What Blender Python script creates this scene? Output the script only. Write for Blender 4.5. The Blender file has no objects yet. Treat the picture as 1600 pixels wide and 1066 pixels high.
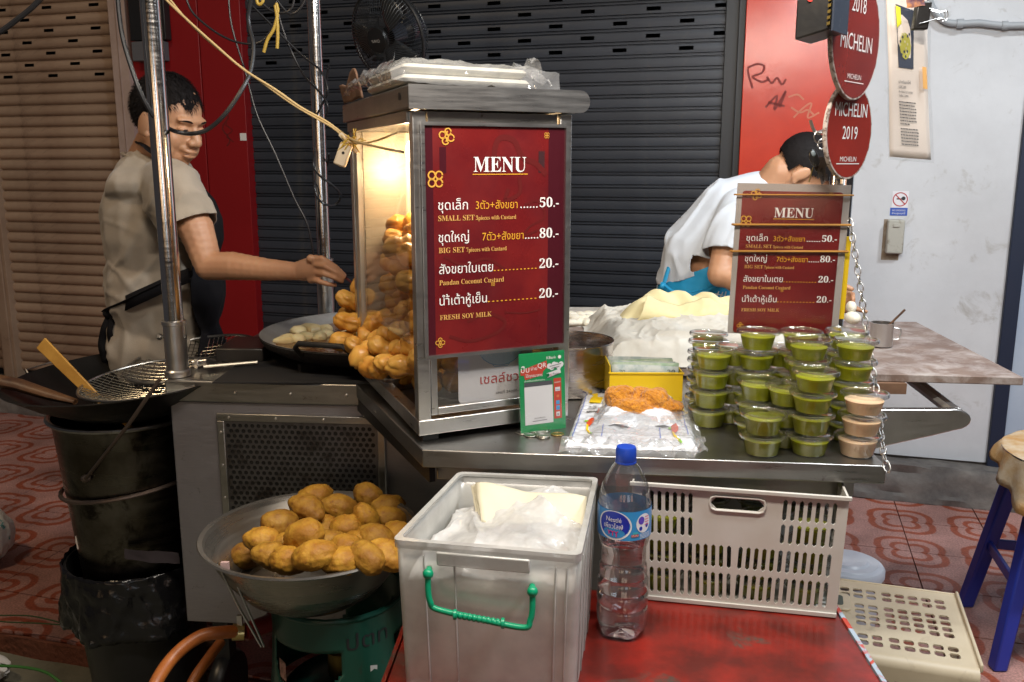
import bpy, bmesh, math, random
from mathutils import Vector, Matrix, noise, geometry, Euler
R = math.radians
random.seed(7)
sc = bpy.context.scene
COL = sc.collection

# ---------------------------------------------------------------- camera
CH, FPX, TH = 1.40, 1390.0, R(11.3)
cd = bpy.data.cameras.new('camera'); cam = bpy.data.objects.new('camera', cd); COL.objects.link(cam)
cam.location = (0, 0, CH); cam.rotation_euler = (R(90) - TH, 0, 0)
cd.sensor_width = 36.0; cd.lens = FPX * 36.0 / 1600.0
cd.clip_start = 0.05; cd.clip_end = 200
sc.camera = cam
# ---------------------------------------------------------------- night sky
w = bpy.data.worlds.new("World"); sc.world = w; w.use_nodes = True
nt = w.node_tree; bgn = nt.nodes['Background']
sky = nt.nodes.new('ShaderNodeTexSky'); sky.sky_type = 'NISHITA'; sky.sun_disc = False
sky.sun_elevation = R(-4.0); sky.sun_rotation = R(200)
glow = nt.nodes.new('ShaderNodeMix'); glow.data_type = 'RGBA'; glow.blend_type = 'ADD'; glow.inputs[0].default_value = 1
glow.inputs[7].default_value = (.34, .32, .34, 1)   # street glow of the city night
nt.links.new(sky.outputs[0], glow.inputs[6]); nt.links.new(glow.outputs[2], bgn.inputs[0]); bgn.inputs[1].default_value = 0.10
# ---------------------------------------------------------------- street and stall lamps
def lamp(kind, name, loc, energy, color, size=0.1, size_y=None, target=None, spot=None):
    l = bpy.data.lights.new(name, kind); l.energy = energy; l.color = color
    if kind == 'AREA':
        l.size = size
        if size_y: l.shape = 'RECTANGLE'; l.size_y = size_y
    else:
        l.shadow_soft_size = size
    if kind == 'SPOT': l.spot_size = spot; l.spot_blend = .6
    o = bpy.data.objects.new(name, l); COL.objects.link(o); o.location = loc
    if target:
        o.rotation_euler = (Vector(target) - Vector(loc)).to_track_quat('-Z', 'Y').to_euler()
    return o
COOL = (0.90, 0.955, 1.0); WARM = (1.0, 0.74, 0.46); NEUT = (1.0, 0.90, 0.78)
# tube lamps hung from the canopy frame of the stall (their housings are built further down)
lamp('AREA', 'stall_tube_light', (0.10, 0.86, 2.25), 30, NEUT, 0.9, 0.06, (0.15, 1.7, 0.8))
lamp('AREA', 'stall_tube_light', (1.05, 1.75, 2.35), 24, COOL, 0.9, 0.06, (1.2, 2.9, 0.9))
# street lamps on the road side behind the photographer
lamp('AREA', 'street_light', (-2.7, 1.0, 4.6), 38, WARM, 0.5, 0.25, (-1.9, 3.4, 0.8))
lamp('AREA', 'street_light', (2.6, 0.2, 4.4), 112, COOL, 0.5, 0.25, (1.3, 3.6, 0.9))
sc.view_settings.view_transform = 'Standard'; sc.view_settings.look = 'None'
sc.view_settings.exposure = 0.12; sc.view_settings.gamma = 1.0; sc.view_settings.use_curve_mapping = False
sc.cycles.max_bounces = 10; sc.cycles.transparent_max_bounces = 24; sc.cycles.caustics_reflective = False
sc.cycles.caustics_refractive = False; sc.cycles.sample_clamp_indirect = 4.0
sc.cycles.use_denoising = True

# ---------------------------------------------------------------- measuring helpers
_c, _s = math.cos(TH), math.sin(TH)
def ray(x, y):
    u = (x - 800) / FPX; v = (y - 533) / FPX
    return Vector((u, _c - v * _s, -(_s + v * _c)))
def aZ(x, y, Z):
    d = ray(x, y); t = (Z - CH) / d.z; return Vector((d.x * t, d.y * t, Z))
def aY(x, y, Y):
    d = ray(x, y); t = Y / d.y; return Vector((d.x * t, Y, CH + d.z * t))
W0, WM = 4.19, -0.30
EW = Vector((1, WM, 0)).normalized(); NW = Vector((EW.y, -EW.x, 0))
if NW.y > 0: NW = -NW
def aW(x, y, off=0.0):
    d = ray(x, y); w0 = W0 + off * (-math.sqrt(1 + WM * WM)); t = w0 / (d.y - WM * d.x)
    return Vector((d.x * t, d.y * t, CH + d.z * t))
def WP(s, z, off=0.0):          # along the shop wall, height, distance in front of it
    p = Vector((0, W0, 0)) + EW * s + NW * off; p.z = z; return p
def sW(p): return (Vector((p.x, p.y - W0, 0))).dot(EW)
CE = Vector((.9956, -.0942, 0)); CN = Vector((.0942, .9956, 0)); CO = Vector((0, 1.452, 0))
def CP(s, t, z):                # in the cart's own frame
    p = CO + CE * s + CN * t; p.z = z; return p

# ---------------------------------------------------------------- materials
def nodes_of(m):
    m.use_nodes = True; t = m.node_tree; return t, t.nodes, t.links, t.nodes['Principled BSDF']
MATS = {}
def M(name, col, rough=.5, metal=0.0, var=None, bump=None, spec=None, coat=0, sss=0, rvar=None, sheen=0, emit=None, stains=None):
    if name in MATS: return MATS[name]
    m = bpy.data.materials.new(name); t, N, L, b = nodes_of(m)
    b.inputs['Base Color'].default_value = (*col, 1); b.inputs['Roughness'].default_value = rough
    b.inputs['Metallic'].default_value = metal
    if spec is not None: b.inputs['Specular IOR Level'].default_value = spec
    if coat: b.inputs['Coat Weight'].default_value = coat; b.inputs['Coat Roughness'].default_value = .15
    if sss: b.inputs['Subsurface Weight'].default_value = sss; b.inputs['Subsurface Radius'].default_value = (.02, .008, .004); b.inputs['Subsurface Scale'].default_value = .5
    if sheen: b.inputs['Sheen Weight'].default_value = sheen
    if emit: b.inputs['Emission Color'].default_value = (*emit[0], 1); b.inputs['Emission Strength'].default_value = emit[1]
    tc = N.new('ShaderNodeTexCoord')
    src = tc.outputs['Object']
    cur = None
    if var:       # (scale, colour2, low, high)
        n = N.new('ShaderNodeTexNoise'); n.inputs['Scale'].default_value = var[0]; n.inputs['Detail'].default_value = 7; n.inputs['Roughness'].default_value = .62
        L.new(src, n.inputs['Vector'])
        r = N.new('ShaderNodeMapRange'); r.inputs[1].default_value = var[2] if len(var) > 2 else .35; r.inputs[2].default_value = var[3] if len(var) > 3 else .65
        L.new(n.outputs[0], r.inputs[0])
        mx = N.new('ShaderNodeMix'); mx.data_type = 'RGBA'; mx.inputs[6].default_value = (*col, 1); mx.inputs[7].default_value = (*var[1], 1)
        L.new(r.outputs[0], mx.inputs[0]); cur = mx.outputs[2]
    if stains:    # (scale, colour, low, high)
        n = N.new('ShaderNodeTexNoise'); n.inputs['Scale'].default_value = stains[0]; n.inputs['Detail'].default_value = 9; n.inputs['Roughness'].default_value = .7; n.inputs['Distortion'].default_value = .6
        L.new(src, n.inputs['Vector'])
        r = N.new('ShaderNodeMapRange'); r.inputs[1].default_value = stains[2]; r.inputs[2].default_value = stains[3]
        L.new(n.outputs[0], r.inputs[0])
        mx = N.new('ShaderNodeMix'); mx.data_type = 'RGBA'; mx.inputs[6].default_value = (*col, 1); mx.inputs[7].default_value = (*stains[1], 1)
        if cur: L.new(cur, mx.inputs[6])
        L.new(r.outputs[0], mx.inputs[0]); cur = mx.outputs[2]
    if cur: L.new(cur, b.inputs['Base Color'])
    if rvar:
        n = N.new('ShaderNodeTexNoise'); n.inputs['Scale'].default_value = rvar[0]; n.inputs['Detail'].default_value = 6
        if metal > .8:
            mp_ = N.new('ShaderNodeMapping'); mp_.inputs['Scale'].default_value = (.5, .5, 6); L.new(src, mp_.inputs[0]); L.new(mp_.outputs[0], n.inputs['Vector'])
        else: L.new(src, n.inputs['Vector'])
        r = N.new('ShaderNodeMapRange'); r.inputs[1].default_value = .3; r.inputs[2].default_value = .7; r.inputs[3].default_value = rvar[1]; r.inputs[4].default_value = rvar[2]
        L.new(n.outputs[0], r.inputs[0]); L.new(r.outputs[0], b.inputs['Roughness'])
    if bump:      # (scale, strength, distance)
        n = N.new('ShaderNodeTexNoise'); n.inputs['Scale'].default_value = bump[0]; n.inputs['Detail'].default_value = 5
        L.new(src, n.inputs['Vector'])
        bp = N.new('ShaderNodeBump'); bp.inputs['Strength'].default_value = bump[1]; bp.inputs['Distance'].default_value = bump[2] if len(bump) > 2 else .005
        L.new(n.outputs[0], bp.inputs['Height']); L.new(bp.outputs[0], b.inputs['Normal'])
    MATS[name] = m; return m
def clear(name, tint=(1, 1, 1), base=.06, gloss=.55, haze=.05, rough=.04, hazecol=(.9, .9, .9)):
    """thin clear plastic or glass: mostly see-through, glossy at grazing angles"""
    if name in MATS: return MATS[name]
    m = bpy.data.materials.new(name); t, N, L, b = nodes_of(m); N.remove(b)
    out = [n for n in N if n.type == 'OUTPUT_MATERIAL'][0]
    tr = N.new('ShaderNodeBsdfTransparent'); tr.inputs[0].default_value = (*tint, 1)
    gl = N.new('ShaderNodeBsdfGlossy'); gl.inputs['Roughness'].default_value = rough
    df = N.new('ShaderNodeBsdfDiffuse'); df.inputs[0].default_value = (*hazecol, 1)
    lw = N.new('ShaderNodeLayerWeight'); lw.inputs[0].default_value = .35
    r = N.new('ShaderNodeMapRange'); r.inputs[3].default_value = base; r.inputs[4].default_value = gloss
    L.new(lw.outputs['Facing'], r.inputs[0])
    m1 = N.new('ShaderNodeMixShader'); m1.inputs[0].default_value = haze; L.new(tr.outputs[0], m1.inputs[1]); L.new(df.outputs[0], m1.inputs[2])
    if haze > .15:
        tc = N.new('ShaderNodeTexCoord'); n = N.new('ShaderNodeTexNoise'); n.inputs['Scale'].default_value = 14; n.inputs['Detail'].default_value = 6
        L.new(tc.outputs['Object'], n.inputs['Vector']); rr = N.new('ShaderNodeMapRange'); rr.inputs[1].default_value = .35; rr.inputs[2].default_value = .65
        rr.inputs[3].default_value = haze * .7; rr.inputs[4].default_value = min(1, haze * 1.2); L.new(n.outputs[0], rr.inputs[0]); L.new(rr.outputs[0], m1.inputs[0])
    m2 = N.new('ShaderNodeMixShader'); L.new(r.outputs[0], m2.inputs[0]); L.new(m1.outputs[0], m2.inputs[1]); L.new(gl.outputs[0], m2.inputs[2])
    L.new(m2.outputs[0], out.inputs[0]); MATS[name] = m; return m

STEEL = M('brushed stainless steel', (.70, .69, .67), .30, 1.0, var=(7, (.55, .53, .51), .40, .68), rvar=(30, .27, .35), stains=(60, (.17, .14, .11), .66, .76), bump=(60, .04, .002))
STEELD = M('dirty stainless steel', (.46, .45, .43), .34, 1.0, var=(5, (.34, .33, .31), .35, .65), rvar=(22, .27, .40), stains=(34, (.12, .09, .065), .62, .74), bump=(40, .06, .002))
CARTST = M('scratched dull steel panel', (.33, .32, .34), .48, .85, var=(2.5, (.27, .25, .26), .35, .65), rvar=(60, .38, .6), stains=(24, (.10, .08, .07), .62, .72), bump=(140, .12, .001))
POLE = M('polished steel pole', (.72, .70, .68), .12, 1.0, rvar=(40, .08, .22))
BLACKM = M('black metal', (.012, .012, .013), .42, .3, var=(12, (.03, .028, .026)), bump=(50, .2, .002))
BLACKP = M('black plastic', (.012, .012, .013), .35)
CABLE = M('black cable rubber', (.015, .015, .017), .35)
CREAMC = M('cream two-core cable', (.50, .36, .17), .45)
YELC = M('yellow wire', (.50, .33, .05), .5)
SHUT_L = M('beige painted shutter', (.42, .30, .21), .55, .1, var=(4, (.33, .22, .15), .35, .65), stains=(9, (.20, .13, .09), .58, .76), bump=(40, .06, .003))
SHUT_D = M('dark blue grey shutter', (.042, .050, .064), .42, .2, var=(2.2, (.026, .030, .040), .35, .65), stains=(6, (.07, .068, .066), .60, .74), bump=(30, .05, .003))
POST_C = M('pinkish plaster post', (.40, .30, .26), .75, var=(6, (.32, .23, .19)), bump=(60, .2, .003))
RED_L = M('dark red painted board', (.22, .004, .006), .42, var=(3, (.23, .005, .007)), stains=(60, (.40, .16, .12), .74, .78))
RED_R = M('glossy red painted wall', (.62, .045, .022), .22, var=(4, (.50, .03, .016)), bump=(7, .10, .01), stains=(18, (.40, .09, .06), .66, .72))
WHITEW = M('scuffed white wall paint', (.63, .645, .67), .62, var=(2.2, (.53, .54, .56), .35, .65), stains=(7, (.34, .32, .29), .58, .76), bump=(22, .2, .005))
STONE = M('grey stone step', (.20, .18, .16), .8, var=(6, (.09, .08, .075), .35, .62), bump=(20, .6, .01))
CONC = M('worn concrete', (.20, .19, .14), .85, var=(5, (.12, .12, .09), .35, .65), stains=(20, (.05, .045, .04), .66, .74), bump=(60, .5, .006))
GROUT = M('dark grout', (.10, .05, .035), .9, bump=(70, .4, .003))
NAVY = M('navy door frame', (.012, .02, .045), .4)
PALEB = M('pale blue door panel', (.45, .52, .62), .5, var=(3, (.38, .45, .56)))
WOOD = M('floured wooden board', (.21, .15, .12), .6, var=(6, (.14, .09, .07)), stains=(14, (.46, .42, .40), .44, .80), bump=(25, .2, .003))
WOODE = M('board edge wood', (.22, .12, .07), .6, var=(10, (.13, .07, .04)))
BAMB = M('bamboo handle', (.50, .26, .05), .45, var=(20, (.38, .18, .03)), bump=(60, .2, .002))
DWOOD = M('charred wood handle', (.05, .022, .012), .45, var=(20, (.11, .05, .02)), bump=(40, .4, .004))
MENU = M('menu print maroon', (.085, .005, .008), .30, var=(5, (.17, .012, .011), .36, .66), coat=.25, rvar=(9, .22, .42))
MENUD = M('menu print dark band', (.05, .004, .009), .32, coat=.4)
INKW = M('white menu ink', (.72, .70, .68), .5)
INKY = M('yellow menu ink', (.62, .30, .02), .5)
INKC = M('cream menu ink', (.55, .30, .08), .5)
GOLD = M('gold ornament ink', (.58, .30, .04), .5)
INKK = M('black ink', (.02, .02, .022), .6)
INKR = M('red ink', (.40, .015, .02), .6)
INKB = M('blue ink', (.03, .09, .42), .5)
BUN = M('golden fried dough', (.78, .43, .085), .42, var=(16, (.60, .25, .03), .40, .62), bump=(42, .5, .005), sss=.08, stains=(30, (.30, .10, .012), .58, .70), coat=.12)
BUNB = M('pumpkin coloured bun crust', (.47, .245, .022), .66, var=(26, (.30, .125, .008), .36, .60), bump=(55, 1.0, .004), sss=.05, stains=(60, (.20, .07, .008), .58, .68))
CUSTG = M('pandan custard', (.26, .275, .004), .35, var=(30, (.19, .205, .003)), sss=.08)
CUSTB = M('milk custard', (.76, .55, .34), .4, var=(30, (.66, .45, .27)), sss=.1)
CUPC = clear('clear cup plastic', base=.015, gloss=.30, haze=.0, rough=.04)
LIDC = clear('clear lid plastic', base=.05, gloss=.75, haze=.015, rough=.03)
GLASS = clear('cabinet glass', base=.03, gloss=.45, haze=.02, rough=.02, hazecol=(.7, .6, .5))
ACRYL = clear('acrylic sleeve', base=.008, gloss=.22, haze=.0, rough=.08)
FILM = clear('crinkled plastic film', base=.07, gloss=.60, haze=.15, rough=.10, hazecol=(.80, .81, .83))
MILKY = clear('milky storage plastic', base=.05, gloss=.30, haze=.50, rough=.28, hazecol=(.66, .65, .61))
MILKY2 = clear('milky storage rim', base=.08, gloss=.4, haze=.80, rough=.25, hazecol=(.50, .50, .48))
BOTC = clear('bottle plastic', base=.05, gloss=.85, haze=.03, rough=.03)
CRATEW = M('off-white crate plastic', (.55, .545, .52), .45, var=(5, (.48, .455, .41)), stains=(14, (.30, .26, .20), .66, .80))
CRATEB = M('cream crate plastic', (.66, .56, .40), .42, var=(5, (.57, .47, .32)), stains=(9, (.32, .25, .16), .60, .80))
REDT = M('worn red painted table', (.23, .012, .006), .34, var=(12, (.09, .008, .005), .35, .62), stains=(4.5, (.06, .045, .035), .585, .64), bump=(30, .2, .003), coat=.3)
CHIP = M('chipped blue grey edge', (.30, .38, .46), .6, stains=(30, (.42, .05, .03), .5, .56))
GREENT = M('green gas cylinder paint', (.005, .055, .036), .35, var=(7, (.005, .055, .036)), stains=(15, (.03, .02, .015), .60, .72), coat=.2)
GREENH = M('green plastic handle', (.0, .27, .13), .35)
BLUEP = M('blue stool plastic', (.018, .035, .30), .38)
CAPB = M('blue bottle cap', (.01, .05, .38), .4)
CLOTHW = M('white muslin cloth', (.52, .50, .45), .9, var=(9, (.46, .43, .37)), bump=(120, .25, .002))
CLOTHY = M('pale yellow muslin', (.60, .53, .31), .9, var=(9, (.64, .55, .30)), bump=(120, .25, .002))
DOUGH = M('white raw dough', (.72, .67, .55), .7, sss=.1, bump=(30, .2, .004))
DOUGHF = M('frying pale dough', (.74, .66, .40), .45, sss=.1, var=(20, (.68, .52, .24)), bump=(30, .25, .004))
OIL = M('brown frying oil', (.09, .03, .008), .08, var=(40, (.20, .08, .02)), bump=(55, .35, .004))
SKIN = M('skin', (.50, .27, .155), .48, sss=.12, var=(8, (.44, .22, .12)), bump=(180, .08, .001))
HAIR = M('black hair', (.008, .006, .006), .75, spec=.2)
TSHIRT = M('beige grey cotton', (.36, .30, .235), .95, var=(7, (.30, .25, .19)), bump=(260, .25, .002), sheen=.2)
WSHIRT = M('white cotton', (.56, .60, .66), .95, bump=(260, .25, .002), sheen=.2)
APRONK = M('black apron cloth', (.006, .0055, .007), .85, spec=.2)
APRONB = M('bright blue apron cloth', (.01, .27, .52), .6, bump=(14, .3, .008))
TROUS = M('dark trousers', (.02, .02, .025), .85)
YELP = M('yellow plastic', (.66, .44, .01), .4)
TOWEL = M('orange terry towel', (.60, .24, .010), .95, var=(120, (.36, .12, .005)), bump=(170, 1.0, .006), sheen=.3)
PAPER = M('laminated paper', (.80, .70, .62), .4, coat=.4)
SLV = clear('document sleeve', base=.05, gloss=.7, haze=.03, rough=.08)
SWITCH = M('old switch plastic', (.42, .41, .36), .5, stains=(30, (.22, .19, .14), .55, .7))
BAGW = M('printed bag plastic', (.62, .65, .70), .22, spec=.9, coat=.8, bump=(18, .45, .01), var=(8, (.74, .76, .80)))
FOAM = M('white foam tray', (.62, .60, .52), .5, coat=.5, var=(6, (.52, .50, .43)))
POLYW = clear('white poly bag', base=.05, gloss=.30, haze=.70, rough=.22, hazecol=(.66, .66, .65))

def per_piece(m, lo, hi):
    t = m.node_tree; N, L = t.nodes, t.links; b = N['Principled BSDF']; i = b.inputs['Base Color']
    oi = N.new('ShaderNodeObjectInfo'); r = N.new('ShaderNodeMapRange'); r.inputs[3].default_value = lo; r.inputs[4].default_value = hi; L.new(oi.outputs['Random'], r.inputs[0])
    v = N.new('ShaderNodeVectorMath'); v.operation = 'SCALE'
    if i.is_linked: L.new(i.links[0].from_socket, v.inputs[0])
    else: v.inputs[0].default_value = i.default_value[:3]
    L.new(r.outputs[0], v.inputs['Scale']); L.new(v.outputs[0], i)
for m_, a_, b_ in ((SHUT_L, .82, 1.06), (SHUT_D, .78, 1.15), (BUN, .78, 1.06), (BUNB, .72, 1.10), (CUSTG, .86, 1.08)): per_piece(m_, a_, b_)
# ---------------------------------------------------------------- mesh helpers
class MB:
    def __init__(s): s.v = []; s.f = []
    def add(s, vs, fs):
        o = len(s.v); s.v += [tuple(p) for p in vs]; s.f += [tuple(i + o for i in f) for f in fs]; return s
    def hexa(s, p):   # 8 corners: bottom 4 (ccw), top 4
        return s.add(p, [(3, 2, 1, 0), (4, 5, 6, 7), (0, 1, 5, 4), (1, 2, 6, 5), (2, 3, 7, 6), (3, 0, 4, 7)])
    def box(s, a, b, fr=None):   # min, max in the frame fr(x,y,z)
        fr = fr or (lambda x, y, z: Vector((x, y, z)))
        (x0, y0, z0), (x1, y1, z1) = a, b
        return s.hexa([fr(x0, y0, z0), fr(x1, y0, z0), fr(x1, y1, z0), fr(x0, y1, z0), fr(x0, y0, z1), fr(x1, y0, z1), fr(x1, y1, z1), fr(x0, y1, z1)])
    def prism(s, poly, z0, z1, fr=None):   # polygon in xy
        fr = fr or (lambda x, y, z: Vector((x, y, z))); n = len(poly)
        return s.add([fr(x, y, z0) for x, y in poly] + [fr(x, y, z1) for x, y in poly],
                     [tuple(range(n))[::-1], tuple(range(n, 2 * n))] + [(i, (i + 1) % n, n + (i + 1) % n, n + i) for i in range(n)])
    def tube(s, pts, r, n=8, close=False, flat=None):
        pts = [Vector(p) for p in pts]; k = len(pts)
        rs = r if isinstance(r, (list, tuple)) else [r] * k
        up = Vector((0, 0, 1)); vs = []; prev = None
        for i in range(k):
            t = (pts[(i + 1) % k] - pts[i - 1]) if (close or 0 < i < k - 1) else (pts[1] - pts[0] if i == 0 else pts[-1] - pts[-2])
            t.normalize()
            if prev is None:
                a = up if abs(t.z) < .9 else Vector((1, 0, 0)); u = t.cross(a).normalized()
            else:
                u = (prev - t * prev.dot(t)).normalized()
            prev = u; v = t.cross(u)
            for j in range(n):
                a = 2 * math.pi * j / n
                vs.append(pts[i] + (u * math.cos(a) + v * math.sin(a) * (flat or 1)) * rs[i])
        fs = []
        m = k if close else k - 1
        for i in range(m):
            for j in range(n):
                a = i * n + j; b = i * n + (j + 1) % n; c2 = ((i + 1) % k) * n + (j + 1) % n; d = ((i + 1) % k) * n + j
                fs.append((a, b, c2, d))
        if not close: fs += [tuple(range(n))[::-1], tuple(range((k - 1) * n, k * n))]
        return s.add(vs, fs)
    def lathe(s, prof, c, n=32, ax=None, cap=False):   # prof [(r,z)]
        c = Vector(c); ax = ax or Matrix.Identity(3); vs = []; fs = []
        for r, z in prof:
            for j in range(n):
                a = 2 * math.pi * j / n; vs.append(c + ax @ Vector((r * math.cos(a), r * math.sin(a), z)))
        for i in range(len(prof) - 1):
            for j in range(n): fs.append((i * n + j, i * n + (j + 1) % n, (i + 1) * n + (j + 1) % n, (i + 1) * n + j))
        if cap: fs += [tuple(range(n))[::-1], tuple(range((len(prof) - 1) * n, len(prof) * n))]
        return s.add(vs, fs)
    def ell(s, c, r, rot=None, n=14, m=9):
        c = Vector(c); rot = rot or Matrix.Identity(3); vs = []; fs = []
        for i in range(m + 1):
            th = math.pi * i / m
            for j in range(n):
                a = 2 * math.pi * j / n
                vs.append(c + rot @ Vector((r[0] * math.sin(th) * math.cos(a), r[1] * math.sin(th) * math.sin(a), r[2] * math.cos(th))))
        for i in range(m):
            for j in range(n): fs.append((i * n + j, (i + 1) * n + j, (i + 1) * n + (j + 1) % n, i * n + (j + 1) % n))
        return s.add(vs, fs)
    def grid(s, fn, nu, nv):    # fn(u,v) -> point
        vs = [fn(i / nu, j / nv) for j in range(nv + 1) for i in range(nu + 1)]
        return s.add(vs, [(j * (nu + 1) + i, j * (nu + 1) + i + 1, (j + 1) * (nu + 1) + i + 1, (j + 1) * (nu + 1) + i) for j in range(nv) for i in range(nu)])
    def mesh(s, name, mat, smooth=True):
        me = bpy.data.meshes.new(name); me.from_pydata(s.v, [], s.f); me.validate()
        if isinstance(mat, (list, tuple)):
            for q in mat: me.materials.append(q)
        elif mat: me.materials.append(mat)
        if smooth:
            me.polygons.foreach_set('use_smooth', [True] * len(me.polygons))
            try: me.set_sharp_from_angle(angle=R(38))
            except Exception: pass
        me.update(); return me
    def build(s, name, mat, parent=None, smooth=True, **kw):
        return put(name, s.mesh(name, mat, smooth), parent, **kw)
LOCM = {}
def wm(o):
    m = o.matrix_basis.copy()
    return m if o.parent is None else wm(o.parent) @ o.matrix_parent_inverse @ m
def put(name, me, parent=None, world=True, bevel=0, solid=0):
    o = bpy.data.objects.new(name, me); COL.objects.link(o)
    if parent is not None:
        o.parent = parent
        if world: o.matrix_parent_inverse = wm(parent).inverted()
    if solid:
        q = o.modifiers.new('thickness', 'SOLIDIFY'); q.thickness = solid; q.offset = 0
    if bevel:
        q = o.modifiers.new('bevel', 'BEVEL'); q.width = bevel; q.segments = 2; q.limit_method = 'ANGLE'; q.angle_limit = R(40)
    return o
def tag(o, label=None, cat=None, group=None, kind=None):
    if label: o['label'] = label
    if cat: o['category'] = cat
    if group: o['group'] = group
    if kind: o['kind'] = kind
    return o
def thing(name, label, cat, loc=(0, 0, 0), rz=0, group=None):
    o = bpy.data.objects.new(name, None); COL.objects.link(o); o.location = loc; o.rotation_euler = (0, 0, rz)
    o.empty_display_size = .05
    return tag(o, label, cat, group)
def struct(o): o['kind'] = 'structure'; return o
def copy_tree(o, parent=None):
    c = o.copy(); COL.objects.link(c)
    if parent: c.parent = parent
    for ch in list(o.children): copy_tree(ch, c)
    return c
def smoothpath(pts, n=8):
    pts = [Vector(p) for p in pts]; out = []
    P = [pts[0] * 2 - pts[1]] + pts + [pts[-1] * 2 - pts[-2]]
    for i in range(1, len(P) - 2):
        for k in range(n):
            t = k / n; a, b, c, d = P[i - 1], P[i], P[i + 1], P[i + 2]
            out.append(.5 * ((2 * b) + (c - a) * t + (2 * a - 5 * b + 4 * c - d) * t * t + (3 * b - a - 3 * c + d) * t ** 3))
    out.append(pts[-1]); return out
def fbm(p, s=1.0, o=4): return noise.fractal(Vector(p) * s, 1.0, 2.0, o)

# ---- lettering: outlines of the built-in font cut into flat faces
def bold(s):
    o = ''
    for ch in s:
        if 'A' <= ch <= 'Z': o += chr(0x1D400 + ord(ch) - 65)
        elif 'a' <= ch <= 'z': o += chr(0x1D41A + ord(ch) - 97)
        elif '0' <= ch <= '9': o += chr(0x1D7CE + ord(ch) - 48)
        else: o += ch
    return o
_TC = {}
def glyphs(s, thin=0.0):
    if (s, thin) in _TC: return _TC[(s, thin)]
    cu = bpy.data.curves.new('t', 'FONT'); cu.body = s; cu.size = 1; cu.offset = thin; cu.fill_mode = 'NONE'; cu.resolution_u = 3
    o = bpy.data.objects.new('t', cu); COL.objects.link(o)
    me = o.to_mesh(); vs = [Vector((v.co.x, v.co.y)) for v in me.vertices]; nb = {}
    for e in me.edges:
        a, b = e.vertices; nb.setdefault(a, []).append(b); nb.setdefault(b, []).append(a)
    seen = set(); loops = []
    for st in range(len(vs)):
        if st in seen or st not in nb: continue
        lp = [st]; seen.add(st); cur = st
        while True:
            nx = [q for q in nb[cur] if q not in seen]
            if not nx: break
            # keep the direction of the original vertex order
            cur = min(nx) if len(lp) == 1 else nx[0]
            seen.add(cur); lp.append(cur)
        if len(lp) > 2: loops.append(lp)
    o.to_mesh_clear(); bpy.data.objects.remove(o); bpy.data.curves.remove(cu)
    sg = []
    for lp in loops:
        a = sum(vs[lp[i]].x * vs[lp[(i + 1) % len(lp)]].y - vs[lp[(i + 1) % len(lp)]].x * vs[lp[i]].y for i in range(len(lp)))
        sg.append(1 if a > 0 else -1)
    used = [i for lp in loops for i in lp]; mp = {k: i for i, k in enumerate(used)}
    V = [vs[i] for i in used]; F = [[mp[i] for i in (lp if g > 0 else lp[::-1])] for lp, g in zip(loops, sg)]
    if not F: return ([], [])
    r = geometry.delaunay_2d_cdt(V, [], F, 1, 1e-6, True)
    ov, of, orig = r[0], r[2], r[5]
    out = [tuple(f) for f, og in zip(of, orig) if sum(sg[k] for k in og) != 0]
    res = ([(v.x, v.y) for v in ov], out); _TC[(s, thin)] = res; return res
class Board:
    """a flat printed surface: o is its lower left corner, ex right, ez up, n towards the reader"""
    def __init__(s, o, ex, ez): s.o = Vector(o); s.ex = Vector(ex).normalized(); s.ez = Vector(ez).normalized(); s.n = s.ex.cross(s.ez); s.mb = {}
    def P(s, x, y, d=0.0006): return s.o + s.ex * x + s.ez * y + s.n * d
    def _m(s, mat): return s.mb.setdefault(mat.name, (MB(), mat))[0]
    def text(s, t, x, y, w, h, mat, thin=0.0, d=.0008, align='l', wrap=None):
        v, f = glyphs(t, thin)
        if not v: return
        x0 = min(p[0] for p in v); x1 = max(p[0] for p in v)
        sx = (w / (x1 - x0)) if w else h; sy = h
        off = {'l': 0, 'c': -(x1 - x0) * sx / 2, 'r': -(x1 - x0) * sx}[align]
        fn = wrap or (lambda a, b, dd: s.P(a, b, dd))
        s._m(mat).add([fn(x + off + (p[0] - x0) * sx, y + p[1] * sy, d) for p in v], f)
    def rect(s, x0, y0, x1, y1, mat, d=.0005):
        s._m(mat).add([s.P(x0, y0, d), s.P(x1, y0, d), s.P(x1, y1, d), s.P(x0, y1, d)], [(0, 1, 2, 3)])
    def poly(s, pts, mat, d=.0005): s._m(mat).add([s.P(x, y, d) for x, y in pts], [tuple(range(len(pts)))])
    def disc(s, x, y, r, mat, d=.0005, ry=None, n=20):
        s.poly([(x + r * math.cos(2 * math.pi * i / n), y + (ry or r) * math.sin(2 * math.pi * i / n)) for i in range(n)], mat, d)
    def stroke(s, pts, wd, mat, d=.0005, close=False):
        n = len(pts); L_, R_ = [], []
        for i in range(n):
            a = pts[(i - 1) % n] if (close or i > 0) else pts[i]; b = pts[(i + 1) % n] if (close or i < n - 1) else pts[i]
            t = Vector((b[0] - a[0], b[1] - a[1])); t = t.normalized() if t.length > 0 else Vector((1, 0)); q = Vector((-t.y, t.x)) * wd / 2
            L_.append(s.P(pts[i][0] + q.x, pts[i][1] + q.y, d)); R_.append(s.P(pts[i][0] - q.x, pts[i][1] - q.y, d))
        m = n if close else n - 1
        s._m(mat).add(L_ + R_, [(i, (i + 1) % n, n + (i + 1) % n, n + i) for i in range(m)])
    def build(s, parent, names=None):
        for k, (mb, mat) in s.mb.items():
            mb.build((names or {}).get(k, 'lettering'), mat, parent, smooth=False)['kind'] = 'stuff'

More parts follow.
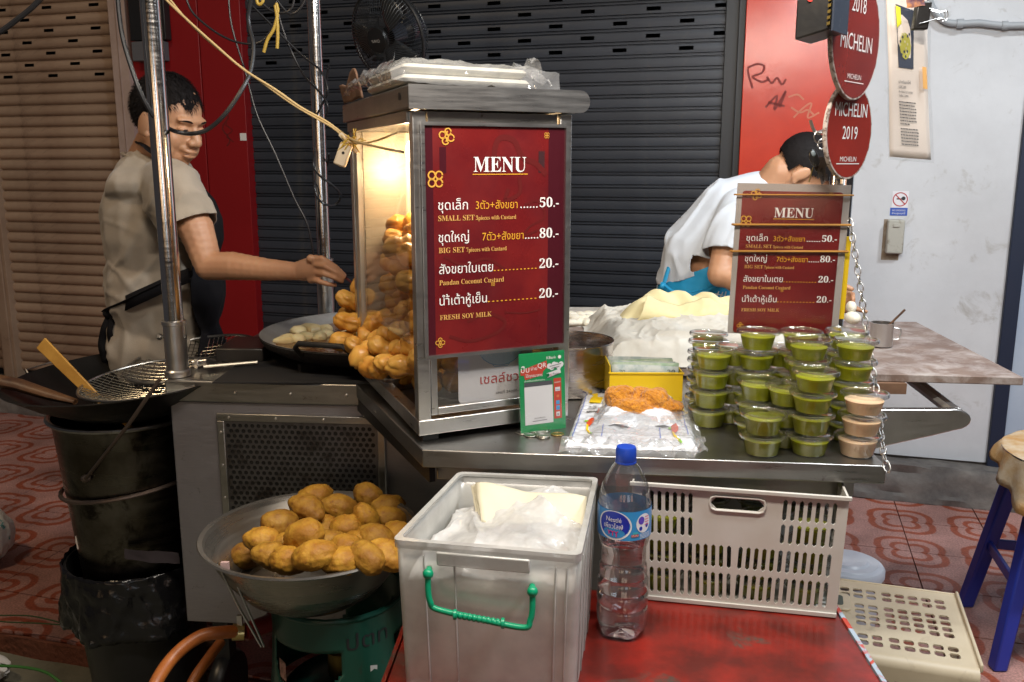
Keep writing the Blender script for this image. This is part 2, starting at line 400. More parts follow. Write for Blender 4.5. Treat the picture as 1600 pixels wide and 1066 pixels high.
def plate(fr, W, H, holes, th, step=None):
    """a flat plate 0..W, 0..H (fr(x, z, depth)) with octagonal or oval holes; holes = [(x0,z0,x1,z1,chamfer)] in rows that do not overlap; returns MB"""
    mb = MB(); rows = {}
    for h in holes: rows.setdefault((round(h[1], 5), round(h[3], 5)), []).append(h)
    keys = sorted(rows); z = 0
    def quad(x0, z0, x1, z1):
        if x1 - x0 < 1e-6 or z1 - z0 < 1e-6: return
        mb.box((x0, 0, z0), (x1, th, z1), lambda a, b, c: fr(a, c, b))
    for (z0, z1) in keys:
        quad(0, z, W, z0); x = 0
        for h in sorted(rows[(z0, z1)]):
            x0, _, x1, _, ch = h; quad(x, z0, x0, z1); x = x1
            if ch > 0:
                for (cx, cz, sx, sz) in ((x0, z0, 1, 1), (x1, z0, -1, 1), (x1, z1, -1, -1), (x0, z1, 1, -1)):
                    tri = [(cx, cz), (cx + sx * ch, cz), (cx, cz + sz * ch)]
                    mb.add([fr(a, b, 0) for a, b in tri] + [fr(a, b, th) for a, b in tri], [(0, 1, 2), (5, 4, 3), (1, 4, 5, 2)])
        quad(x, z0, W, z1); z = z1
    quad(0, z, W, H); return mb

def blend(name, fill, voxel, mat, parent=None, fn=None, iters=6):
    """joins overlapping volumes into one continuous skin"""
    me = fill.mesh('tmp', None, False); o = bpy.data.objects.new('tmp', me); COL.objects.link(o)
    q = o.modifiers.new('r', 'REMESH'); q.mode = 'VOXEL'; q.voxel_size = voxel
    q = o.modifiers.new('s', 'SMOOTH'); q.iterations = iters; q.factor = .5
    dg = bpy.context.evaluated_depsgraph_get(); ev = o.evaluated_get(dg)
    m2 = bpy.data.meshes.new_from_object(ev); bpy.data.objects.remove(o); bpy.data.meshes.remove(me)
    m2.name = name; m2.materials.clear(); m2.materials.append(mat)
    if fn:
        n_ = len(m2.vertices); co = [0.0] * (3 * n_); no = [0.0] * (3 * n_); m2.vertices.foreach_get('co', co); m2.vertex_normals.foreach_get('vector', no)
        for i in range(0, 3 * n_, 3): co[i], co[i + 1], co[i + 2] = fn(Vector(co[i:i + 3]), Vector(no[i:i + 3]))
        m2.vertices.foreach_set('co', co)
    m2.polygons.foreach_set('use_smooth', [True] * len(m2.polygons)); m2.update()
    return put(name, m2, parent)
def slice_off(o, co, no, keep=None):
    bm = bmesh.new(); bm.from_mesh(o.data); fs = [f for f in bm.faces if keep is None or keep(f.calc_center_median())]
    g = set(fs)
    for f in fs: g.update(f.edges); g.update(f.verts)
    bmesh.ops.bisect_plane(bm, geom=list(g), plane_co=co, plane_no=no, clear_outer=True); bm.to_mesh(o.data); bm.free()
def limb(mb, pts, rs, n=12):
    pts = [Vector(p) for p in pts]
    for i in range(len(pts) - 1):
        k = 5
        for j in range(k + 1):
            t = j / k; mb.ell(pts[i].lerp(pts[i + 1], t), [rs[i] + (rs[i + 1] - rs[i]) * t] * 3, n=n, m=8)
    P = []
    mb.tube(pts, [r * .97 for r in rs], n)

# ================================================================ GROUND
def wfr(s, off, z): return WP(s, z, off)
mb = MB(); mb.box((-4.2, -1.0, -.30), (3.6, 2.072, -.012), wfr)
pavement = struct(mb.build('pavement', GROUT))
# tiles with a print of rippled rings round one corner
def tile_mat():
    m = bpy.data.materials.new('ring patterned pavement tile'); t, N, L, b = nodes_of(m)
    tc = N.new('ShaderNodeTexCoord'); sp = N.new('ShaderNodeSeparateXYZ'); L.new(tc.outputs['Object'], sp.inputs[0])
    def mth(op, a, b2=None):
        q = N.new('ShaderNodeMath'); q.operation = op
        for i, v in enumerate((a, b2)):
            if v is None: continue
            if isinstance(v, (int, float)): q.inputs[i].default_value = v
            else: L.new(v, q.inputs[i])
        return q.outputs[0]
    # distance to the nearest tile corner, rings squeezed across
    ax = mth('SUBTRACT', .15, mth('ABSOLUTE', sp.outputs[0])); ay = mth('SUBTRACT', .15, mth('ABSOLUTE', sp.outputs[1]))
    th = mth('ARCTAN2', ay, ax)
    rad = mth('SQRT', mth('ADD', mth('MULTIPLY', ax, ax), mth('MULTIPLY', mth('MULTIPLY', ay, ay), 1.25)))
    scal = mth('MULTIPLY', mth('ABSOLUTE', mth('SINE', mth('MULTIPLY', th, 2.0))), .022)
    pinch = mth('MULTIPLY', mth('POWER', mth('ABSOLUTE', mth('COSINE', th)), 4.0), .020)
    rr = mth('ADD', mth('SUBTRACT', rad, scal), pinch)
    nz = N.new('ShaderNodeTexNoise'); nz.inputs['Scale'].default_value = 26; nz.inputs['Detail'].default_value = 3; L.new(tc.outputs['Object'], nz.inputs['Vector'])
    rr = mth('ADD', rr, mth('MULTIPLY', mth('SUBTRACT', nz.outputs[0], .5), .016))
    def band(c0, hw):
        q = N.new('ShaderNodeMapRange'); q.interpolation_type = 'SMOOTHSTEP'; q.inputs[1].default_value = hw; q.inputs[2].default_value = hw * .6
        L.new(mth('ABSOLUTE', mth('SUBTRACT', rr, c0)), q.inputs[0]); return q.outputs[0]
    rings = mth('MAXIMUM', band(.064, .015), band(.122, .0165))
    mx = N.new('ShaderNodeMix'); mx.data_type = 'RGBA'; mx.inputs[6].default_value = (.50, .26, .22, 1); mx.inputs[7].default_value = (.37, .085, .04, 1)
    L.new(rings, mx.inputs[0])
    sx = N.new('ShaderNodeTexNoise'); sx.inputs['Scale'].default_value = 150; sx.inputs['Detail'].default_value = 3; L.new(tc.outputs['Object'], sx.inputs['Vector'])
    r2 = N.new('ShaderNodeMapRange'); r2.inputs[1].default_value = .35; r2.inputs[2].default_value = .68; r2.inputs[3].default_value = .72; r2.inputs[4].default_value = 1.22; L.new(sx.outputs[0], r2.inputs[0])
    geo = N.new('ShaderNodeNewGeometry'); dn = N.new('ShaderNodeTexNoise'); dn.inputs['Scale'].default_value = 3.2; dn.inputs['Detail'].default_value = 8; L.new(geo.outputs['Position'], dn.inputs['Vector'])
    r3 = N.new('ShaderNodeMapRange'); r3.inputs[1].default_value = .32; r3.inputs[2].default_value = .7; r3.inputs[3].default_value = 1.15; r3.inputs[4].default_value = .42; L.new(dn.outputs[0], r3.inputs[0])
    v = N.new('ShaderNodeVectorMath'); v.operation = 'SCALE'; L.new(mx.outputs[2], v.inputs[0]); L.new(mth('MULTIPLY', r2.outputs[0], r3.outputs[0]), v.inputs['Scale'])
    L.new(v.outputs[0], b.inputs['Base Color'])
    r4 = N.new('ShaderNodeMapRange'); r4.inputs[3].default_value = .35; r4.inputs[4].default_value = .65; L.new(dn.outputs[0], r4.inputs[0]); L.new(r4.outputs[0], b.inputs['Roughness'])
    bp = N.new('ShaderNodeBump'); bp.inputs['Strength'].default_value = .3; bp.inputs['Distance'].default_value = .002; L.new(sx.outputs[0], bp.inputs['Height']); L.new(bp.outputs[0], b.inputs['Normal'])
    return m
TILE = tile_mat()
def tile_mesh(w0, d0):
    q = MB(); q.box((-w0 / 2 + .0022, -d0 / 2 + .0022, -.014), (w0 / 2 - .0022, d0 / 2 - .0022, 0)); return q.mesh('tile', TILE, False)
T0 = tile_mesh(.30, .30); T1 = tile_mesh(.30, .205)
rzw = math.atan2(EW.y, EW.x)
s0 = 1.73 - .3 * 19
for i in range(26):
    for j in range(7):
        off = .214 - .15 + .3 * j + .15 - .0
        cut = off + .15 > 2.08
        s_ = s0 + .15 + .3 * i
        if cut: off = 1.967
        p = WP(s_, random.uniform(-.0015, .0012), off)
        if p.x < -3.6 or p.x > 3.4: continue
        o = put('tile', T1 if cut else T0); o.parent = pavement; o.location = p; o.rotation_euler = (random.uniform(-.003, .003), random.uniform(-.003, .003), rzw)
# kerb face of brick-red tile edge and lower concrete
mb = MB(); mb.box((-4.2, 2.072, -.4), (3.6, 2.085, -.006), wfr); o = struct(mb.build('kerb', M('rough kerb edge', (.16, .05, .025), .85, bump=(60, .8, .01))))
mb = MB()
def gfn(u, v):
    x = -5 + 10 * u; y = -6 + 9.2 * v
    return Vector((x, y, -.062 + .006 * fbm((x, y, 0), 3)))
mb.grid(gfn, 120, 110); struct(mb.build('road', CONC))

# ================================================================ SHOP FRONT WALL
mb = MB(); mb.box((-4.2, -.9, .0), (3.6, .0, .165), wfr)      # base course under everything
mb.box((-4.2, -.9, -.0), (1.3, -.0, .165), wfr) if False else None
struct(mb.build('sill', STONE))
mb = MB()
def stonefn(u, v):
    s_ = -4.1 + 7.6 * u; k = v
    z = .150 if k < .5 else .150 - (k - .5) * 2 * .150
    off = .0 + min(k, .5) * 2 * .12 + max(0, k - .5) * .05
    n_ = .012 * fbm((s_, k * 3, 0), 6, 5)
    return WP(s_, max(z + n_, 0.0), off + n_)
mb.grid(stonefn, 260, 14); struct(mb.build('step', STONE))
# black sheet standing in for the shade inside the shops behind the slots
mb = MB(); mb.box((-4.4, -.34, .1), (3.8, -.30, 3.2), wfr); struct(mb.build('shop_shade_sheet', BLACKP))

def slat_mesh(L0, pitch, kind, slots=()):
    if kind == 'round': pr = [(-.004, .0), (.004, .003), (.013, pitch * .22), (.016, pitch * .5), (.013, pitch * .78), (.004, pitch * .90), (-.004, pitch * .93), (-.004, pitch)]
    else: pr = [(-.004, 0), (-.004, pitch * .05), (.0045, pitch * .08), (.0045, pitch * .17), (-.003, pitch * .20), (-.003, pitch * .27), (.006, pitch * .31), (.0075, pitch * .62), (.006, pitch * .95), (-.004, pitch)]
    xs = [0.0]; holes = []
    for a, b in slots: xs += [a, b]; holes.append((a, b))
    xs.append(L0); xs = sorted(set(round(x, 5) for x in xs)); q = MB(); n = len(pr)
    zlo, zhi = (.44, .72) if kind == 'round' else (.50, .80)
    # add cut levels for the slots
    def at(z):
        for k in range(n - 1):
            if pr[k][1] <= z <= pr[k + 1][1] + 1e-9:
                t = (z - pr[k][1]) / max(1e-9, pr[k + 1][1] - pr[k][1]); return pr[k][0] + t * (pr[k + 1][0] - pr[k][0])
        return 0
    zs = sorted(set([p[1] for p in pr]) | ({zlo * pitch, zhi * pitch} if slots else set()))
    pts = []
    for z in zs:
        c_ = [p for p in pr if abs(p[1] - z) < 1e-9]; pts += [(c_[0][0], z)] if c_ else [(at(z), z)]
    n = len(pts)
    for x in xs:
        for o_, z in pts: q.v.append((x, o_, z))
    for i in range(len(xs) - 1):
        mid = (xs[i] + xs[i + 1]) / 2; h = any(a < mid < b for a, b in holes)
        for k in range(n - 1):
            zc = (pts[k][1] + pts[k + 1][1]) / 2 / pitch
            if h and zlo < zc < zhi: continue
            a = i * n + k; q.f.append((a, a + n, a + n + 1, a + 1))
    return q
def shutter(name, label, s_a, s_b, z0, z1, pitch, kind, mat, zslot, slot_ph, slot_step, slot_w, inset):
    t = thing(name, label, 'roller shutter', WP(s_a, z0, -inset), rzw, 'roller shutters in the shop front')
    Lh = s_b - s_a; k = 0; z = z0
    plain = slat_mesh(Lh, pitch, kind).mesh('slat', mat, True)
    def sl(ph):
        r_ = []; x = ph
        while x < Lh - .05:
            if x > .03: r_.append((x, x + slot_w))
            x += slot_step
        return r_
    sA = slat_mesh(Lh, pitch, kind, sl(slot_ph)).mesh('slat', mat, True); sB = slat_mesh(Lh, pitch, kind, sl(slot_ph - slot_step / 2)).mesh('slat', mat, True)
    n = int((z1 - z0) / pitch)
    for k in range(n):
        zc = z0 + k * pitch
        me = plain if zc < zslot else (sA if k % 2 == 0 else sB)
        o = put('slat', me, t, world=False); o.location = (0, random.uniform(-.0006, .0006), k * pitch); o.rotation_euler = (0, 0, 0)
        o.scale = (1, -1, 1)
    return t
S = lambda p: sW(p)
sLs, sLe = -2.62 - .16, S(aW(183, 60)) 
sPostL = S(aW(212, 120)); sRedL = S(aW(392, 300)); sRedR = S(aW(1160, 150)); sWht = S(aW(1318, 200)); sNav = S(aW(1566, 480))
# left shutter and the one beyond the guide rail
sG = S(aW(14, 500))
shutter('roller_shutter', 'beige roller shutter behind the man in the beige shirt', sG + .045, sLe, .215, 2.60, .0575, 'round', SHUT_L, 1.79, .10, .30, .062, .02)
shutter('roller_shutter', 'beige roller shutter at the far left edge beyond the guide rail', sG - 1.1, sG - .045, .215, 2.60, .0575, 'round', SHUT_L, 9, .10, .28, .062, .02)
shutter('roller_shutter', 'dark blue grey roller shutter between the two red walls', sRedL - .02, sRedR + .02, .165, 2.60, .0562, 'flat', SHUT_D, 1.80, .118, .29, .062, .05)
for a, b, z0, l in ((sG - .05, sG + .05, .0, 'beige steel guide rail at the far left between two beige shutters'),):
    mb = MB(); mb.box((a, -.03, z0 + .165), (b, .03, 2.9), wfr); mb.box((a + .02, .03, z0 + .17), (b - .02, .042, 2.9), wfr)
    tag(mb.build('guide_rail', SHUT_L, bevel=.003), l, 'guide rail')
mb = MB(); mb.box((sRedR - .085, -.055, .165), (sRedR + .02, -.02, 2.9), wfr); mb.box((sRedR - .03, -.02, .165), (sRedR - .0, .004, 2.9), wfr)
tag(mb.build('guide_rail', M('dark rail paint', (.02, .022, .026), .45), bevel=.003), 'dark guide rail of the dark shutter beside the red wall', 'guide rail')
mb = MB(); mb.box((sLe - .005, -.2, .165), (sPostL, .045, 3.0), wfr); mb.box((sLe + .045, .045, .165), (sPostL - .05, .052, 3.0), wfr)
tag(mb.build('plaster_post', POST_C, bevel=.004), 'pinkish plaster post between the beige shutter and the dark red panel', 'post')
rp = thing('red_wall', 'dark red painted panel between the plaster post and the dark shutter', 'wall panel', WP(sPostL, .165, 0))
seam = S(aW(322, 200))
for a, b, nm in ((sPostL, seam - .002, 'board'), (seam + .002, sRedL, 'board')):
    mb = MB(); mb.box((a, -.2, .165), (b, .012 if a == sPostL else .008, 3.0), wfr); mb.build(nm, RED_L, rp, bevel=.002)
mb = MB(); mb.box((seam - .002, -.02, .165), (seam + .002, .0, 3.0), wfr); mb.build('joint', M('worn joint', (.24, .10, .07), .7), rp)
p = aW(380, 214, .01); s_ = S(p)
mb = MB(); mb.box((s_ - .018, .009, p.z - .018), (s_ + .018, .0105, p.z + .018), wfr)
tag(mb.build('sticker', INKW), 'small torn white sticker on the dark red panel', 'sticker')
p = aW(358, 200, .01); s_ = S(p)
bd = Board(WP(s_ - .05, p.z - .09, .009), EW, (0, 0, 1))
bd.stroke([(.03 + .02 * math.sin(i * .9), i * .017) for i in range(10)], .007, INKK); bd.stroke([(.05 + .02 * math.cos(i * 1.3), .02 + i * .012) for i in range(9)], .005, INKK)
o = list(bd.mb.values())[0][0].build('graffiti', M('faded black marker', (.10, .006, .006), .7)); tag(o, 'faded black scribble on the dark red panel beside the white sticker', 'graffiti')
# black meter box above the man's head
t = thing('meter_box', 'black meter box with a grey tray fixed beside the plaster post', 'meter box', aW(228, 60))
a = S(aW(216, 60)) ; b = S(aW(271, 60)); z0 = aW(230, 98).z
mb = MB(); mb.box((a, .013, z0 + .10), (b, .06, 2.6), wfr); mb.build('body', BLACKP, t, bevel=.004)
mb = MB(); mb.box((a + .01, .013, z0), (b - .02, .07, z0 + .095), wfr); mb.build('tray', M('grey plastic', (.10, .10, .11), .5), t, bevel=.004)
# glossy red wall on the right
mb = MB(); mb.box((sRedR, -.25, .165), (sWht, .03, 3.0), wfr)
redw = tag(mb.build('red_wall', RED_R, bevel=.003), 'glossy bright red wall between the dark shutter and the white wall', 'wall')
bd = Board(WP(sRedR, 1.4, .031), EW, (0, 0, 1))
def gpt(px, py): q = aW(px, py, .031); return (S(q) - sRedR, q.z - 1.4)
random.seed(3)
for pts in ([(1176, 138), (1170, 118), (1168, 108)], [(1168, 106), (1184, 100), (1194, 104), (1190, 114), (1176, 120), (1190, 128), (1202, 124)],
            [(1198, 120), (1206, 130), (1214, 122), (1222, 132), (1228, 124)], [(1196, 168), (1214, 150), (1210, 172), (1228, 142), (1218, 168)], [(1200, 160), (1226, 166)]):
    q = [gpt(*p) for p in pts]; q = [(v.x, v.y) for v in smoothpath([(a, b, 0) for a, b in q], 5)]; bd.stroke(q, .009, INKK)
tag(list(bd.mb.values())[0][0].build('graffiti', M('dried brown marker', (.22, .018, .012), .6)), 'brown handwritten scribble on the bright red wall', 'graffiti')
bd = Board(WP(sRedR, 1.4, .031), EW, (0, 0, 1))
for pts in ([(1236, 168), (1250, 176), (1262, 172), (1272, 180)], [(1240, 184), (1256, 168), (1268, 162), (1262, 184), (1280, 176)], [(1232, 152), (1246, 148), (1256, 156)]):
    q = [gpt(*p) for p in pts]; q = [(v.x, v.y) for v in smoothpath([(a, b, 0) for a, b in q], 5)]; bd.stroke(q, .007, INKW)
tag(list(bd.mb.values())[0][0].build('graffiti', M('scraped pale paint', (.60, .20, .12), .6)), 'pale scraped marks on the bright red wall left of the round signs', 'graffiti')
# white wall
mb = MB(); mb.box((sWht, -.25, .160), (sNav, .012, 3.0), wfr)
whitew = tag(mb.build('white_wall', WHITEW, bevel=.003), 'scuffed white painted wall right of the red wall', 'wall')
mb = MB(); mb.box((sNav, -.25, .02), (sNav + .055, .03, 3.0), wfr)
tag(mb.build('door_frame', NAVY, bevel=.003), 'dark navy door frame at the right end of the white wall', 'door frame')
t = thing('door', 'pale blue door panel beyond the navy frame at the right edge', 'door', WP(sNav + .06, .02, 0))
mb = MB(); mb.box((sNav + .056, -.2, .02), (sNav + 1.3, .0, 1.02), wfr); mb.box((sNav + .056, -.2, 1.05), (sNav + 1.3, .0, 3.0), wfr); mb.build('panel', PALEB, t, bevel=.003)
mb = MB(); mb.box((sNav + .056, -.2, 1.02), (sNav + 1.3, -.008, 1.05), wfr); mb.build('rail', NAVY, t)
# sticker, switch box, pipe
p = aW(1404, 337, .012); s_ = S(p); ws, hs = .072, .135
st_ = thing('no_smoking_sticker', 'small no smoking sticker above the switch box on the white wall', 'sticker', WP(s_, p.z - .02, .013))
bd = Board(WP(s_ - .034, p.z, .0135), EW, (0, 0, 1)); SF = M('sticker white', (.75, .74, .78), .5)
bd.rect(.004, .032, .066, .100, SF); bd.rect(0, 0, .066, .032, INKB)
bd.text('NO SMOKING', .033, .018, .05, .010, INKW, d=.001, align='c'); bd.text('ห้ามสูบบุหรี่', .033, .006, .05, .010, INKW, d=.001, align='c')
cx, cy, rr = .035, .066, .027
bd.stroke([(cx + rr * math.cos(i * .26), cy + rr * math.sin(i * .26)) for i in range(24)], .004, INKR, d=.001, close=True)
bd.stroke([(cx - .018, cy + .018), (cx + .018, cy - .018)], .004, INKR, d=.0014); bd.stroke([(cx - .014, cy + .002), (cx + .012, cy + .002)], .005, INKK, d=.0011); bd.disc(cx + .012, cy + .004, .008, INKK, d=.0012)
bd.build(st_)
p0 = aW(1382, 395, .012); p1 = aW(1413, 343, .012)
t = thing('switch_box', 'grimy beige switch box on the white wall under the sticker', 'switch box', p0)
a, b = S(p0), S(p1)
mb = MB(); mb.box((a, .013, p0.z), (b, .055, p1.z), wfr); mb.build('cover', SWITCH, t, bevel=.006)
mb = MB(); mb.box((a - .012, .012, p0.z - .03), (b - .01, .0135, p1.z - .0), wfr); mb.build('backing', M('rust stain plate', (.20, .13, .07), .8, var=(20, (.34, .30, .25))), t)
mb = MB(); mb.box((a + .02, .055, p1.z - .03), (b - .02, .060, p1.z - .015), wfr); mb.build('rocker', SWITCH, t, bevel=.002)
pts = [aW(x, y, .035) for x, y in ((1440, -60), (1450, -10), (1458, 14), (1476, 33), (1500, 37), (1530, 36), (1570, 40), (1640, 38))]
t = thing('conduit_pipe', 'grey electric conduit bending along the top of the white wall', 'pipe', pts[3])
mb = MB(); mb.tube(smoothpath(pts, 6), .013, 10); mb.build('pipe', M('grey conduit', (.33, .35, .37), .5), t)
mb = MB(); q = pts[3]; mb.tube([pts[4] - EW * .012, pts[4] + EW * .012], .018, 10); mb.tube([pts[6] - EW * .01, pts[6] + EW * .01], .017, 10); mb.build('clip', M('grey conduit', (.33, .35, .37), .5), t)

# ================================================================ CART
cart = thing('food_cart', 'stainless steel food cart with a perforated vent panel and a low counter shelf', 'food cart', CP(0, .5, 0))
def cfr(s, t, z): return CP(s, t, z)
CZ = .91
TB0 = .468; SL = -.842; SR = .66
mb = MB(); mb.box((SL, TB0, .302), (SR, 1.30, .86), cfr); mb.build('body', CARTST, cart, bevel=.003)
mb = MB(); mb.box((SL - .006, TB0 - .008, .8605), (SR, 1.31, CZ), cfr); mb.build('top', STEELD, cart, bevel=.004)
# screws of the top trim
mb = MB()
for s_ in [-.81 + .13 * k for k in range(5)]:
    c_ = CP(s_, TB0 - .0085, .885); ax = Matrix((CE, Vector((0, 0, 1)), -CN)).transposed()
    mb.lathe([(.0, .003), (.003, .0025), (.0042, 0)], c_, 8, ax)
mb.build('trim_screw', STEEL, cart)
# perforated vent
V0 = aY(346, 745, CP(-.7, TB0, 0).y); vl = (Vector((V0.x, V0.y - CO.y, 0))).dot(CE)
vx0 = vl; vx1 = vl + .395; vz1 = .835; vz0 = .50
fr_ = thing
mb = MB(); dd = TB0 - .010
mb.box((vx0, dd, vz1 - .018), (vx1, TB0 - .001, vz1), cfr); mb.box((vx0, dd, vz0), (vx1, TB0 - .001, vz0 + .018), cfr)
mb.box((vx0, dd, vz0 + .018), (vx0 + .018, TB0 - .001, vz1 - .018), cfr); mb.box((vx1 - .018, dd, vz0 + .018), (vx1, TB0 - .001, vz1 - .018), cfr)
vf = mb.build('vent_frame', STEELD, cart, bevel=.002)
W_, H_ = vx1 - vx0 - .036, vz1 - vz0 - .036; px_, pz_, hr = .0145, .0126, .0048
holes = []; nr = int(H_ / pz_)
for j in range(nr):
    x = .003 + (px_ / 2 if j % 2 else 0); zc = .006 + j * pz_
    while x + hr * 2 < W_ - .003: holes.append((x, zc - 0, x + hr * 2, zc + hr * 2, hr * .58)); x += px_
mb = plate(lambda a, b, d: CP(vx0 + .018 + a, TB0 - .007 + d, vz0 + .018 + b), W_, H_, holes, .002)
vp = mb.build('vent_panel', M('dark vent steel', (.17, .165, .17), .4, 1.0, stains=(14, (.06, .05, .045), .5, .65)), cart, smooth=False)
mb = MB(); mb.box((vx0 + .018, TB0 - .0035, vz0 + .018), (vx1 - .018, TB0 - .001, vz1 - .018), cfr); mb.build('vent_backing', BLACKM, cart)
mb = MB()
for k in range(4):
    for zz in (vz1 - .009, vz0 + .009): mb.lathe([(.0, .003), (.003, .0025), (.004, 0)], CP(vx0 + .03 + k * (vx1 - vx0 - .06) / 3, dd, zz), 8, Matrix((CE, Vector((0, 0, 1)), -CN)).transposed())
    mb.lathe([(.0, .003), (.003, .0025), (.004, 0)], CP(vx0 + .009, dd, vz0 + .05 + k * .08), 8, Matrix((CE, Vector((0, 0, 1)), -CN)).transposed())
mb.build('vent_screw', STEEL, cart)
# shelf that projects towards the customer, left edge cut on a slant
A = aZ(660, 705, CZ); Bp = aZ(1385, 730, CZ); Dp = aZ(552, 597, CZ); Cp_ = CP(SR - .02, TB0 + .02, CZ)
poly = [(A.x, A.y), (Bp.x, Bp.y), (CP(SR + .02, TB0 - .03, 0).x, CP(SR + .02, TB0 - .03, 0).y), (Cp_.x, Cp_.y + .0), (Dp.x, Dp.y)]
poly = [(A.x, A.y), (Bp.x, Bp.y), (Bp.x + .035, Bp.y + .52), (Dp.x + .1, Dp.y + .10), (Dp.x, Dp.y)]
mb = MB(); mb.prism(poly, CZ - .030, CZ + .002); mb.build('shelf', STEELD, cart, bevel=.002)
mb = MB(); q0, q1 = Vector((A.x + .02, A.y + .05, 0)), Vector((Bp.x - .03, Bp.y + .05, 0))
for a_, b_ in ((.02, .05),):
    mb.prism([(q0.x, q0.y), (q1.x, q1.y), (q1.x, q1.y + .03), (q0.x, q0.y + .03)], CZ - .07, CZ - .031)
mb.build('shelf_rail', STEELD, cart, bevel=.002)
# dark side cheek under the slanted left edge
mb = MB(); mb.prism([(Dp.x + .003, Dp.y - .002), (A.x + .01, A.y + .012), (A.x + .02, A.y + .018), (Dp.x + .02, Dp.y + .004)], CZ - .062, CZ - .0305); mb.build('side_cheek', BLACKM, cart)
# legs and castor wheels
for s_, t_ in ((SL + .06, TB0 + .07), (SR - .08, TB0 + .07), (SL + .06, 1.2), (SR - .08, 1.2)):
    mb = MB(); mb.box((s_ - .02, t_ - .02, .16), (s_ + .02, t_ + .02, .302), cfr); lg = mb.build('leg', BLACKM, cart)
    c_ = CP(s_, t_, .02 if t_ > 1 else .02); mb = MB(); ax = Matrix((CN, Vector((0, 0, 1)), CE)).transposed()
    g0 = .0
    mb.lathe([(.0, -.02), (.085, -.02), (.092, -.01), (.092, .01), (.085, .02), (.0, .02)], CP(s_, t_, .09), 20, ax); mb.build('wheel', BLACKP, lg)
# wing brackets on the right end
zt = aY(1385, 641, 1.93).z
def wing(Yw, pts, th=.02, name='bracket'):
    P3 = [aY(x, y, Yw) for x, y in pts]; n = len(P3)
    mb = MB(); mb.add(P3 + [p + Vector((0, th, 0)) for p in P3], [tuple(range(n))[::-1], tuple(range(n, 2 * n))] + [(i, (i + 1) % n, n + (i + 1) % n, n + i) for i in range(n)])
    return mb.build(name, STEEL, cart, bevel=.003)
arc = [(1488 + 30 * math.cos(a), 656 + 17 * math.sin(a)) for a in [R(-80 + 20 * k) for k in range(9)]]
wing(1.93, [(1330, 641), (1385, 640), (1482, 640)] + arc + [(1455, 682), (1386, 697), (1330, 712)])
mb = MB(); mb.tube([aY(1424, 592, 2.06), aY(1497, 648, 1.95)], .015, 8); mb.build('brace', STEEL, cart)

# poles that carry the canopy
def pole(px0, base, top_px, lab, r=.0215, sock=.0255, sh=.13, grp='upright poles of the cart canopy'):
    t = thing('canopy_pole', lab, 'pole', base, 0, grp)
    mb = MB(); b0 = base + Vector((0, 0, 0)); mb.lathe([(r, 0), (r, 2.3 - base.z)], b0, 28); mb.build('pole', POLE, t)
    mb = MB(); mb.lathe([(sock + .004, 0), (sock + .004, .012), (sock, .016), (sock, sh - .01), (sock + .002, sh - .008), (sock + .002, sh), (r, sh + .002)], b0 + Vector((0, 0, .001)), 28); mb.build('socket', STEEL, t)
    mb = MB(); mb.tube([b0 + Vector((-sock - .012, -.004, sh * .72)), b0 + Vector((sock + .002, -.004, sh * .72))], .0045, 8)
    mb.tube([b0 + Vector((-sock - .013, -.004, sh * .72)), b0 + Vector((-sock - .006, -.004, sh * .72))], .008, 6); mb.build('bolt', STEELD, t)
    return t
PL = aZ(285, 583, CZ + .001); PL.y = CP(-.78, TB0 + .04, 0).y; PL = Vector((PL.x, PL.y, CZ + .001))
pole(0, PL, 0, 'thick polished pole in front of the man with the beige shirt', r=.0215)
pm = aY(510, 480, 2.74); PMb = Vector((pm.x, 2.74, CZ + .001))
pole(0, PMb, 0, 'thinner looking polished pole behind the frying wok', r=.020, sh=.20)
pr_ = aY(1314, 300, 1.78); PRb = Vector((pr_.x, 1.78, CZ + .003))
pole(0, PRb, 0, 'polished pole behind the small menu board and the round signs', r=.0225)
# canopy frame overhead with lamp housings (out of the picture, carries the two tube lamps)
t = thing('stall_canopy', 'steel canopy frame overhead that carries the tube lamps', 'canopy', (PL.x, PL.y, 2.3))
mb = MB(); c4 = [Vector((PL.x, PL.y, 2.31)), Vector((PMb.x, PMb.y, 2.31)), Vector((1.25, 2.5, 2.31)), Vector((PRb.x, PRb.y, 2.31))]
mb.tube(c4, .018, 10, close=True); mb.tube([c4[0], Vector((-.35, .8, 2.31)), Vector((.25, .8, 2.31)), c4[3]], .014, 8); mb.build('rail', STEEL, t)
for c_, rz, nm in (((.10, .86, 2.275), 0, 'lamp_housing'), ((1.05, 1.75, 2.375), 0, 'lamp_housing')):
    mb = MB(); mb.box((c_[0] - .47, c_[1] - .04, c_[2]), (c_[0] + .47, c_[1] + .04, c_[2] + .03)); mb.build(nm, M('white lamp housing', (.7, .7, .7), .4), t)

# ================================================================ GLASS CABINET
FL = Vector((-.165, 1.514, 0)); FR = Vector((.108, 1.644, 0)); BL = Vector((-.360, 2.02, 0)); BR = FR + BL - FL
cab = thing('display_cabinet', 'steel framed glass display cabinet holding fried dough with a red menu on its front', 'display cabinet', (FL.x, FL.y, CZ + .002))
fx = (FR - FL); fW = fx.length; fx.normalize(); sx_ = (BL - FL); sD = sx_.length; sx_.normalize()
def kfr(u, v, z): q = FL + fx * u + sx_ * v; q.z = z; return q
Zb, Zt = .925, 1.487; pw = .024
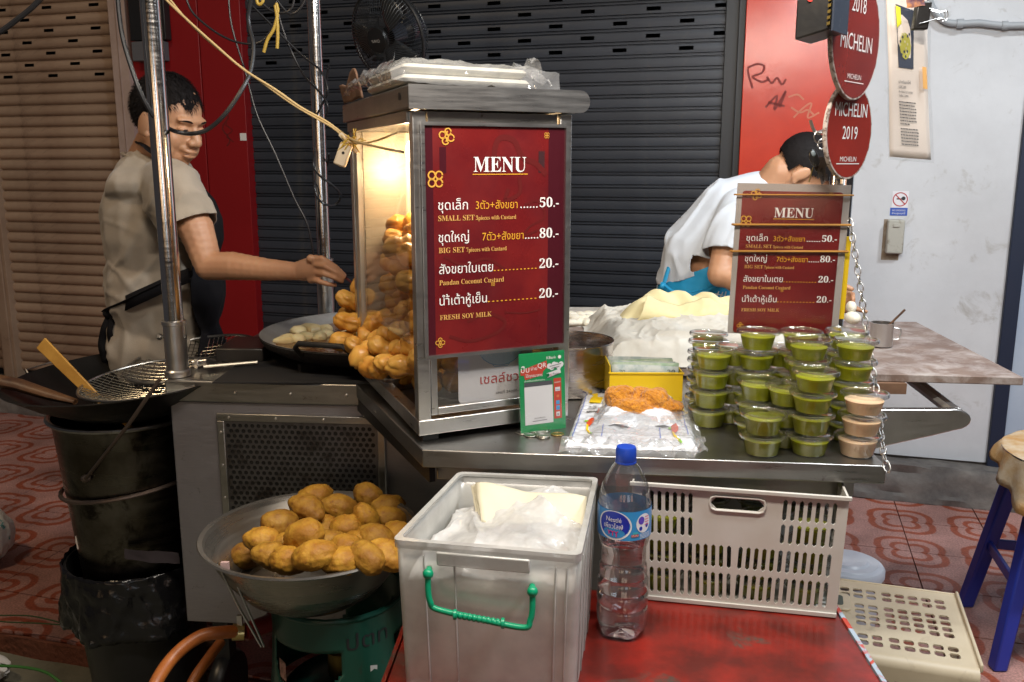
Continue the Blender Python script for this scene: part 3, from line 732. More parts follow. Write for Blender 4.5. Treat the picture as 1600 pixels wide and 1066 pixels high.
# feet
mb = MB()
for u, v in ((.01, .01), (fW - .04, .01), (.01, sD - .04), (fW - .04, sD - .04)): mb.box((u, v, CZ + .002), (u + .03, v + .03, Zb), kfr)
mb.build('foot', BLACKP, cab)
for u, v in ((0, 0), (fW - pw, 0), (0, sD - pw), (fW - pw, sD - pw)):
    mb = MB(); mb.box((u, v, Zb + .028), (u + pw, v + pw, Zt - .002), kfr); mb.build('corner_post', STEEL, cab, bevel=.0015)
mb = MB(); mb.box((0, 0, Zb), (fW, pw, Zb + .0275), kfr); mb.box((0, pw, Zb), (pw, sD, Zb + .0275), kfr); mb.box((fW - pw, pw, Zb), (fW, sD, Zb + .0275), kfr); mb.box((pw, sD - pw, Zb), (fW - pw, sD, Zb + .0275), kfr)
mb.build('base_rail', STEEL, cab, bevel=.0015)
mb = MB(); mb.box((pw, pw, Zb + .004), (fW - pw, sD - pw, Zb + .010), kfr); mb.build('floor_plate', STEELD, cab)
# top rails, front header, roof with a rounded lip
mb = MB(); mb.box((pw + .004, .004, Zt - .024), (fW - pw - .004, pw - .004, Zt - .002), kfr); mb.build('header', STEELD, cab, bevel=.001)
mb = MB(); mb.box((-.004, pw + .001, Zt - .020), (.010, sD, Zt), kfr); mb.box((fW - .010, pw + .001, Zt - .020), (fW + .003, sD, Zt), kfr); mb.box((pw, sD - pw, Zt - .02), (fW - pw, sD, Zt), kfr); mb.build('top_rail', STEELD, cab, bevel=.001)
mb = MB(); mb.box((-.008, -.008, Zt + .001), (fW + .010, sD + .03, Zt + .040), kfr); mb.build('roof', STEELD, cab, bevel=.003)
mb = MB(); n = 10; lip = []
zc, rh = Zt + .0205, .0195
pr2 = [(-.008, Zt + .001), (fW + .012, Zt + .001)] + [(fW + .012 + rh * math.sin(R(180 * k / n)) * 1.0, zc - rh * math.cos(R(180 * k / n))) for k in range(1, n)] + [(fW + .012, Zt + .040), (-.008, Zt + .040)]
P3 = [kfr(u, -.0105, z) for u, z in pr2]; P4 = [kfr(u, -.0085, z) for u, z in pr2]; n = len(P3)
mb.add(P3 + P4, [tuple(range(n))[::-1], tuple(range(n, 2 * n))] + [(i, (i + 1) % n, n + (i + 1) % n, n + i) for i in range(n)])
mb.build('roof_fascia', STEEL, cab, smooth=False)
mb = MB(); mb.lathe([(0, .0005), (.0065, .0005), (.0065, 0)], kfr(-.009, .05, Zt + .024), 14, Matrix((sx_, Vector((0, 0, 1)), -fx)).transposed()); mb.build('drain_hole', BLACKP, cab)
# lower front window
mb = MB(); z0, z1 = Zb + .034, 1.075
mb.box((pw + .002, .004, z0), (pw + .014, .016, z1), kfr); mb.box((pw + .0145, .004, z0), (fW - pw - .002, .016, z0 + .013), kfr); mb.build('window_frame', STEEL, cab, bevel=.001)
mb = MB(); mb.box((pw + .014, .009, z0 + .013), (fW - pw, .0115, Zt - .026), kfr); mb.build('pane', GLASS, cab)
mb = MB(); mb.box((fW - pw + .008, pw, Zb + .03), (fW - pw + .011, sD - pw, Zt - .02), kfr); mb.build('pane', GLASS, cab)
# side glass: sliding pane in its own steel frame over the rear half, back pane
mb = MB(); mb.box((.008, pw + .06, 1.075), (.0105, sD - pw - .03, Zt - .02), kfr); mb.build('pane', GLASS, cab)
LITM = M('warm lit inner steel', (.55, .50, .42), .38, .7, rvar=(30, .3, .5))  # steel in a warm tone, the bulb's glow put into its colour
mb = MB(); mb.box((.003, sD - pw - .032, Zb + .03), (.016, sD - pw - .002, Zt - .021), kfr); mb.build('pane_frame', LITM, cab, bevel=.001)
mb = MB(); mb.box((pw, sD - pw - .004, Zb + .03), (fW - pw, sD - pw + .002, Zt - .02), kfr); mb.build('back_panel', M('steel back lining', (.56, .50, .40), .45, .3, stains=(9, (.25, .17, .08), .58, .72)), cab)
mb = MB(); mb.box((pw, pw, Zt - .006), (fW - pw, sD - pw, Zt - .001), kfr); mb.build('ceiling_plate', LITM, cab)
# bulb
bc = kfr(.12, .40, 1.425)
mb = MB(); mb.ell(bc, (.027, .027, .030), n=20, m=12); mb.build('bulb', M('glowing bulb', (1, .8, .5), emit=((1.0, .70, .36), 20)), cab)
mb = MB(); mb.lathe([(.014, .02), (.014, .055), (.018, .058), (.018, .064)], bc, 16); mb.build('bulb_socket', M('cream bakelite', (.6, .52, .38), .4), cab)
lb = lamp('POINT', 'cabinet_bulb_light', bc + Vector((0, 0, -.036)), 3.6, (1.0, .74, .44), .03)
lb2 = None

# ---- menus
def ornament(bd, x, y, r, rot=0):
    for k in range(4):
        a = rot + k * math.pi / 2
        cx, cy = x + r * .55 * math.cos(a + .78), y + r * .55 * math.sin(a + .78)
        bd.stroke([(cx + r * .38 * math.cos(t * .5), cy + r * .38 * math.sin(t * .5)) for t in range(13)], r * .16, GOLD, d=.0011, close=False)
    bd.stroke([(x - r * .12, y - r * .6), (x + r * .2, y), (x - r * .12, y + r * .6)], r * .13, GOLD, d=.0012)
    bd.stroke([(x + r * .12, y - r * .6), (x - r * .2, y), (x + r * .12, y + r * .6)], r * .13, GOLD, d=.0013)
def menu_print(bd, W, H):
    X = lambda f: f * W; Y = lambda f: (1 - f) * H
    th = -.012
    bd.text(bold('MENU'), X(.52), Y(.195), X(.375), H * .068 / .72, INKW, thin=-.014, align='c')
    bd.rect(X(.325), Y(.208), X(.72), Y(.204), INKY, d=.0008)
    rows = [('ชุดเล็ก', .235, '3ตัว+สังขยา', .37, '50.-', 'SMALL SET', '3pieces with Custard', .345),
            ('ชุดใหญ่', .24, '7ตัว+สังขยา', .37, '80.-', 'BIG SET', '7pieces with Custard', .485)]
    for k, (a, wa, b_, wb, pr, e1, e2, yy) in enumerate(rows):
        h = H * .058
        bd.text(a, X(.085), Y(yy + .012), X(wa - .03), h, INKW)
        bd.text(b_, X(.345 if k == 0 else .39), Y(yy + .012), X(.30), h * .86, INKY)
        bd.text('......' if k == 0 else '.....', X(.665 if k == 0 else .70), Y(yy + .012), X(.13 if k == 0 else .10), h, INKW)
        bd.text(bold(pr), X(.81), Y(yy + .010), X(.145), H * .062, INKW, thin=-.013)
        bd.text(bold(e1), X(.085), Y(yy + .060), X(.25 if k == 0 else .18), H * .034, INKC, thin=-.005)
        bd.text(bold(e2), X(.345 if k == 0 else .275), Y(yy + .060), X(.29), H * .027, INKC)
    for (a, wa, yy, e1, we) in (('สังขยาใบเตย', .38, .625, 'Pandan Coconut Custard', .46), ('นำ้เต้าหู้เย็น', .335, .765, 'FRESH SOY MILK', .37)):
        h = H * .058
        bd.text(a, X(.085), Y(yy + .012), X(wa), h, INKW)
        bd.text('............', X(.09 + wa), Y(yy + .012), X(.79 - .09 - wa), h * .8, INKY)
        bd.text(bold('20.-'), X(.81), Y(yy + .010), X(.145), H * .062, INKW, thin=-.013)
        bd.text(bold(e1), X(.085), Y(yy + (.062 if yy < .7 else .078)), X(we), H * .032, INKC)
    ornament(bd, X(.15), Y(.045), W * .055, .5); ornament(bd, X(.07), Y(.225), W * .062); ornament(bd, X(.085), Y(.945), W * .034, .78); ornament(bd, X(.86), Y(.035), W * .022); ornament(bd, X(.465), Y(.695), W * .016)
menu1 = thing('menu_board', 'large red menu sheet on the front of the glass cabinet', 'menu', kfr(.016, -.004, 1.07), 0, 'red menu boards')
mW, mH = .268, .392; m0 = kfr(.019, -.0035, 1.070)
bd = Board(m0, fx, (0, 0, 1))
mb = MB(); mb.box((0, -.0015, 0), (mW, .0, mH), lambda a, b, c: m0 + fx * a + bd.n * b + Vector((0, 0, c))); mb.build('sheet', MENU, menu1)
DKR = MENUD
bd.rect(mW * .875, 0, mW, mH, DKR, d=.0002); bd.rect(0, 0, mW * .055, mH, DKR, d=.0002); bd.rect(0, 0, mW * .875, mH * .10, DKR, d=.0001) if False else None
bd.rect(mW * .80, mH * .80, mW * .845, mH * .895, M('black tape', (.03, .004, .006), .5), d=.0004); bd.rect(mW * .10, mH * .80, mW * .145, mH * .91, MENUD, d=.0003)
# faint printed drawing lines (a curling vine) in darker red
VINE = M('darker red print', (.10, .008, .008), .35, coat=.4)
def sp(pts, wd, m_=VINE, d=.00045):
    q = [(v.x, v.y) for v in smoothpath([(a * mW, (1 - b) * mH, 0) for a, b in pts], 6)]; bd.stroke(q, wd, m_, d=d)
sp([(.50, .20), (.48, .11), (.52, .05), (.62, .06), (.68, .13), (.78, .16), (.86, .21)], .010)
sp([(.66, .22), (.66, .29), (.56, .32), (.58, .27)], .007); sp([(.70, .34), (.80, .33), (.85, .40), (.74, .44), (.70, .48), (.80, .46)], .004)
sp([(.12, .56), (.25, .60), (.42, .58), (.55, .63)], .005); sp([(.15, .92), (.3, .95), (.5, .92), (.55, .87), (.42, .83), (.28, .86)], .006); sp([(.55, .83), (.70, .84), (.82, .83)], .003)
menu_print(bd, mW, mH); bd.build(menu1, {DKR.name: 'print_band', VINE.name: 'drawing', GOLD.name: 'ornament', 'black tape': 'tape'})
mb = MB()
f_ = lambda a, b, c: m0 + fx * a + bd.n * b + Vector((0, 0, c))
for a, b in (((-.006, 0, -.006), (0, .004, mH + .006)), ((mW, 0, -.006), (mW + .006, .004, mH + .006)), ((0, 0, -.006), (mW, .004, 0)), ((0, 0, mH), (mW, .004, mH + .006))): mb.box(a, b, f_)
mb.build('frame', STEEL, menu1, smooth=False)

# paper with bowl print inside the lower window
pz = m0.z; pd = Board(kfr(.082, .017, .965), fx, (0, 0, 1))
rv = thing('review_paper', 'white paper with a blue bowl and red Thai lettering behind the lower cabinet glass', 'paper', kfr(.082, .017, .965))
mb = MB(); f2 = lambda a, b, c: kfr(.082, .017, .965) + fx * a + pd.n * b + Vector((0, 0, c))
mb.prism([(0, .012), (.008, 0), (.15, 0), (.15, .125), (0, .125)], -.0008, 0, lambda a, b, c: f2(a, c, b)); mb.build('sheet', M('off white paper', (.60, .59, .60), .6), rv)
BLU = M('blue china ink', (.10, .28, .50), .5); BLL = M('light blue china ink', (.45, .58, .68), .5)
pd.rect(.013, .094, .030, .124, INKY); 
bw = [(.085 + .050 * math.cos(R(a)), .118 + .048 * math.sin(R(a))) for a in range(180, 361, 12)]
pd.poly(bw, BLL, d=.0006); pd.stroke(bw, .0012, BLU, d=.0009)
for k in range(9):
    x = .045 + k * .010; pd.stroke([(x - .003, .117), (x, .103 - .012 * math.sin(k * math.pi / 8)), (x + .003, .117)], .0016, BLU, d=.001); pd.stroke([(x - .004, .098), (x, .088), (x + .004, .098)], .001, INKW, d=.001)
pd.stroke([(.068, .072), (.072, .068), (.098, .068), (.102, .072)], .0012, BLU, d=.0009)
pd.text('เชลล์ชวนชิม', .043, .038, .125, .024, INKR); pd.text('เลขที่ 24300-1-0241', .075, .016, .07, .007, INKK)
pd.build(rv)

# wrapped foam trays, cardboard on the roof
ft = thing('foam_tray', 'lower white foam tray wrapped in clear film on the cabinet roof', 'tray', kfr(.02, .03, Zt + .041), 0, 'wrapped foam trays on the cabinet roof')
def tray_mb(u0, v0, u1, v1, z0, h, e=.012, tilt=0):
    q = MB(); n = 5; prof = []
    def pt(u, v, z): p = kfr(u, v, z); p.z += tilt * (u - u0); return p
    rings = []
    for k, (ins, z) in enumerate(((.010, z0), (.002, z0 + .006), (0, z0 + h * .6), (.004, z0 + h * .92), (.012, z0 + h), (.04, z0 + h))):
        ring = []
        for (cu, cv, a0) in ((u1, v0, -90), (u1, v1, 0), (u0, v1, 90), (u0, v0, 180)):
            for j in range(5):
                a = R(a0 + j * 22.5); r_ = e
                cu2 = cu - (ins + r_) * (1 if cu == u1 else -1); cv2 = cv - (ins + r_) * (1 if cv == v1 else -1)
                ring.append(pt(cu2 + r_ * math.cos(a), cv2 + r_ * math.sin(a), z))
        rings.append(ring)
    n = len(rings[0])
    for r_ in rings: q.v += [tuple(p) for p in r_]
    for i in range(len(rings) - 1):
        for j in range(n): q.f.append((i * n + j, i * n + (j + 1) % n, (i + 1) * n + (j + 1) % n, (i + 1) * n + j))
    q.f.append(tuple(range(n))[::-1]); q.f.append(tuple(range((len(rings) - 1) * n, len(rings) * n))); return q
tray_mb(-.012, .010, .225, .30, Zt + .041, .018, tilt=-.01).build('tray', FOAM, ft)
ft2 = thing('foam_tray', 'upper white foam tray wrapped in clear film on top of the other', 'tray', kfr(.02, .03, Zt + .060), 0, 'wrapped foam trays on the cabinet roof')
tray_mb(-.010, .014, .222, .30, Zt + .0595, .017, tilt=-.01).build('tray', FOAM, ft2)
def crumple(fn, nu, nv, amp, sc_, seed=0):
    q = MB()
    def g(u, v):
        p = fn(u, v); rd_ = max(0, 1 - 3 * abs(fbm((p.x * .8 + p.z, p.y * .5 + seed, p.z * .5), sc_ * .35, 2))) ** 2; p = p + Vector((0, 0, rd_ * amp * .9)); n_ = Vector((fbm((p.x + seed, p.y, p.z), sc_), fbm((p.x, p.y + 7 + seed, p.z), sc_), fbm((p.x, p.y, p.z + 13 + seed), sc_)))
        return p + n_ * amp * .55
    q.grid(g, nu, nv); return q
def wrapf(u, v):
    uu = -.035 + u * .31; k = v * 3
    if k < 1: p = kfr(uu, -.001 - .0, Zt + .044 + .040 * k)
    else: p = kfr(uu, -.001 + (k - 1) * .16, Zt + .084 - .0 * k)
    p.z += -.012 * max(0, u - .8) / .2 * (1 if k >= 1 else k) - .02 * max(0, .1 - u) / .1 * (1 if k >= 1 else k) - .008 * u; return p
crumple(wrapf, 70, 40, .005, 40).build('wrapping_film', FILM, ft)
def wrapl(u, v):
    p = kfr(-.020 - .012 * math.sin(v * 3.1), .02 + u * .42, Zt + .043 + v * (.042 - .03 * u) + .018 * u * math.sin(u * 3.1)); return p
crumple(wrapl, 60, 14, .008, 45, 3).build('film_tail', FILM, ft)
def wrapr(u, v):
    p = kfr(.218 + u * .042, -.004 + v * .15, Zt + .050 + .028 * (1 - u) + .012 * math.sin(v * 14 + u * 5)); return p
crumple(wrapr, 22, 24, .012, 60, 5).build('film_tail', FILM, ft)
def cbf(u, v):
    a = kfr(-.006 - .01 * v, .36 + u * .19, Zt + .041 + v * (.046 + .022 * math.sin(u * 7) * (1 - u) - .01 * u)); return a
cb = crumple(cbf, 24, 8, .003, 30, 2).build('cardboard_flap', M('torn brown cardboard', (.20, .11, .07), .8, var=(30, (.13, .07, .04))), None, solid=.004)
tag(cb, 'torn strip of brown cardboard standing on the rear left of the cabinet roof', 'cardboard')

# ================================================================ BUNS
def bun_mesh(kind, seed):
    random.seed(seed); bm = bmesh.new(); bmesh.ops.create_icosphere(bm, subdivisions=4, radius=1.0)
    ph = [random.uniform(0, 6.3) for _ in range(6)]; bend = random.uniform(-.25, .25)
    if kind == 'bowl': rx, ry, rz_ = random.uniform(.038, .045), random.uniform(.032, .036), random.uniform(.028, .032)
    else: rx, ry, rz_ = random.uniform(.031, .042), random.uniform(.025, .029), random.uniform(.023, .027)
    waist = random.uniform(.12, .30) if kind != 'bowl' else 0
    for v in bm.verts:
        p = v.co.copy(); n1 = fbm(p + Vector((seed, 0, 0)), 1.3, 3); n2 = fbm(p + Vector((0, seed, 0)), 3.2, 3)
        k = 1 + (.07 if kind == 'bowl' else .13) * n1 + .035 * n2
        if kind == 'bowl' : k += .030 * fbm(p + Vector((0, 0, seed)), 6, 3) - .035 * max(0, 1 - 5 * abs(fbm(p + Vector((9, seed, 0)), 1.8, 1))) ** 2 + .05 * max(0, fbm(p + Vector((seed, 3, 0)), 2.2, 2)) ; k *= 1 + .10 * max(0, abs(p.x) - .8) * 5 * (seed % 3 == 0)
        t = p.x; w_ = 1 - waist * math.exp(-(t - .1 * math.sin(ph[0])) ** 2 / .07)
        crease = -.10 * math.exp(-((p.z - .15 + .3 * p.x) / .10) ** 2) * (p.y < 0) if kind != 'bowl' else -.05 * math.exp(-((p.z + .1) / .09) ** 2)
        v.co = Vector((p.x * rx, (p.y * w_ + bend * (t * t - .4)) * ry, p.z * w_ * rz_)) * (k + crease)
    me = bpy.data.meshes.new('bun'); bm.to_mesh(me); bm.free(); me.materials.append(BUNB if kind == 'bowl' else BUN)
    me.polygons.foreach_set('use_smooth', [True] * len(me.polygons)); return me
BM_B = [bun_mesh('bowl', k) for k in range(7)]; BM_C = [bun_mesh('cab', 20 + k) for k in range(8)]
def bun(me, p, rot, label, grp, sc_=1.0):
    o = bpy.data.objects.new('fried_bun', me); COL.objects.link(o); o.location = p; o.rotation_euler = rot; o.scale = (sc_, sc_, sc_)
    return tag(o, label, 'fried bun', grp)
# steel tray of the cabinet
TA = aZ(604, 597, .958); TBk = aZ(528, 547, .958)
tv = (TBk - TA).normalized(); tu = Vector((-tv.y, tv.x, 0)); tu = tu if tu.x > 0 else -tu
tl = (TBk - TA).length + .02; tw_ = .245
def tfr(u, v, z): q = TA + tu * u + tv * v; q.z = z; return q
tr = thing('steel_tray', 'shallow steel tray of fried dough sliding out of the left side of the cabinet', 'tray', tfr(tw_ / 2, tl / 2, .937))
def rrect(u0, v0, u1, v1, r_, n=5):
    o_ = []
    for cu, cv, a0 in ((u1 - r_, v0 + r_, -90), (u1 - r_, v1 - r_, 0), (u0 + r_, v1 - r_, 90), (u0 + r_, v0 + r_, 180)):
        for j in range(n): a = R(a0 + 90 * j / (n - 1)); o_.append((cu + r_ * math.cos(a), cv + r_ * math.sin(a)))
    return o_
mb = MB(); rings = [(rrect(.006, .006, tw_ - .006, tl - .006, .02), .9375), (rrect(0, 0, tw_, tl, .025), .962), (rrect(-.004, -.004, tw_ + .004, tl + .004, .028), .963), (rrect(-.004, -.004, tw_ + .004, tl + .004, .028), .960)]
for rg, z in rings: mb.v += [tuple(tfr(u, v, z)) for u, v in rg]
n = 20
for i in range(3):
    for j in range(n): mb.f.append((i * n + j, i * n + (j + 1) % n, (i + 1) * n + (j + 1) % n, (i + 1) * n + j))
mb.f.append(tuple(range(n))[::-1]); mb.build('pan', STEEL, tr, solid=.0012)
random.seed(11); placed = []
def drop(x, y, r, base, lst):
    z = base + r
    for (a, b, c_, r2) in lst:
        d2 = (a - x) ** 2 + (b - y) ** 2; rr = (r + r2) * .93
        if d2 < rr * rr: z = max(z, c_ + math.sqrt(rr * rr - d2) * .86)
    return z
CG = 'fried dough pieces heaped in the display cabinet'
front_pts = [(545, 503, 2.02), (536, 533, 2.0), (560, 540, 1.93), (575, 522, 1.95), (570, 553, 1.86), (600, 545, 1.84), (590, 505, 1.95), (612, 520, 1.88), (615, 495, 1.95), (622, 470, 1.95), (634, 488, 1.85), (628, 548, 1.76), (612, 572, 1.74), (637, 572, 1.70), (645, 540, 1.72), (640, 462, 1.93), (600, 525, 1.90), (650, 515, 1.78), (630, 520, 1.83), (655, 560, 1.68), (655, 480, 1.85), (585, 575, 1.78)]
ORD = ['leftmost', 'second from the left', 'third from the left', 'fourth from the left', 'fifth from the left', 'sixth from the left', 'seventh from the left', 'eighth from the left', 'ninth from the left', 'tenth from the left', 'eleventh from the left']
def rowlabels(pts, cuts, names, fmt):
    out = [None] * len(pts); rows = {}
    for k, p in enumerate(pts): rows.setdefault(sum(p[1] > c_ for c_ in cuts), []).append(k)
    for rw, ks in rows.items():
        for o_, k in enumerate(sorted(ks, key=lambda q_: pts[q_][0])): out[k] = fmt % (names[rw], ORD[o_])
    return out
FLB = rowlabels(front_pts, (500, 530, 556), ('top', 'upper', 'middle', 'bottom'), 'golden dough piece in the %s row of the tray heap, %s')
labs = ['leftmost golden dough ball at the top left edge of the tray pile', 'golden dough piece at the left rim of the tray under the round ball']
for k, (px, py, Yq) in enumerate(front_pts):
    p = aY(px, py, Yq); placed.append((p.x, p.y, p.z, .028))
    bun(BM_C[k % 8], p, (random.uniform(-.6, .6), random.uniform(-.5, .5), random.uniform(0, 6.3)), FLB[k], CG, random.uniform(.92, 1.12))
# filler below the visible ones and the tall pile behind the glass
for k in range(52):
    for _ in range(40):
        u = random.uniform(.02, tw_ - .02); v = random.uniform(.03, tl - .02); p = tfr(u, v, 0); z = drop(p.x, p.y, .028, .940, placed)
        lim = 1.06 if v < .2 else 1.05 + (v - .2) * .4
        if z < lim: break
    else: continue
    placed.append((p.x, p.y, z, .028))
    bun(BM_C[k % 8], (p.x, p.y, z), (random.uniform(-.6, .6), random.uniform(-.5, .5), random.uniform(0, 6.3)), 'golden fried dough piece lying deep in the cabinet heap', CG, random.uniform(.9, 1.1))
# tall pile stacked behind the side glass at the rear of the cabinet
def inner(u, v): return kfr(u, v, 0)
placed2 = []
for k in range(120):
    for _ in range(30):
        u = random.uniform(.045, fW - .05); v = random.uniform(.16, sD - .07); p = inner(u, v); z = drop(p.x, p.y, .028, .940, placed2)
        if z < 1.20 + .10 * (u / fW) + .05 * (v / sD) - (.10 if v < .25 else 0): break
    else: continue
    placed2.append((p.x, p.y, z, .028))
    if any((a - p.x) ** 2 + (b - p.y) ** 2 + (c_ - z) ** 2 < .036 ** 2 for a, b, c_, _r in placed): continue
    bun(BM_C[(k * 3) % 8], (p.x, p.y, z), (random.uniform(-.5, .5), random.uniform(-.4, .4), random.uniform(0, 6.3)), 'golden fried dough piece in the tall pile behind the cabinet glass', 'fried dough pieces piled behind the cabinet glass', random.uniform(.95, 1.15))

# ================================================================ BOWL OF BUNS on the gas cylinder
BC = aZ(486, 828, .69); BR_ = .212; BZ = .69
bowl = thing('steel_bowl', 'wide steel bowl of round orange buns resting on the green gas cylinder', 'bowl', (BC.x, BC.y, BZ - .135))
prof = [(.0, -.135), (.085, -.134), (.105, -.128), (.135, -.108), (.170, -.065), (.196, -.018), (.204, -.001), (.2125, .001), (.2145, -.003), (.2125, -.0055), (.205, -.004), (.199, -.014), (.172, -.066), (.136, -.111), (.105, -.132), (.085, -.138), (.0, -.139)]
mb = MB(); mb.lathe([(r, z) for r, z in prof], (BC.x, BC.y, BZ), 64); mb.build('shell', M('floury dark steel bowl', (.38, .36, .33), .28, .9, rvar=(9, .15, .45), stains=(12, (.62, .58, .50), .62, .74)), bowl)
random.seed(5)
BG = 'orange buns in the steel bowl'
bpts = [(412, 845, 1.62), (438, 817, 1.66), (447, 853, 1.62), (480, 795, 1.70), (492, 776, 1.80), (476, 836, 1.56), (530, 793, 1.76), (576, 775, 1.82), (573, 813, 1.70), (540, 825, 1.68), (508, 828, 1.70), (606, 793, 1.80), (610, 812, 1.74), (588, 842, 1.60), (541, 856, 1.56), (492, 868, 1.49), (450, 876, 1.52), (428, 870, 1.55), (535, 876, 1.50), (575, 872, 1.50), (625, 838, 1.62), (512, 850, 1.60), (632, 860, 1.56), (560, 850, 1.60), (600, 868, 1.52)]
bl = ['leftmost orange bun in the steel bowl', 'orange bun second from the left at the back of the bowl pile', 'small orange bun under the left edge of the bowl pile', 'large orange bun at the top left of the bowl pile', 'orange bun peeping out behind the top left bun in the bowl', 'big round orange bun in the middle left of the bowl pile', 'large orange bun at the top middle of the bowl pile', 'topmost right orange bun of the bowl pile near the vent panel', 'upright bent orange bun right of the middle of the bowl']
bplaced = []
BLB = rowlabels(bpts, (800, 832, 861), ('top', 'upper', 'middle', 'front'), 'orange bun in the %s row of the bowl heap, %s')
for k, (px, py, Yq) in enumerate(bpts):
    p = aY(px, py, Yq); bplaced.append((p.x, p.y, p.z, .036))
    rot = (random.uniform(-.5, .5), random.uniform(-.4, .4), random.uniform(-.7, .7))
    if k == 8: rot = (0, 1.2, .5)
    bun(BM_B[k % 7], p, rot, BLB[k], BG, .90 if k not in (5, 15) else .98)
for k in range(26):
    a = random.uniform(0, 6.3); rr = .15 * math.sqrt(random.random()); x, y = BC.x + rr * math.cos(a), BC.y + rr * math.sin(a)
    z = drop(x, y, .034, BZ - .13 + .3 * max(0, rr - .08), bplaced)
    if z > BZ + .0: continue
    bplaced.append((x, y, z, .034)); bun(BM_B[k % 7], (x, y, z), (random.uniform(-.5, .5), random.uniform(-.4, .4), random.uniform(0, 6)), 'orange bun low in the heap in the steel bowl', BG, .95)
# gas cylinder
gx, gy = BC.x + .045, BC.y + .02
tank = thing('gas_cylinder', 'green gas cylinder under the steel bowl with an orange hose', 'gas cylinder', (gx, gy, -.055))
mb = MB(); mb.lathe([(.0, 0), (.12, 0), (.12, .03), (.135, .04), (.158, .07), (.165, .12), (.165, .33), (.150, .375), (.11, .41), (.04, .425), (0, .427)], (gx, gy, -.055), 40); mb.build('tank', GREENT, tank)
# collar with window openings
cz0, cz1, cr = .345, .552, .132
fnc = lambda a, b, d: Vector((gx + (cr + d) * math.cos(a / cr - 2.9), gy + (cr + d) * math.sin(a / cr - 2.9), cz0 + b))
cir = 2 * math.pi * cr; q = MB(); nA = 72; nz = 12
def open_(a, z):
    d = abs(((a + math.pi) % (2 * math.pi)) - math.pi)
    return False
vs_ = {}
ang0 = math.atan2(-1, -.42)
def hole(ang, z):
    for c_ in (ang0, ang0 + 2.1, ang0 - 2.1):
        d = (ang - c_ + math.pi) % (2 * math.pi) - math.pi
        zl = .395 + .055 * (abs(d) / .62) ** 3; zh = .49
        if abs(d) < .62 and zl < z < zh: return True
    return False
nA, nz = 120, 26
for j in range(nz + 1):
    for i in range(nA):
        a = 2 * math.pi * i / nA; z = cz0 + (cz1 - cz0) * j / nz; r_ = cr + .012 * (1 - j / nz) ** 3 ; q.v.append((gx + r_ * math.cos(a), gy + r_ * math.sin(a), z))
for j in range(nz):
    for i in range(nA):
        a = 2 * math.pi * (i + .5) / nA; z = cz0 + (cz1 - cz0) * (j + .5) / nz
        if hole(a, z): continue
        q.f.append((j * nA + i, j * nA + (i + 1) % nA, (j + 1) * nA + (i + 1) % nA, (j + 1) * nA + i))
q.build('collar', GREENT, tank, solid=.003)
mb = MB(); mb.tube([Vector((gx + cr * math.cos(t * .2618), gy + cr * math.sin(t * .2618), cz1)) for t in range(24)], .006, 8, close=True); mb.build('collar_rim', GREENT, tank)
# painted letters on the collar
cb = Board((0, 0, 0), (1, 0, 0), (0, 0, 1)); aT = -1.28
wrapc = lambda x, y, d: Vector((gx + (cr + .0032) * math.cos(aT + x / cr), gy + (cr + .0032) * math.sin(aT + x / cr), .492 + y))
cb.text('ปตท', 0, 0, .085, .045, INKK, wrap=wrapc, d=0); cb.build(tank)
mb = MB(); 
def stick(a0, a1, z0, z1): 
    pts_ = [Vector((gx + (cr + .0036) * math.cos(a), gy + (cr + .0036) * math.sin(a), z)) for a, z in ((a0, z0), (a1, z0 - .004), (a1, z1 - .004), (a0, z1))]; return pts_
mb.add(stick(-2.42, -2.26, .415, .455), [(0, 1, 2, 3)]); mb.build('price_label', M('faded label', (.40, .22, .18), .6, stains=(90, (.2, .1, .08), .5, .55)), tank)
mb = MB(); mb.add(stick(-.95, -.84, .415, .45), [(0, 1, 2, 3)]); mb.build('sticker_scrap', M('grey sticker scrap', (.45, .45, .44), .6), tank)
mb = MB(); mb.lathe([(0, 0), (.028, 0), (.028, .05), (.016, .055), (.016, .08), (0, .08)], (gx, gy, .37), 16); mb.build('valve', M('brass', (.45, .30, .10), .35, 1.0), tank)
# regulator and hose
hz = aY(387, 988, 1.60)
reg = thing('regulator', 'dark red gas regulator with a steel clamp beside the cylinder', 'regulator', hz)
mb = MB(); mb.tube([hz + Vector((-.005, 0, 0)), hz + Vector((.05, .05, .0))], .018, 12); mb.ell(hz + Vector((.05, .05, .0)), (.032, .032, .024)); mb.build('body', M('dark red enamel', (.14, .01, .008), .35), reg)
mb = MB(); mb.tube([hz + Vector((-.028, -.005, .003)), hz + Vector((-.006, 0, .001))], .0165, 14); mb.build('clamp', M('brass clamp', (.55, .42, .18), .3, 1.0), reg)
mb = MB(); mb.box((-.006, -.006, .012), (.004, .002, .038), lambda a, b, c: hz + Vector((-.012 + a, b, c))); mb.build('screw', STEEL, reg)
hp = [hz + Vector((-.01, 0, 0)), aY(350, 988, 1.58), aY(310, 996, 1.56), aY(268, 1030, 1.52), aY(238, 1080, 1.46), aY(225, 1140, 1.42)]
hs = thing('gas_hose', 'orange rubber gas hose curving from the regulator to the ground', 'hose', hp[3])
mb = MB(); mb.tube(smoothpath(hp, 8), .0125, 12); mb.build('hose', M('orange rubber hose', (.42, .13, .025), .42, var=(30, (.30, .08, .015))), hs)
hp = [aY(345, 1003, 1.75), aY(325, 1030, 1.70), aY(300, 1068, 1.65), aY(285, 1120, 1.6)]
mb = MB(); mb.tube(smoothpath(hp, 6), .011, 10); tag(mb.build('gas_hose', M('orange rubber hose', (.42, .13, .025), .42)), 'second shorter orange hose on the ground behind the curved one', 'hose')
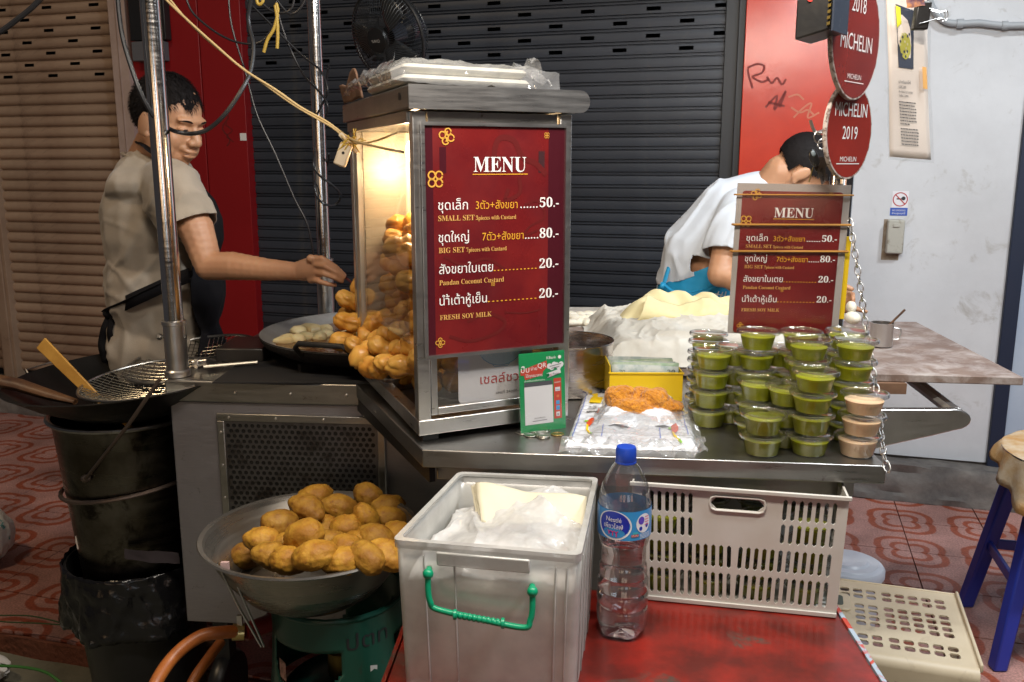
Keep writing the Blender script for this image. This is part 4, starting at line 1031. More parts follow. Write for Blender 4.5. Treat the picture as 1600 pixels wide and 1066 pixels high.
# brick pieces on the ground
random.seed(2)
for (px, py, l, rz_, cl) in ((348, 1022, 'broken orange brick on the ground beside the gas cylinder', .6, (.30, .09, .03)), (318, 1042, 'grey chipped concrete block near the orange hose', .2, (.30, .29, .24)), (316, 1008, 'small orange brick piece in the shade behind the hose', 1.2, (.26, .08, .03))):
    p = aZ(px, py, -.02); q = MB(); q.box((-.055, -.035, -.04), (.055, .035, .02)); me = q.mesh('brick_piece', M('brick ' + str(cl), cl, .85, bump=(60, .7, .006)), False)
    o = put('brick_piece', me, None, bevel=.006); o.location = p; o.rotation_euler = (.05, .1, rz_); tag(o, l, 'brick')
# tongs of the bowl: long thin steel handle hanging on the rim
p0, p1 = aY(347, 880, 1.50), aY(410, 1010, 1.52)
tg = thing('steel_tongs', 'long thin steel tongs leaning against the left side of the bowl', 'tongs', p1)
for dx in (-.004, .005):
    mb = MB(); mb.tube([p0 + Vector((dx * 2, 0, 0)), p0.lerp(p1, .5) + Vector((dx * 1.6, -.004, 0)), p1 + Vector((dx * .6, 0, 0))], .0035, 8, flat=.5); mb.build('arm', STEEL, tg)
mb = MB(); mb.box((-.007, -.004, -.008), (.007, .003, .010), lambda a, b, c: aY(352, 886, 1.495) + Vector((a, b, c))); mb.build('tape', M('pink tape', (.50, .34, .32), .5), tg)

# ================================================================ RED TABLE + things on it
RZ = .660
rt = thing('red_table', 'low worn red painted table with chipped blue grey edges in the foreground', 'table', (.17, 1.25, -.05))
poly = [(-.205, .86), (.52, .80), (.548, 1.42), (-.16, 1.49)]
mb = MB(); mb.prism(poly, RZ - .03, RZ - .001); mb.build('top', REDT, rt, bevel=.002)
e0, e1 = Vector((.5215, .80, 0)), Vector((.5495, 1.42, 0)); mb = MB(); mb.prism([(e0.x, e0.y), (e0.x + .007, e0.y), (e1.x + .007, e1.y), (e1.x, e1.y)], RZ - .05, RZ + .001); mb.build('edge_strip', CHIP, rt)
e0, e1 = Vector((-.2065, .86, 0)), Vector((-.1615, 1.49, 0)); mb = MB(); mb.prism([(e0.x - .006, e0.y), (e0.x, e0.y), (e1.x, e1.y), (e1.x - .006, e1.y)], RZ - .045, RZ + .001); mb.build('edge_strip', REDT, rt)
for x, y in ((-.16, .92), (.47, .87), (.50, 1.38), (-.12, 1.44)):
    mb = MB(); mb.box((x - .015, y - .015, -.055), (x + .015, y + .015, RZ - .031)); mb.build('leg', REDT, rt, bevel=.002)

# storage box
bz0, bz1 = RZ + .001, .895
b0 = aZ(617, 842, bz1); b1 = aZ(905, 866, bz1); b2 = aZ(932, 747, bz1); b3 = aZ(718, 738, bz1)
box = thing('storage_box', 'translucent plastic storage box with a green handle and white bags inside', 'storage box', ((b0.x + b1.x) / 2, (b0.y + b2.y) / 2, bz0))
def bxf(u, v, z):   # bilinear in plan, walls draw in slightly toward the floor
    k = (bz1 - z) / (bz1 - bz0); u = .5 + (u - .5) * (1 - .05 * k); v = .5 + (v - .5) * (1 - .05 * k)
    p = (b0 * (1 - u) + b1 * u) * (1 - v) + (b3 * (1 - u) + b2 * u) * v; p = p.copy(); p.z = z; return p
mb = MB(); rc = [(0, 0), (1, 0), (1, 1), (0, 1)]; rr_ = []
def ringp(e, z, r_=.04):
    o_ = []
    for cu, cv, a0 in ((1 - e - r_, e + r_, -90), (1 - e - r_, 1 - e - r_, 0), (e + r_, 1 - e - r_, 90), (e + r_, e + r_, 180)):
        for j in range(4): a = R(a0 + 30 * j); o_.append(bxf(cu + r_ * math.cos(a), cv + r_ * math.sin(a), z))
    return o_
lv = [(.0, bz0), (.0, bz0 + .06), (.0, bz1 - .06), (.0, bz1 - .008)]
for e, z in lv: mb.v += [tuple(p) for p in ringp(e, z)]
for i in range(3):
    for j in range(16): mb.f.append((i * 16 + j, i * 16 + (j + 1) % 16, (i + 1) * 16 + (j + 1) % 16, (i + 1) * 16 + j))
mb.f.append(tuple(range(16))[::-1]); mb.build('wall', MILKY, box, solid=.002)
mb = MB()
A_, B_ = ringp(-.012, bz1), ringp(.022, bz1); A2, B2 = ringp(-.012, bz1 - .012), ringp(.022, bz1 - .004)
mb.v += [tuple(p) for p in A2 + A_ + B_ + B2]
for i in range(3):
    for j in range(16): mb.f.append((i * 16 + j, i * 16 + (j + 1) % 16, (i + 1) * 16 + (j + 1) % 16, (i + 1) * 16 + j))
mb.build('rim', MILKY2, box)
for u in (.16, .33, .88, .94):
    mb = MB(); mb.box((u - .006, -.010, bz0 + .001), (u + .006, -.002, bz1 - .02), bxf); mb.build('rib', MILKY2, box, bevel=.001)
for v in (.15, .35, .55, .75):
    mb = MB(); mb.box((1.003, v - .006, bz0 + .001), (1.012, v + .006, bz1 - .02), bxf); mb.build('rib', MILKY2, box, bevel=.001)
mb = MB(); mb.box((.235, -.022, bz1 - .032), (.745, -.003, bz1 - .012), bxf); mb.build('handle_plate', MILKY2, box, bevel=.002)
# green swing handle (D shape) hanging in front
fo = Vector((0, -.016, 0)); hL = bxf(.185, 0, bz1 - .040) + fo; hR = bxf(.755, 0, bz1 - .052) + fo; dn = Vector((0, -.006, -.046))
hpts = smoothpath([hL, hL + dn * .5, hL + dn * .85 + Vector((.003, 0, 0)), hL + dn + Vector((.012, 0, -.003)), hL.lerp(hR, .5) + dn + Vector((0, 0, -.004)), hR + dn + Vector((-.012, 0, -.003)), hR + dn * .85 + Vector((-.003, 0, 0)), hR + dn * .5, hR], 5)
mb = MB(); mb.tube(hpts, .0042, 10); hd = mb.build('handle', GREENH, box)
mb = MB()
for c_ in (hL, hR): mb.ell(c_, (.0075, .0075, .0075)); mb.tube([c_, c_ + Vector((0, .018, 0))], .0045, 8)
for t in (.26, .72):
    c_ = (hL + dn).lerp(hR + dn, t) + Vector((0, 0, -.004)); mb.lathe([(.004, -.003), (.0072, -.002), (.0072, .002), (.004, .003)], c_, 12, Matrix(((0, 0, 1), (0, 1, 0), (-1, 0, 0))))
for k in range(9):
    c_ = (hL + dn).lerp(hR + dn, .31 + k * .045) + Vector((0, 0, -.004)); mb.ell(c_, (.0045, .0052, .0052), n=10, m=6)
mb.build('knob', GREENH, hd)['kind'] = 'stuff'
# bags of dough wrappers inside
def bagf(u, v):
    p = bxf(.04 + .92 * u, .03 + .94 * v, bz1 - .062); p.z += -.03 * math.cos(u * 5) * .3 + .035 * math.sin(v * 2.2) * (.4 + .6 * math.sin(u * 3.0)) ; return p
bg = crumple(bagf, 110, 110, .013, 17, 4).build('plastic_bag', POLYW, None); tag(bg, 'crumpled white plastic bag filling the storage box under the folded sheets', 'bag')
mb = MB(); mb.box((.10, .10, bz0 + .006), (.90, .90, bz1 - .075), bxf); tag(mb.build('dough_pack', M('packed white dough sheets', (.66, .64, .57), .8, var=(9, (.40, .39, .35), .40, .60)), None, bevel=.01), 'stack of wrapped dough sheets standing inside the storage box', 'dough pack')
def shf(u, v):
    a = aZ(735, 757, bz1 - .012); b_ = aZ(908, 780, bz1 - .018); c_ = aZ(745, 805, bz1 - .03); d_ = aZ(905, 815, bz1 - .03)
    p = (a * (1 - u) + b_ * u) * (1 - v) + (c_ * (1 - u) + d_ * u) * v; p = p.copy(); p.z += .006 * math.sin(u * 9 + v * 3) * .5 - .012 * v; return p
random.seed(4)
fs = thing('folded_paper', 'folded cream sheets of paper lying on top of the white bag in the storage box', 'paper', shf(.5, .5))
for k in range(3):
    crumple(lambda u, v, k=k: shf(u, v) + Vector((.004 * k, -.006 * k, .004 * k - .002)), 20, 16, .003, 25, k).build('sheet', M('cream waxed paper', (.60, .56, .42), .6), fs, solid=.0012)

# water bottle
Bo = aZ(971, 984, RZ + .0005); bot = thing('water_bottle', 'clear water bottle with a blue cap and blue label standing on the red table', 'bottle', Bo)
pf = [(.0, .010), (.018, .006), (.030, .0), (.036, .003), (.040, .012), (.0415, .025), (.0415, .045), (.0395, .049), (.0415, .054), (.042, .070), (.0395, .075), (.0415, .080), (.0415, .094), (.038, .100), (.039, .106), (.0385, .120), (.0355, .126), (.036, .132), (.036, .150), (.0385, .158), (.041, .170), (.0422, .178), (.0422, .222), (.0415, .228), (.040, .240), (.036, .256), (.030, .270), (.022, .284), (.0155, .292), (.0140, .296), (.0140, .300)]
sk = .310 / .318
pf = [(r * .985, z * sk) for r, z in pf]
def botmesh(prof, n=48, wob=True):
    q = MB(); q.lathe(prof, Bo, n)
    if wob:
        v2 = []
        for (x, y, z) in q.v:
            dz = z - Bo.z; dx, dy = x - Bo.x, y - Bo.y; a = math.atan2(dy, dx)
            k = 1.0
            if dz < .03: k = 1 + .05 * math.cos(5 * a) * (1 - dz / .03)
            v2.append((Bo.x + dx * k, Bo.y + dy * k, z - (.004 * (1 + math.cos(5 * a)) if dz < .006 and dz > .0015 else 0)*0))
        q.v = v2
    return q
botmesh(pf).build('shell', BOTC, bot)
WATER = bpy.data.materials.new('water'); t_, N_, L_, b_ = nodes_of(WATER); b_.inputs['Base Color'].default_value = (.97, .98, 1, 1); b_.inputs['Roughness'].default_value = 0; b_.inputs['IOR'].default_value = 1.33; b_.inputs['Transmission Weight'].default_value = 1
wl = .150 * sk + .01
wp = [(max(0, r - .0012), z + .001) for r, z in pf if z < wl] + [(.036, wl), (0.0, wl)]
wp[0] = (0, wp[0][1]); botmesh(wp).build('water', WATER, bot)
mb = MB(); mb.lathe([(.0155, .294 * sk), (.0160, .2955 * sk), (.0160, .314 * sk), (.0145, .3175 * sk), (0, .318 * sk)], Bo, 40)
q = []
for i, (x, y, z) in enumerate(mb.v):
    dx, dy = x - Bo.x, y - Bo.y; k = 1 + (.025 if (i % 2 and z < Bo.z + .31 * sk) else 0); q.append((Bo.x + dx * k, Bo.y + dy * k, z))
mb.v = q; mb.build('cap', CAPB, bot)
mb = MB(); mb.lathe([(.0165, .2915 * sk), (.0165, .294 * sk), (.0150, .2945 * sk)], Bo, 24); mb.build('neck_ring', CAPB, bot)
lr = .0424; z0, z1 = .176 * sk, .224 * sk
LABB = M('blue bottle label', (.02, .16, .50), .3, coat=.6, var=(12, (.03, .28, .58)))
mb = MB(); mb.lathe([(lr, z0), (lr, z1)], Bo, 64); lab = mb.build('label', LABB, bot)
LB = Board((0, 0, 0), (1, 0, 0), (0, 0, 1)); base_a = -math.pi / 2 - .10
cylw = lambda x, y, d: Vector((Bo.x + (lr + d) * math.cos(base_a + x / lr), Bo.y + (lr + d) * math.sin(base_a + x / lr), Bo.z + y))
LB.P = lambda x, y, d=.0005: cylw(x, y, d)
zc = (z0 + z1) / 2; DB = M('deep blue disc', (.008, .03, .36), .3, coat=.6); WH = M('label white', (.72, .74, .78), .35, coat=.6); PK = M('label pink', (.65, .02, .16), .4); TL = M('label teal', (.05, .38, .45), .4)
def ringpoly(cx, cy, rx, ry, m_, d, n=36):
    for i in range(n):   # thin wedges so the disc follows the curve
        a, b = 2 * math.pi * i / n, 2 * math.pi * (i + 1) / n
        LB._m(m_).add([cylw(cx, cy, d), cylw(cx + rx * .5 * math.cos(a), cy + ry * .5 * math.sin(a), d), cylw(cx + rx * math.cos(a), cy + ry * math.sin(a), d), cylw(cx + rx * math.cos(b), cy + ry * math.sin(b), d), cylw(cx + rx * .5 * math.cos(b), cy + ry * .5 * math.sin(b), d)], [(0, 1, 4), (1, 2, 3, 4)])
def rectc(x0, y0, x1, y1, m_, d):
    n = max(1, int((x1 - x0) / .004))
    for i in range(n):
        a, b = x0 + (x1 - x0) * i / n, x0 + (x1 - x0) * (i + 1) / n
        LB._m(m_).add([cylw(a, y0, d), cylw(b, y0, d), cylw(b, y1, d), cylw(a, y1, d)], [(0, 1, 2, 3)])
ringpoly(-.018, zc, .0285, .0235, WH, .0003); ringpoly(-.018, zc + .001, .025, .0215, DB, .0005)
ringpoly(-.018, zc - .012, .018, .008, LABB, .0006)
LB.text('Nestlé', -.018, zc + .006, .025, .0105, WH, wrap=cylw, d=.0009, align='c'); LB.text('เพียวไลฟ์', -.019, zc - .005, .031, .0105, WH, wrap=cylw, d=.0009, align='c')
for k in range(3):
    x = -.025 + k * .006; hgt = .006 + .0015 * k
    LB.stroke([(x, zc - .009 - hgt * .2), (x, zc - .009 - hgt)], .0016, PK, d=.0009); LB.stroke([(x - .0028, zc - .0085 - hgt * .1), (x, zc - .0105), (x + .0028, zc - .0085)], .0012, PK, d=.0010)
ringpoly(.0315, zc + .003, .014, .0155, WH, .0004); ringpoly(.0265, zc + .008, .0055, .0065, M('label violet', (.10, .06, .45), .4), .0006); ringpoly(.0255, zc - .005, .003, .0035, DB, .0006); ringpoly(.038, zc - .002, .003, .0035, DB, .0006)
for k in range(4): rectc(.033, zc + .012 - k * .0042, .042, zc + .0132 - k * .0042, PK, .0007)
rectc(.010, zc - .0175, .022, zc - .0135, M('label red', (.45, .04, .02), .4), .0006); rectc(.012, zc - .013, .021, zc - .0095, TL, .0006)
LB.text('น้ำดื่ม', .011, zc - .0168, .010, .004, WH, wrap=cylw, d=.0009)
for k in range(4): rectc(.024, zc - .0145 - k * .0022, .046, zc - .0137 - k * .0022, WH, .0006)
LB.build(lab)

# slotted white crate under the shelf
c0 = aZ(988, 934, RZ); c1 = aZ(1306, 965, RZ); cex = (c1 - c0); cW = cex.length; cex.normalize(); cey = Vector((-cex.y, cex.x, 0)); cH = .212
crate = thing('slotted_crate', 'off-white slotted plastic crate of green cups under the counter shelf', 'crate', c0)
def crf(x, y, z): q = c0 + cex * x + cey * y; q.z = RZ + .0005 + z; k = .006 * (z / cH); return q + cex * (k if x > cW / 2 else -k) - cey * (k if y < .15 else -k)
holes = []; n = 24; sw = (cW - .028) / n; nc = 8
rows = [(.014, .062, None), (.070, .112, None), (.122, .158, 'mid'), (.163, .201, 'top')]
for (z0, z1, kk) in rows:
    for i in range(n):
        x0 = .014 + i * sw + .003; x1 = x0 + sw - .0062
        cxm = (x0 + x1) / 2
        if kk and abs(cxm - cW / 2) < .062: continue
        holes.append((x0, z0, x1, z1, .0032))
mA, mBx = cW / 2 - .050, cW / 2 + .050
def part_(x0, x1, hs, nm='front_wall'):
    plate(lambda a, b, d: crf(x0 + a, d, b), x1 - x0, cH, [(p[0] - x0, p[1], p[2] - x0, p[3], p[4]) for p in hs], .0035).build(nm, CRATEW, crate, smooth=False)
def snap(x): return min([h[2] + .0031 for h in holes if h[1] == .014], key=lambda q_: abs(q_ - x))
mA, mBx = snap(mA), snap(mBx)
part_(0, mA, [h for h in holes if h[2] < mA]); part_(mBx, cW, [h for h in holes if h[0] > mBx])
part_(mA, mBx, [h for h in holes if h[0] > mA and h[2] < mBx] + [((mA + mBx) / 2 - .037, .176, (mA + mBx) / 2 + .037, .197, .009)])
mb = MB(); hx0, hx1, hz0, hz1 = (mA + mBx) / 2 - .039, (mA + mBx) / 2 + .039, .174, .199
mb.tube([crf(hx0 + .009, -.001, hz0), crf(hx1 - .009, -.001, hz0), crf(hx1 - .002, -.001, hz0 + .003), crf(hx1, -.001, hz0 + .011), crf(hx1, -.001, hz1 - .011), crf(hx1 - .002, -.001, hz1 - .003), crf(hx1 - .009, -.001, hz1), crf(hx0 + .009, -.001, hz1), crf(hx0 + .002, -.001, hz1 - .003), crf(hx0, -.001, hz1 - .011), crf(hx0, -.001, hz0 + .011), crf(hx0 + .002, -.001, hz0 + .003)], .0022, 8, close=True); mb.build('hand_hole_rim', CRATEW, crate)
mb = MB(); cD = .26
mb.box((-.003, -.006, cH - .004), (cW + .003, .0, cH + .003), crf); mb.build('top_lip', CRATEW, crate, bevel=.001); mb = MB(); mb.box((0, -.004, -.0), (cW, .0, .008), crf); mb.build('bottom_lip', CRATEW, crate, bevel=.001)
hh2 = []
for (z0, z1) in ((.014, .062), (.070, .112), (.122, .158), (.163, .201)):
    for i in range(16): x0 = .014 + i * .0148; hh2.append((x0 + .003, z0, x0 + .0115, z1, .003))
plate(lambda a, b, d: crf(cW - d, .0042 + a, b), cD, cH, hh2, .0035).build('side_wall', CRATEW, crate, smooth=False)
plate(lambda a, b, d: crf(d, .0042 + a, b), cD, cH, hh2, .0035).build('side_wall', CRATEW, crate, smooth=False)
mb = MB(); mb.box((.004, cD, 0), (cW - .004, cD + .004, cH), crf); mb.build('back_wall', CRATEW, crate)
mb = MB(); mb.box((.004, .004, 0), (cW - .004, cD, .003), crf); mb.build('floor', CRATEW, crate)

# ================================================================ CUPS
CR, CB_, CHT = .0385, .0270, .0372
def lat(prof, n=40): q = MB(); q.lathe(prof, (0, 0, 0), n); return q
cup_me = lat([(0, .0012), (.024, .0012), (CB_, .0), (CB_ + .0006, .002), (.0325, .0318), (.0335, .0330), (.0368, .0334)]).mesh('cup', CUPC)
lid_me = lat([(.0372, .0300), (.0388, .0302), (.0391, .0345), (.0380, .0362), (.0358, .0366), (.0350, .0352), (.0330, .0340), (0, .0338)]).mesh('lid', LIDC)
rim_me = lat([(.0378, .0305), (.0394, .0312), (.0396, .0338), (.0382, .0360), (.0366, .0364), (.0358, .0356)]).mesh('lid_rim', LIDC)
def fill_me(m_): return lat([(0, .0016), (CB_ - .0012, .0016), (CB_ - .0006, .004), (.0316, .0262), (.0300, .0270), (0, .0268)]).mesh('custard', m_)
FG, FB = fill_me(CUSTG), fill_me(CUSTB)
random.seed(21)
def cup(p, me, label, grp):
    t = thing('custard_cup', label, 'custard cup', p, random.uniform(0, 6), grp)
    for nm, m_ in (('cup', cup_me), ('lid', lid_me), ('lid_rim', rim_me), ('custard', me)):
        o = put(nm, m_, t, world=False)
        if nm == 'custard': o.scale = (1, 1, random.uniform(.86, 1.08))
        if nm in ('lid', 'lid_rim'): o.rotation_euler = lt_
        if nm == 'cup': lt_ = (random.uniform(-.02, .02), random.uniform(-.02, .02), 0)
    return t
ordn = ['lowest', 'second lowest', 'third lowest', 'fourth lowest', 'topmost']
stacks = [  # px, py of the top lid, count, description
    (1351, 612, 3, 'the beige stack', 'b'),
    (1275, 577, 4, 'the front stack left of the beige cups', 'g'),
    (1194, 644, 2, 'the low front stack of two', 'g'),
    (1186, 592, 3, 'the stack right behind the low front stack', 'g'),
    (1184, 515, 5, 'the tall stack below the small menu left half', 'g'),
    (1264, 529, 5, 'the tall stack below the small menu right half', 'g'),
    (1338, 529, 5, 'the tall stack by the chain', 'g'),
    (1252, 516, 5, 'the rear stack below the small menu', 'g'),
    (1323, 515, 5, 'the rear stack by the pole', 'g'),
    (1115, 545, 4, 'the left stack beside the orange towel', 'g'),
    (1108, 531, 4, 'the second of three left stacks', 'g'),
    (1108, 519, 4, 'the rearmost left stack', 'g'),
    (1150, 540, 4, 'the hidden stack behind the left stacks', 'g'),
    (1218, 541, 4, 'the gap between the tall stacks', 'g'),
    (1232, 600, 3, 'the hidden middle stack', 'g'),
]
CT = CZ + .0025
for (px, py, n, desc, k) in stacks:
    zt_ = CT + n * CHT - .001; p = aZ(px, py, zt_)
    jit = 0
    for i in range(n):
        lab = ('beige' if k == 'b' else 'green') + ' custard cup, ' + ('topmost' if i == n - 1 else ordn[i]) + ' in ' + desc
        cup((p.x + random.uniform(-.0012, .0012) - .0022 * (n - 1 - i) * (1 if k == 'b' else .6), p.y + random.uniform(-.001, .001), CT + i * CHT), FB if k == 'b' else FG, lab, 'cups of beige custard' if k == 'b' else 'cups of green custard')
# cups inside the slotted crate
for i in range(4):
    for j in range(3):
        for l in range(4):
            if j > 0 and l < 3: continue
            p = crf(.045 + i * .082, .05 + j * .08, .004 + l * CHT)
            cup(p, FG, 'green custard cup seen through the slots of the white crate', 'cups of green custard stored in the crate')

# ================================================================ COUNTER THINGS
# steel pot
pc = Vector((aY(887, 530, 1.90).x, 1.90, CT))
pot = thing('steel_pot', 'tall round steel pot behind the right corner of the cabinet', 'pot', pc)
ph_ = aY(887, 530, 1.90).z - CT
mb = MB(); mb.lathe([(0, .001), (.094, .001), (.0975, .004), (.0985, .010), (.0985, ph_ - .004), (.1005, ph_ - .003), (.1015, ph_ - .001), (.1005, ph_), (.0985, ph_ - .001), (.0965, ph_ - .006), (.0965, .004), (0, .004)], pc, 56); mb.build('body', M('used pot steel', (.66, .62, .59), .25, 1.0, rvar=(14, .15, .4), var=(5, (.36, .31, .28))), pot)
# QR stand
qo = kfr(.170, -.018, CT - .0015); qex = (aZ(884, 659, CT) - aZ(808, 671, CT)).normalized()
qo = kfr(.189, -.030, CT); qex = fx; qW = .094; qH = .148
qup = Vector((-.03, .07, .99)).normalized()
qs = thing('payment_stand', 'green acrylic payment stand in front of the cabinet corner', 'payment stand', qo)
bd = Board(qo, (qex - qup * qex.dot(qup)), qup)
mb = MB(); f3 = lambda a, b, c: qo + bd.ex * a + bd.ez * c + bd.n * b
mb.box((0, -.002, 0), (qW, 0, qH), f3); mb.build('panel', M('bank green print', (.01, .22, .07), .35, coat=.5), qs)
mb = MB(); mb.box((-.002, .003, 0), (qW + .002, .0042, qH + .002), f3); mb.box((-.002, -.004, 0), (-.0005, .003, qH + .002), f3); mb.build('acrylic_sleeve', ACRYL, qs)
mb = MB(); mb.add([f3(0, -.004, 0), f3(qW, -.004, 0), f3(qW, -.05, -.004), f3(0, -.05, -.004)], [(0, 1, 2, 3)]); mb.build('rear_foot', ACRYL, qs)
GRD = M('stand dark grey', (.07, .07, .08), .4); QW_ = M('stand paper white', (.58, .57, .58), .4); QR_ = M('stand red', (.42, .05, .03), .4)
X = lambda f: f * qW; Y = lambda f: (1 - f) * qH
bd.rect(X(.10), Y(.90), X(.72), Y(.37), QW_, d=.0004); bd.rect(X(.10), Y(.42), X(.72), Y(.365), GRD, d=.0006); bd.rect(X(.745), Y(.86), X(.915), Y(.345), QR_, d=.0004)
bd.text('KBank', X(.60), Y(.095), X(.21), qH * .052, INKW); bd.disc(X(.89), Y(.08), X(.035), INKW, d=.0006)
bd.poly([(X(.02), Y(.21)), (X(.30), Y(.16)), (X(.60), Y(.11)), (X(.62), Y(.19)), (X(.52), Y(.24)), (X(.50), Y(.29)), (X(.12), Y(.33)), (X(.10), Y(.27)), (X(.03), Y(.27))], QR_, d=.0004)
bd.text('ปี๊บ', X(.035), Y(.235), X(.18), qH * .10, INKW, d=.001); bd.text('จ่าย', X(.245), Y(.215), X(.14), qH * .055, INKW, d=.001); bd.text('QR', X(.40), Y(.195), X(.19), qH * .088, INKW, d=.001)
bd.text('ได้ทุกธนาคาร', X(.13), Y(.30), X(.37), qH * .052, INKW, d=.001)
for k in range(6): bd.disc(X(.66 + .052 * k), Y(.185 + .02 * math.sin(k * 2)), X(.055), QW_, d=.0006 + k * .00001)
bd.stroke([(X(.66), Y(.19)), (X(.92), Y(.165))], .001, GRD, d=.0012); bd.stroke([(X(.70), Y(.215)), (X(.88), Y(.20))], .001, GRD, d=.0012)
bd.stroke([(X(.60), Y(.30)), (X(.90), Y(.255))], qH * .055, QW_, d=.0013); bd.disc(X(.62), Y(.296), X(.035), M('bank green dark', (.0, .12, .04), .4), d=.0016); bd.text('K', X(.67), Y(.308), X(.04), qH * .04, INKR, d=.0018); bd.text('Point', X(.725), Y(.30), X(.14), qH * .04, GRD, d=.0018)
bd.text('เพียงใช้แอปเพื่อจ่ายผ่าน', X(.10), Y(.355), X(.45), qH * .026, INKW)
bd.text('สแกนเพื่อจ่าย', X(.30), Y(.83), X(.24), qH * .022, INKK); bd.stroke([(X(.26), Y(.86)), (X(.58), Y(.855))], .0009, GRD, d=.0008)
bd.rect(X(.775), Y(.51), X(.885), Y(.46), QW_, d=.0007); bd.text('VISA', X(.785), Y(.50), X(.09), qH * .02, INKB, d=.001)
bd.rect(X(.79), Y(.68), X(.87), Y(.63), M('stand blue', (.05, .25, .50), .4), d=.0007); bd.rect(X(.79), Y(.75), X(.87), Y(.695), M('stand blue', (.05, .25, .50), .4), d=.0007); bd.rect(X(.79), Y(.83), X(.87), Y(.775), QW_, d=.0007); bd.disc(X(.83), Y(.575), X(.03), M('stand orange', (.50, .14, .05), .4), d=.0007)
bd.text('฿', X(.81), Y(.82), X(.04), qH * .035, GRD, d=.001); bd.stroke([(X(.76), Y(.40)), (X(.90), Y(.395))], .0025, M('stand pink', (.45, .25, .22), .4), d=.0007)
bd.build(qs, {'graffiti': 'x'})
# coins
random.seed(8)
COIN = M('silver coin', (.50, .48, .42), .3, 1.0, bump=(300, .3, .001)); BRASS = M('brass coin', (.50, .36, .14), .3, 1.0)
for k, (px, py, dz) in enumerate(((816, 677, 0), (829, 681, 0), (834, 674, .0), (846, 678, .002), (850, 673, .0), (848, 683, .0), (849, 681, .0022), (871, 679, 0))):
    p = aZ(px, py, CT + dz); q = MB(); q.lathe([(0, 0), (.0118, 0), (.0122, .0004), (.0122, .0016), (.0118, .002), (.0104, .002), (.0100, .0017), (0, .0017)], (0, 0, 0), 28)
    if k == 7: q2 = MB(); 
    o = put('coin', q.mesh('coin', BRASS if k == 7 else COIN)); o.location = p; o.rotation_euler = (random.uniform(-.04, .04), random.uniform(-.04, .04), 0)
    tag(o, 'brass coloured coin lying alone beside the plastic bags' if k == 7 else 'silver coin in the loose heap below the payment stand', 'coin', None if k == 7 else 'silver coins on the counter')
# plastic bags with vegetable print
bg0 = aZ(882, 700, CT); bg1 = aZ(1092, 706, CT); bg2 = aZ(1068, 622, CT); bg3 = aZ(912, 620, CT)
def bq(u, v, z=0): p = (bg0 * (1 - u) + bg1 * u) * (1 - v) + (bg3 * (1 - u) + bg2 * u) * v; p = p.copy(); p.z = CT + z; return p
pb = thing('plastic_bags', 'stack of printed white plastic bags lying under the orange towel', 'plastic bags', bq(.5, .5))
def hbag(u, v): return .012 + .004 * fbm((u * 3, v * 3, 1), 1.5) + .0015 * math.sin(u * 22 + 5 * v) * (1 - v)
def top_(u, v):
    e = min(u, 1 - u, v, 1 - v); z = hbag(u, v) * min(1, e / .05) ** .5 if e > 0 else 0
    p = bq(u, v, z); p.z += .0022 * fbm((p.x, p.y, 3), 70) * min(1, e / .03); return p
q = MB(); q.grid(top_, 110, 80); q.build('lower_stack', BAGW, pb)
def upf(u, v):
    p = bq(.20 + .72 * u, .28 + .66 * v); e = min(u, 1 - u, v, 1 - v)
    z = .016 + .012 * math.sin(math.pi * min(1, e / .25) / 2) + .010 * abs(math.sin(u * 6.5 + 2 * v)) * (1 - v) - .010 * max(0, .10 - e) / .10
    p.z = CT + z; p += Vector((0, .0, .0035 * fbm((p.x, p.y, 9), 55))); return p
q = MB(); q.grid(upf, 110, 90); q.build('upper_stack', BAGW, pb, solid=.001)
crumple(lambda u, v: bq(.18 + .78 * u, .02 + .48 * v, .024 + .006 * math.sin(v * 3.1)), 110, 70, .006, 26, 6).build('clear_wrap', FILM, pb)
crumple(lambda u, v: bq(-.03 + 1.07 * u, -.10 + .16 * v, .003 + .010 * v + .004 * math.sin(u * 40)), 120, 12, .008, 60, 2).build('clear_edge', FILM, pb)
crumple(lambda u, v: bq(.97 + .08 * u, 0 + .9 * v, .004 + .009 * (1 - u)), 12, 80, .007, 60, 7).build('clear_edge', FILM, pb)
# prints laid over the bag surface
PB = Board((0, 0, 0), (1, 0, 0), (0, 0, 1)); PB.P = lambda x, y, d=.001: top_(x, y) + Vector((0, 0, d + .0012))
GRN = M('leaf green ink', (.20, .42, .05), .5); ORR = M('tomato ink', (.50, .06, .015), .5); YLW = M('banana yellow ink', (.72, .50, .01), .45)
def dense(pts, n=10): return [(a[0] + (b[0] - a[0]) * k / n, a[1] + (b[1] - a[1]) * k / n) for a, b in zip(pts[:-1], pts[1:]) for k in range(n)] + [pts[-1]]
PB.stroke(dense([(.045, .08), (.045, .92)], 40), .006, INKB); PB.stroke(dense([(.935, .14), (.935, .95)], 40), .006, INKB); PB.stroke(dense([(.27, .07), (.265, .30)], 14), .006, INKB); PB.stroke(dense([(.72, .06), (.72, .26)], 14), .006, INKB)
def veg(cx, cy, s=1.0, fn=PB):
    fn.poly([(cx + .030 * s * math.cos(a), cy + .075 * s * math.sin(a) + .4 * .03 * s * math.cos(a)) for a in [R(30 * k) for k in range(12)]], ORR, d=.0012)
    fn.stroke([(cx - .02 * s, cy - .05 * s), (cx - .012 * s, cy - .13 * s), (cx + .02 * s, cy - .20 * s)], .016 * s, YLW, d=.0010); fn.stroke([(cx - .05 * s, cy + .01 * s), (cx - .02 * s, cy)], .020 * s, GRN, d=.0009); fn.stroke([(cx + .018 * s, cy - .19 * s), (cx + .035 * s, cy - .215 * s)], .014 * s, GRN, d=.0012)
veg(.155, .34); veg(.84, .24)
